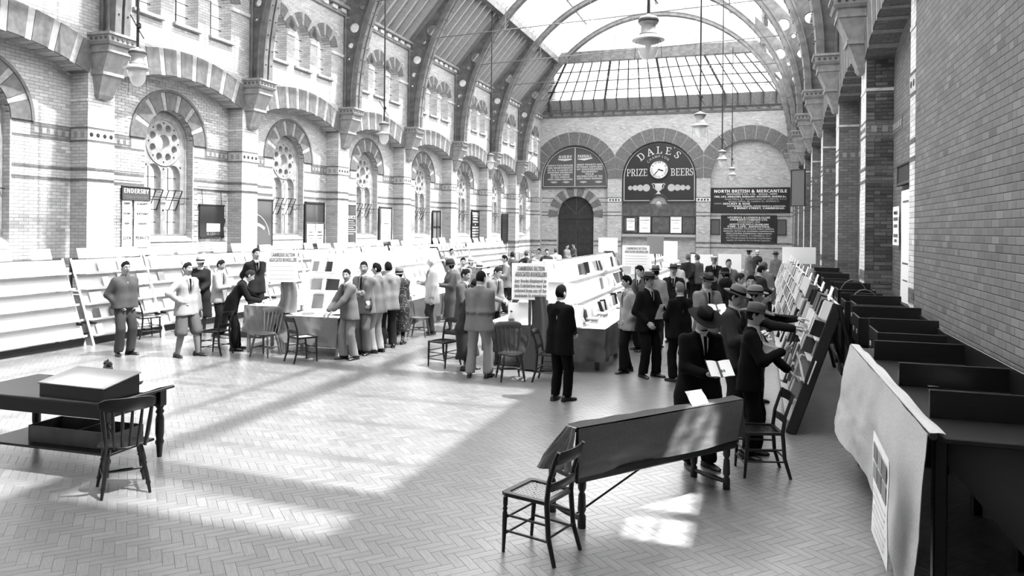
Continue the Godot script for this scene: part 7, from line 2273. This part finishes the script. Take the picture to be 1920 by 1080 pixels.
	L.append({"u": 883, "top": 484, "foot": 0, "f": true, "face": 15, "coat": 0.3, "hat": "cloche", "hat_tone": 0.6, "band": 0.4, "label": "person in a pale wide bell hat, the farther of two side by side"})
	L.append({"u": 899, "top": 493, "foot": 0, "f": true, "face": -8, "coat": 0.5, "hat": "cloche", "hat_tone": 0.66, "band": 0.12, "label": "person in a pale bell hat with a dark band, the nearer of two"})
	L.append({"u": 871, "top": 504, "foot": 0, "face": 62, "hpitch": 15, "coat": 0.3, "hair_tone": 0.12, "pose": "read", "label": "person in a grey jacket looking down, beside the stooping dark hat"})
	L.append({"u": 878, "top": 521, "foot": 694, "H": 1.62, "f": true, "face": 70, "lean": 18, "hpitch": 20, "coat": 0.2, "hem": 0.26, "hat": "cloche", "hat_tone": 0.13, "band": 0.06, "pose": "read", "trousers": 0.15, "label": "stooping person in a long dark coat and dark bell hat beside the belted jacket"})
	L.append({"u": 898, "top": 508, "foot": 708, "face": 162, "lean": 4, "hpitch": 14, "hyaw": -15, "coat": 0.44, "trousers": 0.52, "belt": true, "pose": "front", "hair_tone": 0.1, "feet": [Vector2(0.16, 0.0), Vector2(-0.14, 0.06)], "bulk": 1.06, "label": "person in a belted grey jacket and pale trousers, back turned, before the ink bottle table"})
	L.append({"u": 926, "top": 498, "foot": 0, "face": 55, "hpitch": 22, "lean": 12, "coat": 0.42, "hair_tone": 0.14, "pose": "front", "label": "person in a grey jacket bending over the ink bottle table"})
	L.append({"u": 948, "top": 478, "foot": 0, "face": -70, "hpitch": 15, "coat": 0.52, "hair_tone": 0.08, "pose": "read", "label": "dark haired person in a pale jacket reading, left of the bold printed sign"})
	L.append({"u": 961, "top": 472, "foot": 0, "face": 175, "coat": 0.3, "hair_tone": 0.14, "label": "person seen from behind above the bold printed sign's corner"})
	L.append({"u": 977, "top": 487, "foot": 0, "f": true, "face": 0, "coat": 0.3, "hair_tone": 0.12, "label": "bare headed person with bobbed hair peering over the bold printed sign"})
	L.append({"u": 987, "top": 470, "foot": 0, "face": 150, "coat": 0.16, "hair_tone": 0.3, "label": "fair haired person in a dark suit beyond the bold printed sign"})
	L.append({"u": 1000, "top": 471, "foot": 0, "face": -35, "coat": 0.5, "hair_tone": 0.3, "label": "person in a grey suit, second to the right above the bold printed sign"})
	L.append({"u": 1011, "top": 466, "foot": 0, "face": -20, "coat": 0.62, "hair_tone": 0.12, "label": "person in a pale suit beyond the ridge of the middle stall"})
	L.append({"u": 1025, "top": 467, "foot": 0, "face": 5, "coat": 0.2, "hair_tone": 0.12, "label": "person in a dark suit and white collar facing out over the middle stall"})
	L.append({"u": 1042, "top": 465, "foot": 0, "face": 178, "coat": 0.75, "hair_tone": 0.28, "label": "person in a white jacket, back turned, beyond the middle stall"})
	L.append({"u": 1063, "top": 458, "foot": 0, "face": 55, "coat": 0.42, "hair_tone": 0.1, "pose": "front", "label": "person in a mid grey suit, left of two talking before the far door"})
	L.append({"u": 1076, "top": 456, "foot": 0, "face": -60, "coat": 0.3, "hair_tone": 0.1, "pose": "front", "label": "person in a dark grey suit, right of two talking before the far door"})
	# -- middle stall
	L.append({"u": 1049, "top": 535, "foot": 752, "face": 140, "hyaw": -8, "coat": 0.055, "trousers": 0.05, "pose": "front", "hair_tone": 0.06, "hem": 0.72, "feet": [Vector2(0.09, 0.0), Vector2(-0.08, 0.08)], "wide": false, "label": "person in a black suit standing alone, back turned, before the middle stall"})
	L.append({"u": 1176, "top": 516, "foot": 698, "face": -72, "hpitch": 14, "coat": 0.56, "trousers": 0.07, "pose": "pockets", "hair_tone": 0.06, "feet": [Vector2(0.1, 0.1), Vector2(-0.1, -0.05)], "label": "person in a pale jacket and black trousers at the corner of the middle stall"})
	L.append({"u": 1202, "top": 497, "foot": 0, "H": 1.77, "face": -50, "hpitch": 18, "coat": 0.25, "hair_tone": 0.1, "pose": "read", "label": "bare headed person in a dark jacket looking down behind the pale jacketed one"})
	L.append({"u": 1214, "top": 513, "foot": 706, "face": 48, "coat": 0.07, "trousers": 0.06, "hat": "fedora", "hat_tone": 0.3, "band": 0.08, "hands": [Vector3(0.12, 1.2, 0.28), Vector3(-0.18, 0.95, 0.14)], "pose": "front", "bulk": 1.05, "feet": [Vector2(0.12, 0.08), Vector2(-0.12, 0.0)], "label": "stout person in a black suit and grey felt hat, one hand raised to the chest"})
	L.append({"u": 1229, "top": 500, "foot": 0, "face": 165, "coat": 0.55, "hat": "fedora", "hat_tone": 0.42, "band": 0.1, "label": "person in a pale raincoat and grey hat behind the stout one"})
	L.append({"u": 1263, "top": 497, "foot": 0, "face": -5, "coat": 0.12, "hat": "fedora", "hat_tone": 0.3, "band": 0.1, "moustache": true, "label": "person with a moustache and grey hat facing out past the newspaper"})
	L.append({"u": 1274, "top": 529, "foot": 716, "face": -140, "coat": 0.06, "trousers": 0.06, "pose": "read", "hair_tone": 0.42, "feet": [Vector2(0.1, 0.05), Vector2(-0.12, -0.04)], "label": "fair haired person in black holding a newspaper towards the stout one"})
	L.append({"u": 1270, "top": 489, "foot": 0, "f": true, "face": 178, "coat": 0.75, "hat": "cloche", "hat_tone": 0.88, "band": 0.8, "label": "person in a white bell hat and pale coat, back turned"})
	L.append({"u": 1290, "top": 477, "foot": 0, "face": 172, "coat": 0.16, "trousers": 0.14, "hair_tone": 0.35, "pose": "behind", "label": "fair haired person in a dark suit, hands behind the back, under the insurance boards"})
	L.append({"u": 1308, "top": 477, "foot": 0, "face": -130, "coat": 0.36, "hair_tone": 0.3, "label": "fair haired person in a grey suit just past the one with hands behind"})
	L.append({"u": 1299, "top": 473, "foot": 0, "face": 170, "coat": 0.3, "hat": "cap", "hat_tone": 0.36, "label": "person in a flat cap between two fair haired ones"})
	# -- the crowd at the racks
	L.append({"u": 1326, "top": 514, "foot": 0, "H": 1.76, "face": 25, "hpitch": 18, "coat": 0.48, "trousers": 0.2, "hat": "fedora", "hat_tone": 0.26, "band": 0.08, "pose": "read", "label": "person in a grey suit and dark felt hat reading a white pamphlet"})
	L.append({"u": 1339, "top": 480, "foot": 0, "H": 1.76, "face": 5, "coat": 0.12, "hat": "cap", "hat_tone": 0.66, "label": "person in a dark suit and pale flat cap facing out"})
	L.append({"u": 1361, "top": 504, "foot": 0, "f": true, "H": 1.64, "face": -110, "coat": 0.1, "fur": true, "hat": "cloche", "hat_tone": 0.1, "band": 0.3, "label": "person in a dark fur collar and dark brimmed hat among the crowd"})
	L.append({"u": 1366, "top": 486, "foot": 0, "face": 10, "coat": 0.4, "hair_tone": 0.2, "label": "bare headed person in front of the white sheets by the far racks"})
	L.append({"u": 1385, "top": 512, "foot": 0, "H": 1.7, "face": 78, "hpitch": 14, "coat": 0.42, "hair_tone": 0.16, "pose": "front", "label": "person in a grey jacket in profile, just left of the one looking out"})
	L.append({"u": 1408, "top": 516, "foot": 0, "H": 1.76, "face": 0, "coat": 0.3, "hair_tone": 0.08, "pose": "hang", "label": "dark haired person in a grey suit and tie looking out of the crowd"})
	L.append({"u": 1421, "top": 497, "foot": 0, "face": 125, "hpitch": 22, "lean": 10, "coat": 0.16, "hair_tone": 0.08, "pose": "read", "label": "dark haired person in a dark suit bending to the racks"})
	L.append({"u": 1433, "top": 492, "foot": 0, "face": 160, "coat": 0.4, "hair_tone": 0.3, "label": "fair haired person seen from behind by the far racks"})
	L.append({"u": 1404, "top": 469, "foot": 0, "f": true, "H": 1.66, "face": 60, "coat": 0.5, "hat": "cap", "hat_tone": 0.16, "label": "person in a dark cap and pale coat far down by the racks"})
	L.append({"u": 1420, "top": 470, "foot": 0, "f": true, "H": 1.62, "face": 10, "coat": 0.25, "hat": "cloche", "hat_tone": 0.82, "band": 0.3, "label": "person in a white banded bell hat far down by the racks"})
	L.append({"u": 1423, "top": 485, "foot": 0, "face": 88, "coat": 0.5, "hair_tone": 0.12, "label": "person in a pale suit in profile far down by the racks"})
	L.append({"u": 1455, "top": 473, "foot": 0, "H": 1.7, "face": -35, "coat": 0.4, "hat": "fedora", "hat_tone": 0.34, "band": 0.1, "label": "person in a grey suit and hat at the far end of the racks"})
	L.append({"u": 1446, "top": 494, "at": Vector3(0.32, 0, -20.3), "H": 1.68, "face": 0, "coat": 0.4, "hair_tone": 0.15, "label": "bare headed person in grey facing out at the far end of the racks"})
	L.append({"u": 1438, "top": 534, "at": Vector3(0.0, 0, -10.25), "H": 1.76, "face": 82, "lean": 8, "coat": 0.13, "trousers": 0.1, "hat": "fedora", "hat_tone": 0.5, "band": 0.06, "hands": [Vector3(0.1, 1.36, 0.56), Vector3(-0.12, 1.26, 0.55)], "pose": "reach", "palm": Vector3(0, -1, 0), "label": "person in a dark suit and pale banded hat reaching to the top of the rack"})
	L.append({"u": 1476, "top": 536, "at": Vector3(0.08, 0, -11.3), "H": 1.7, "face": 84, "lean": 14, "hpitch": 24, "coat": 0.52, "trousers": 0.3, "hair_tone": 0.07, "hands": [Vector3(0.12, 1.15, 0.5), Vector3(-0.1, 1.2, 0.52)], "pose": "reach", "palm": Vector3(0, -1, 0), "label": "dark haired person in a pale jacket stooping over the rack"})
	L.append({"u": 1376, "top": 537, "foot": 0, "H": 1.8, "face": 70, "hpitch": 22, "coat": 0.2, "trousers": 0.12, "hat": "fedora", "hat_tone": 0.44, "band": 0.05, "pose": "read", "hands": [Vector3(0.12, 1.12, 0.3), Vector3(-0.1, 1.16, 0.32)], "bulk": 1.05, "label": "tall person in a grey fedora with a black band between the two wide hats"})
	L.append({"u": 1313, "top": 583, "at": Vector3(-0.50, 0, -8.05), "H": 1.70, "face": 28, "hpitch": 30, "lean": 8, "coat": 0.05, "trousers": 0.05, "hem": 0.5, "hat": "wide", "hat_tone": 0.1, "band": 0.05, "pose": "read", "hands": [Vector3(0.1, 1.1, 0.32), Vector3(-0.1, 1.08, 0.32)], "bulk": 1.1, "label": "person in a black coat and wide dark hat reading a book behind the bench"})
	L.append({"u": 1432, "top": 575, "at": Vector3(0.02, 0, -8.62), "H": 1.69, "face": 84, "hpitch": 10, "lean": 4, "coat": 0.055, "trousers": 0.05, "hat": "wide", "hat_tone": 0.36, "band": 0.3, "open_collar": true, "tie": false, "pose": "front", "hands": [Vector3(0.1, 1.0, 0.4), Vector3(-0.1, 1.25, 0.34)], "palm": Vector3(0, 0.3, -1), "seen": 40.0, "label": "person in black with a white open collar and soft wide hat at the near rack"})
	var by = {}
	for o in L: by[o.u] = person(o)
	held("newspaper", "folded newspaper held by the fair haired person in black", "newspaper", by[1274], false, 0.34, 0.3, -0.5)
	held("open_book", "open white paged book held by the reader in the wide dark hat", "book", by[1313], true, 0.26, 0.18, -0.7)
	held("open_pamphlet", "white pamphlet held by the reader in the dark felt hat", "pamphlet", by[1326], true, 0.3, 0.2, -0.7)
	held("sheaf_of_papers", "white papers held by the reader in the dark bell hat", "papers", by[845], false, 0.22, 0.26, -0.8)
	held("open_pamphlet", "white pamphlet held by the reader left of the bold printed sign", "pamphlet", by[948], true, 0.26, 0.2, -0.7)
	held("white_leaflet", "large white leaflet held against the rack by the wide soft hat", "leaflet", by[1432], false, 0.24, 0.32, -0.25, Vector3(0.0, -0.1, 0.06))
	held("white_leaflet", "small white leaflet held by the pale banded hat", "leaflet", by[1376], false, 0.18, 0.14, -0.7)
	var stp = thing("low_platform", "low boarded platform under the tall person behind the writer", "platform", Vector3(-10.75, 0, -14.3))
	part(stp, "top", box_mesh(Vector3(0.9, 0.03, 0.7), 0.005, Vector3(0, 0.135, 0)), M["wood_mid"])
	part(stp, "frame", box_mesh(Vector3(0.84, 0.12, 0.64), 0.0, Vector3(0, 0.06, 0)), M["wood_dark"])
	var hm = hat_meshes("fedora")
	var hh = thing("straw_hat", "pale hat with a dark brim edge held behind the person with folded arms", "hat")
	var g: Array = by[681].get_meta("grip")
	part(hh, "crown", hm[1], gray(0.7)); part(hh, "brim", hm[0], gray(0.2)); part(hh, "hat_band", hm[2], gray(0.5))
	hh.transform = Transform3D(Basis(Vector3.UP, 0.6) * Basis(Vector3.BACK, 1.5), by[681].position + Vector3(0.24, 0.98, 0.04))
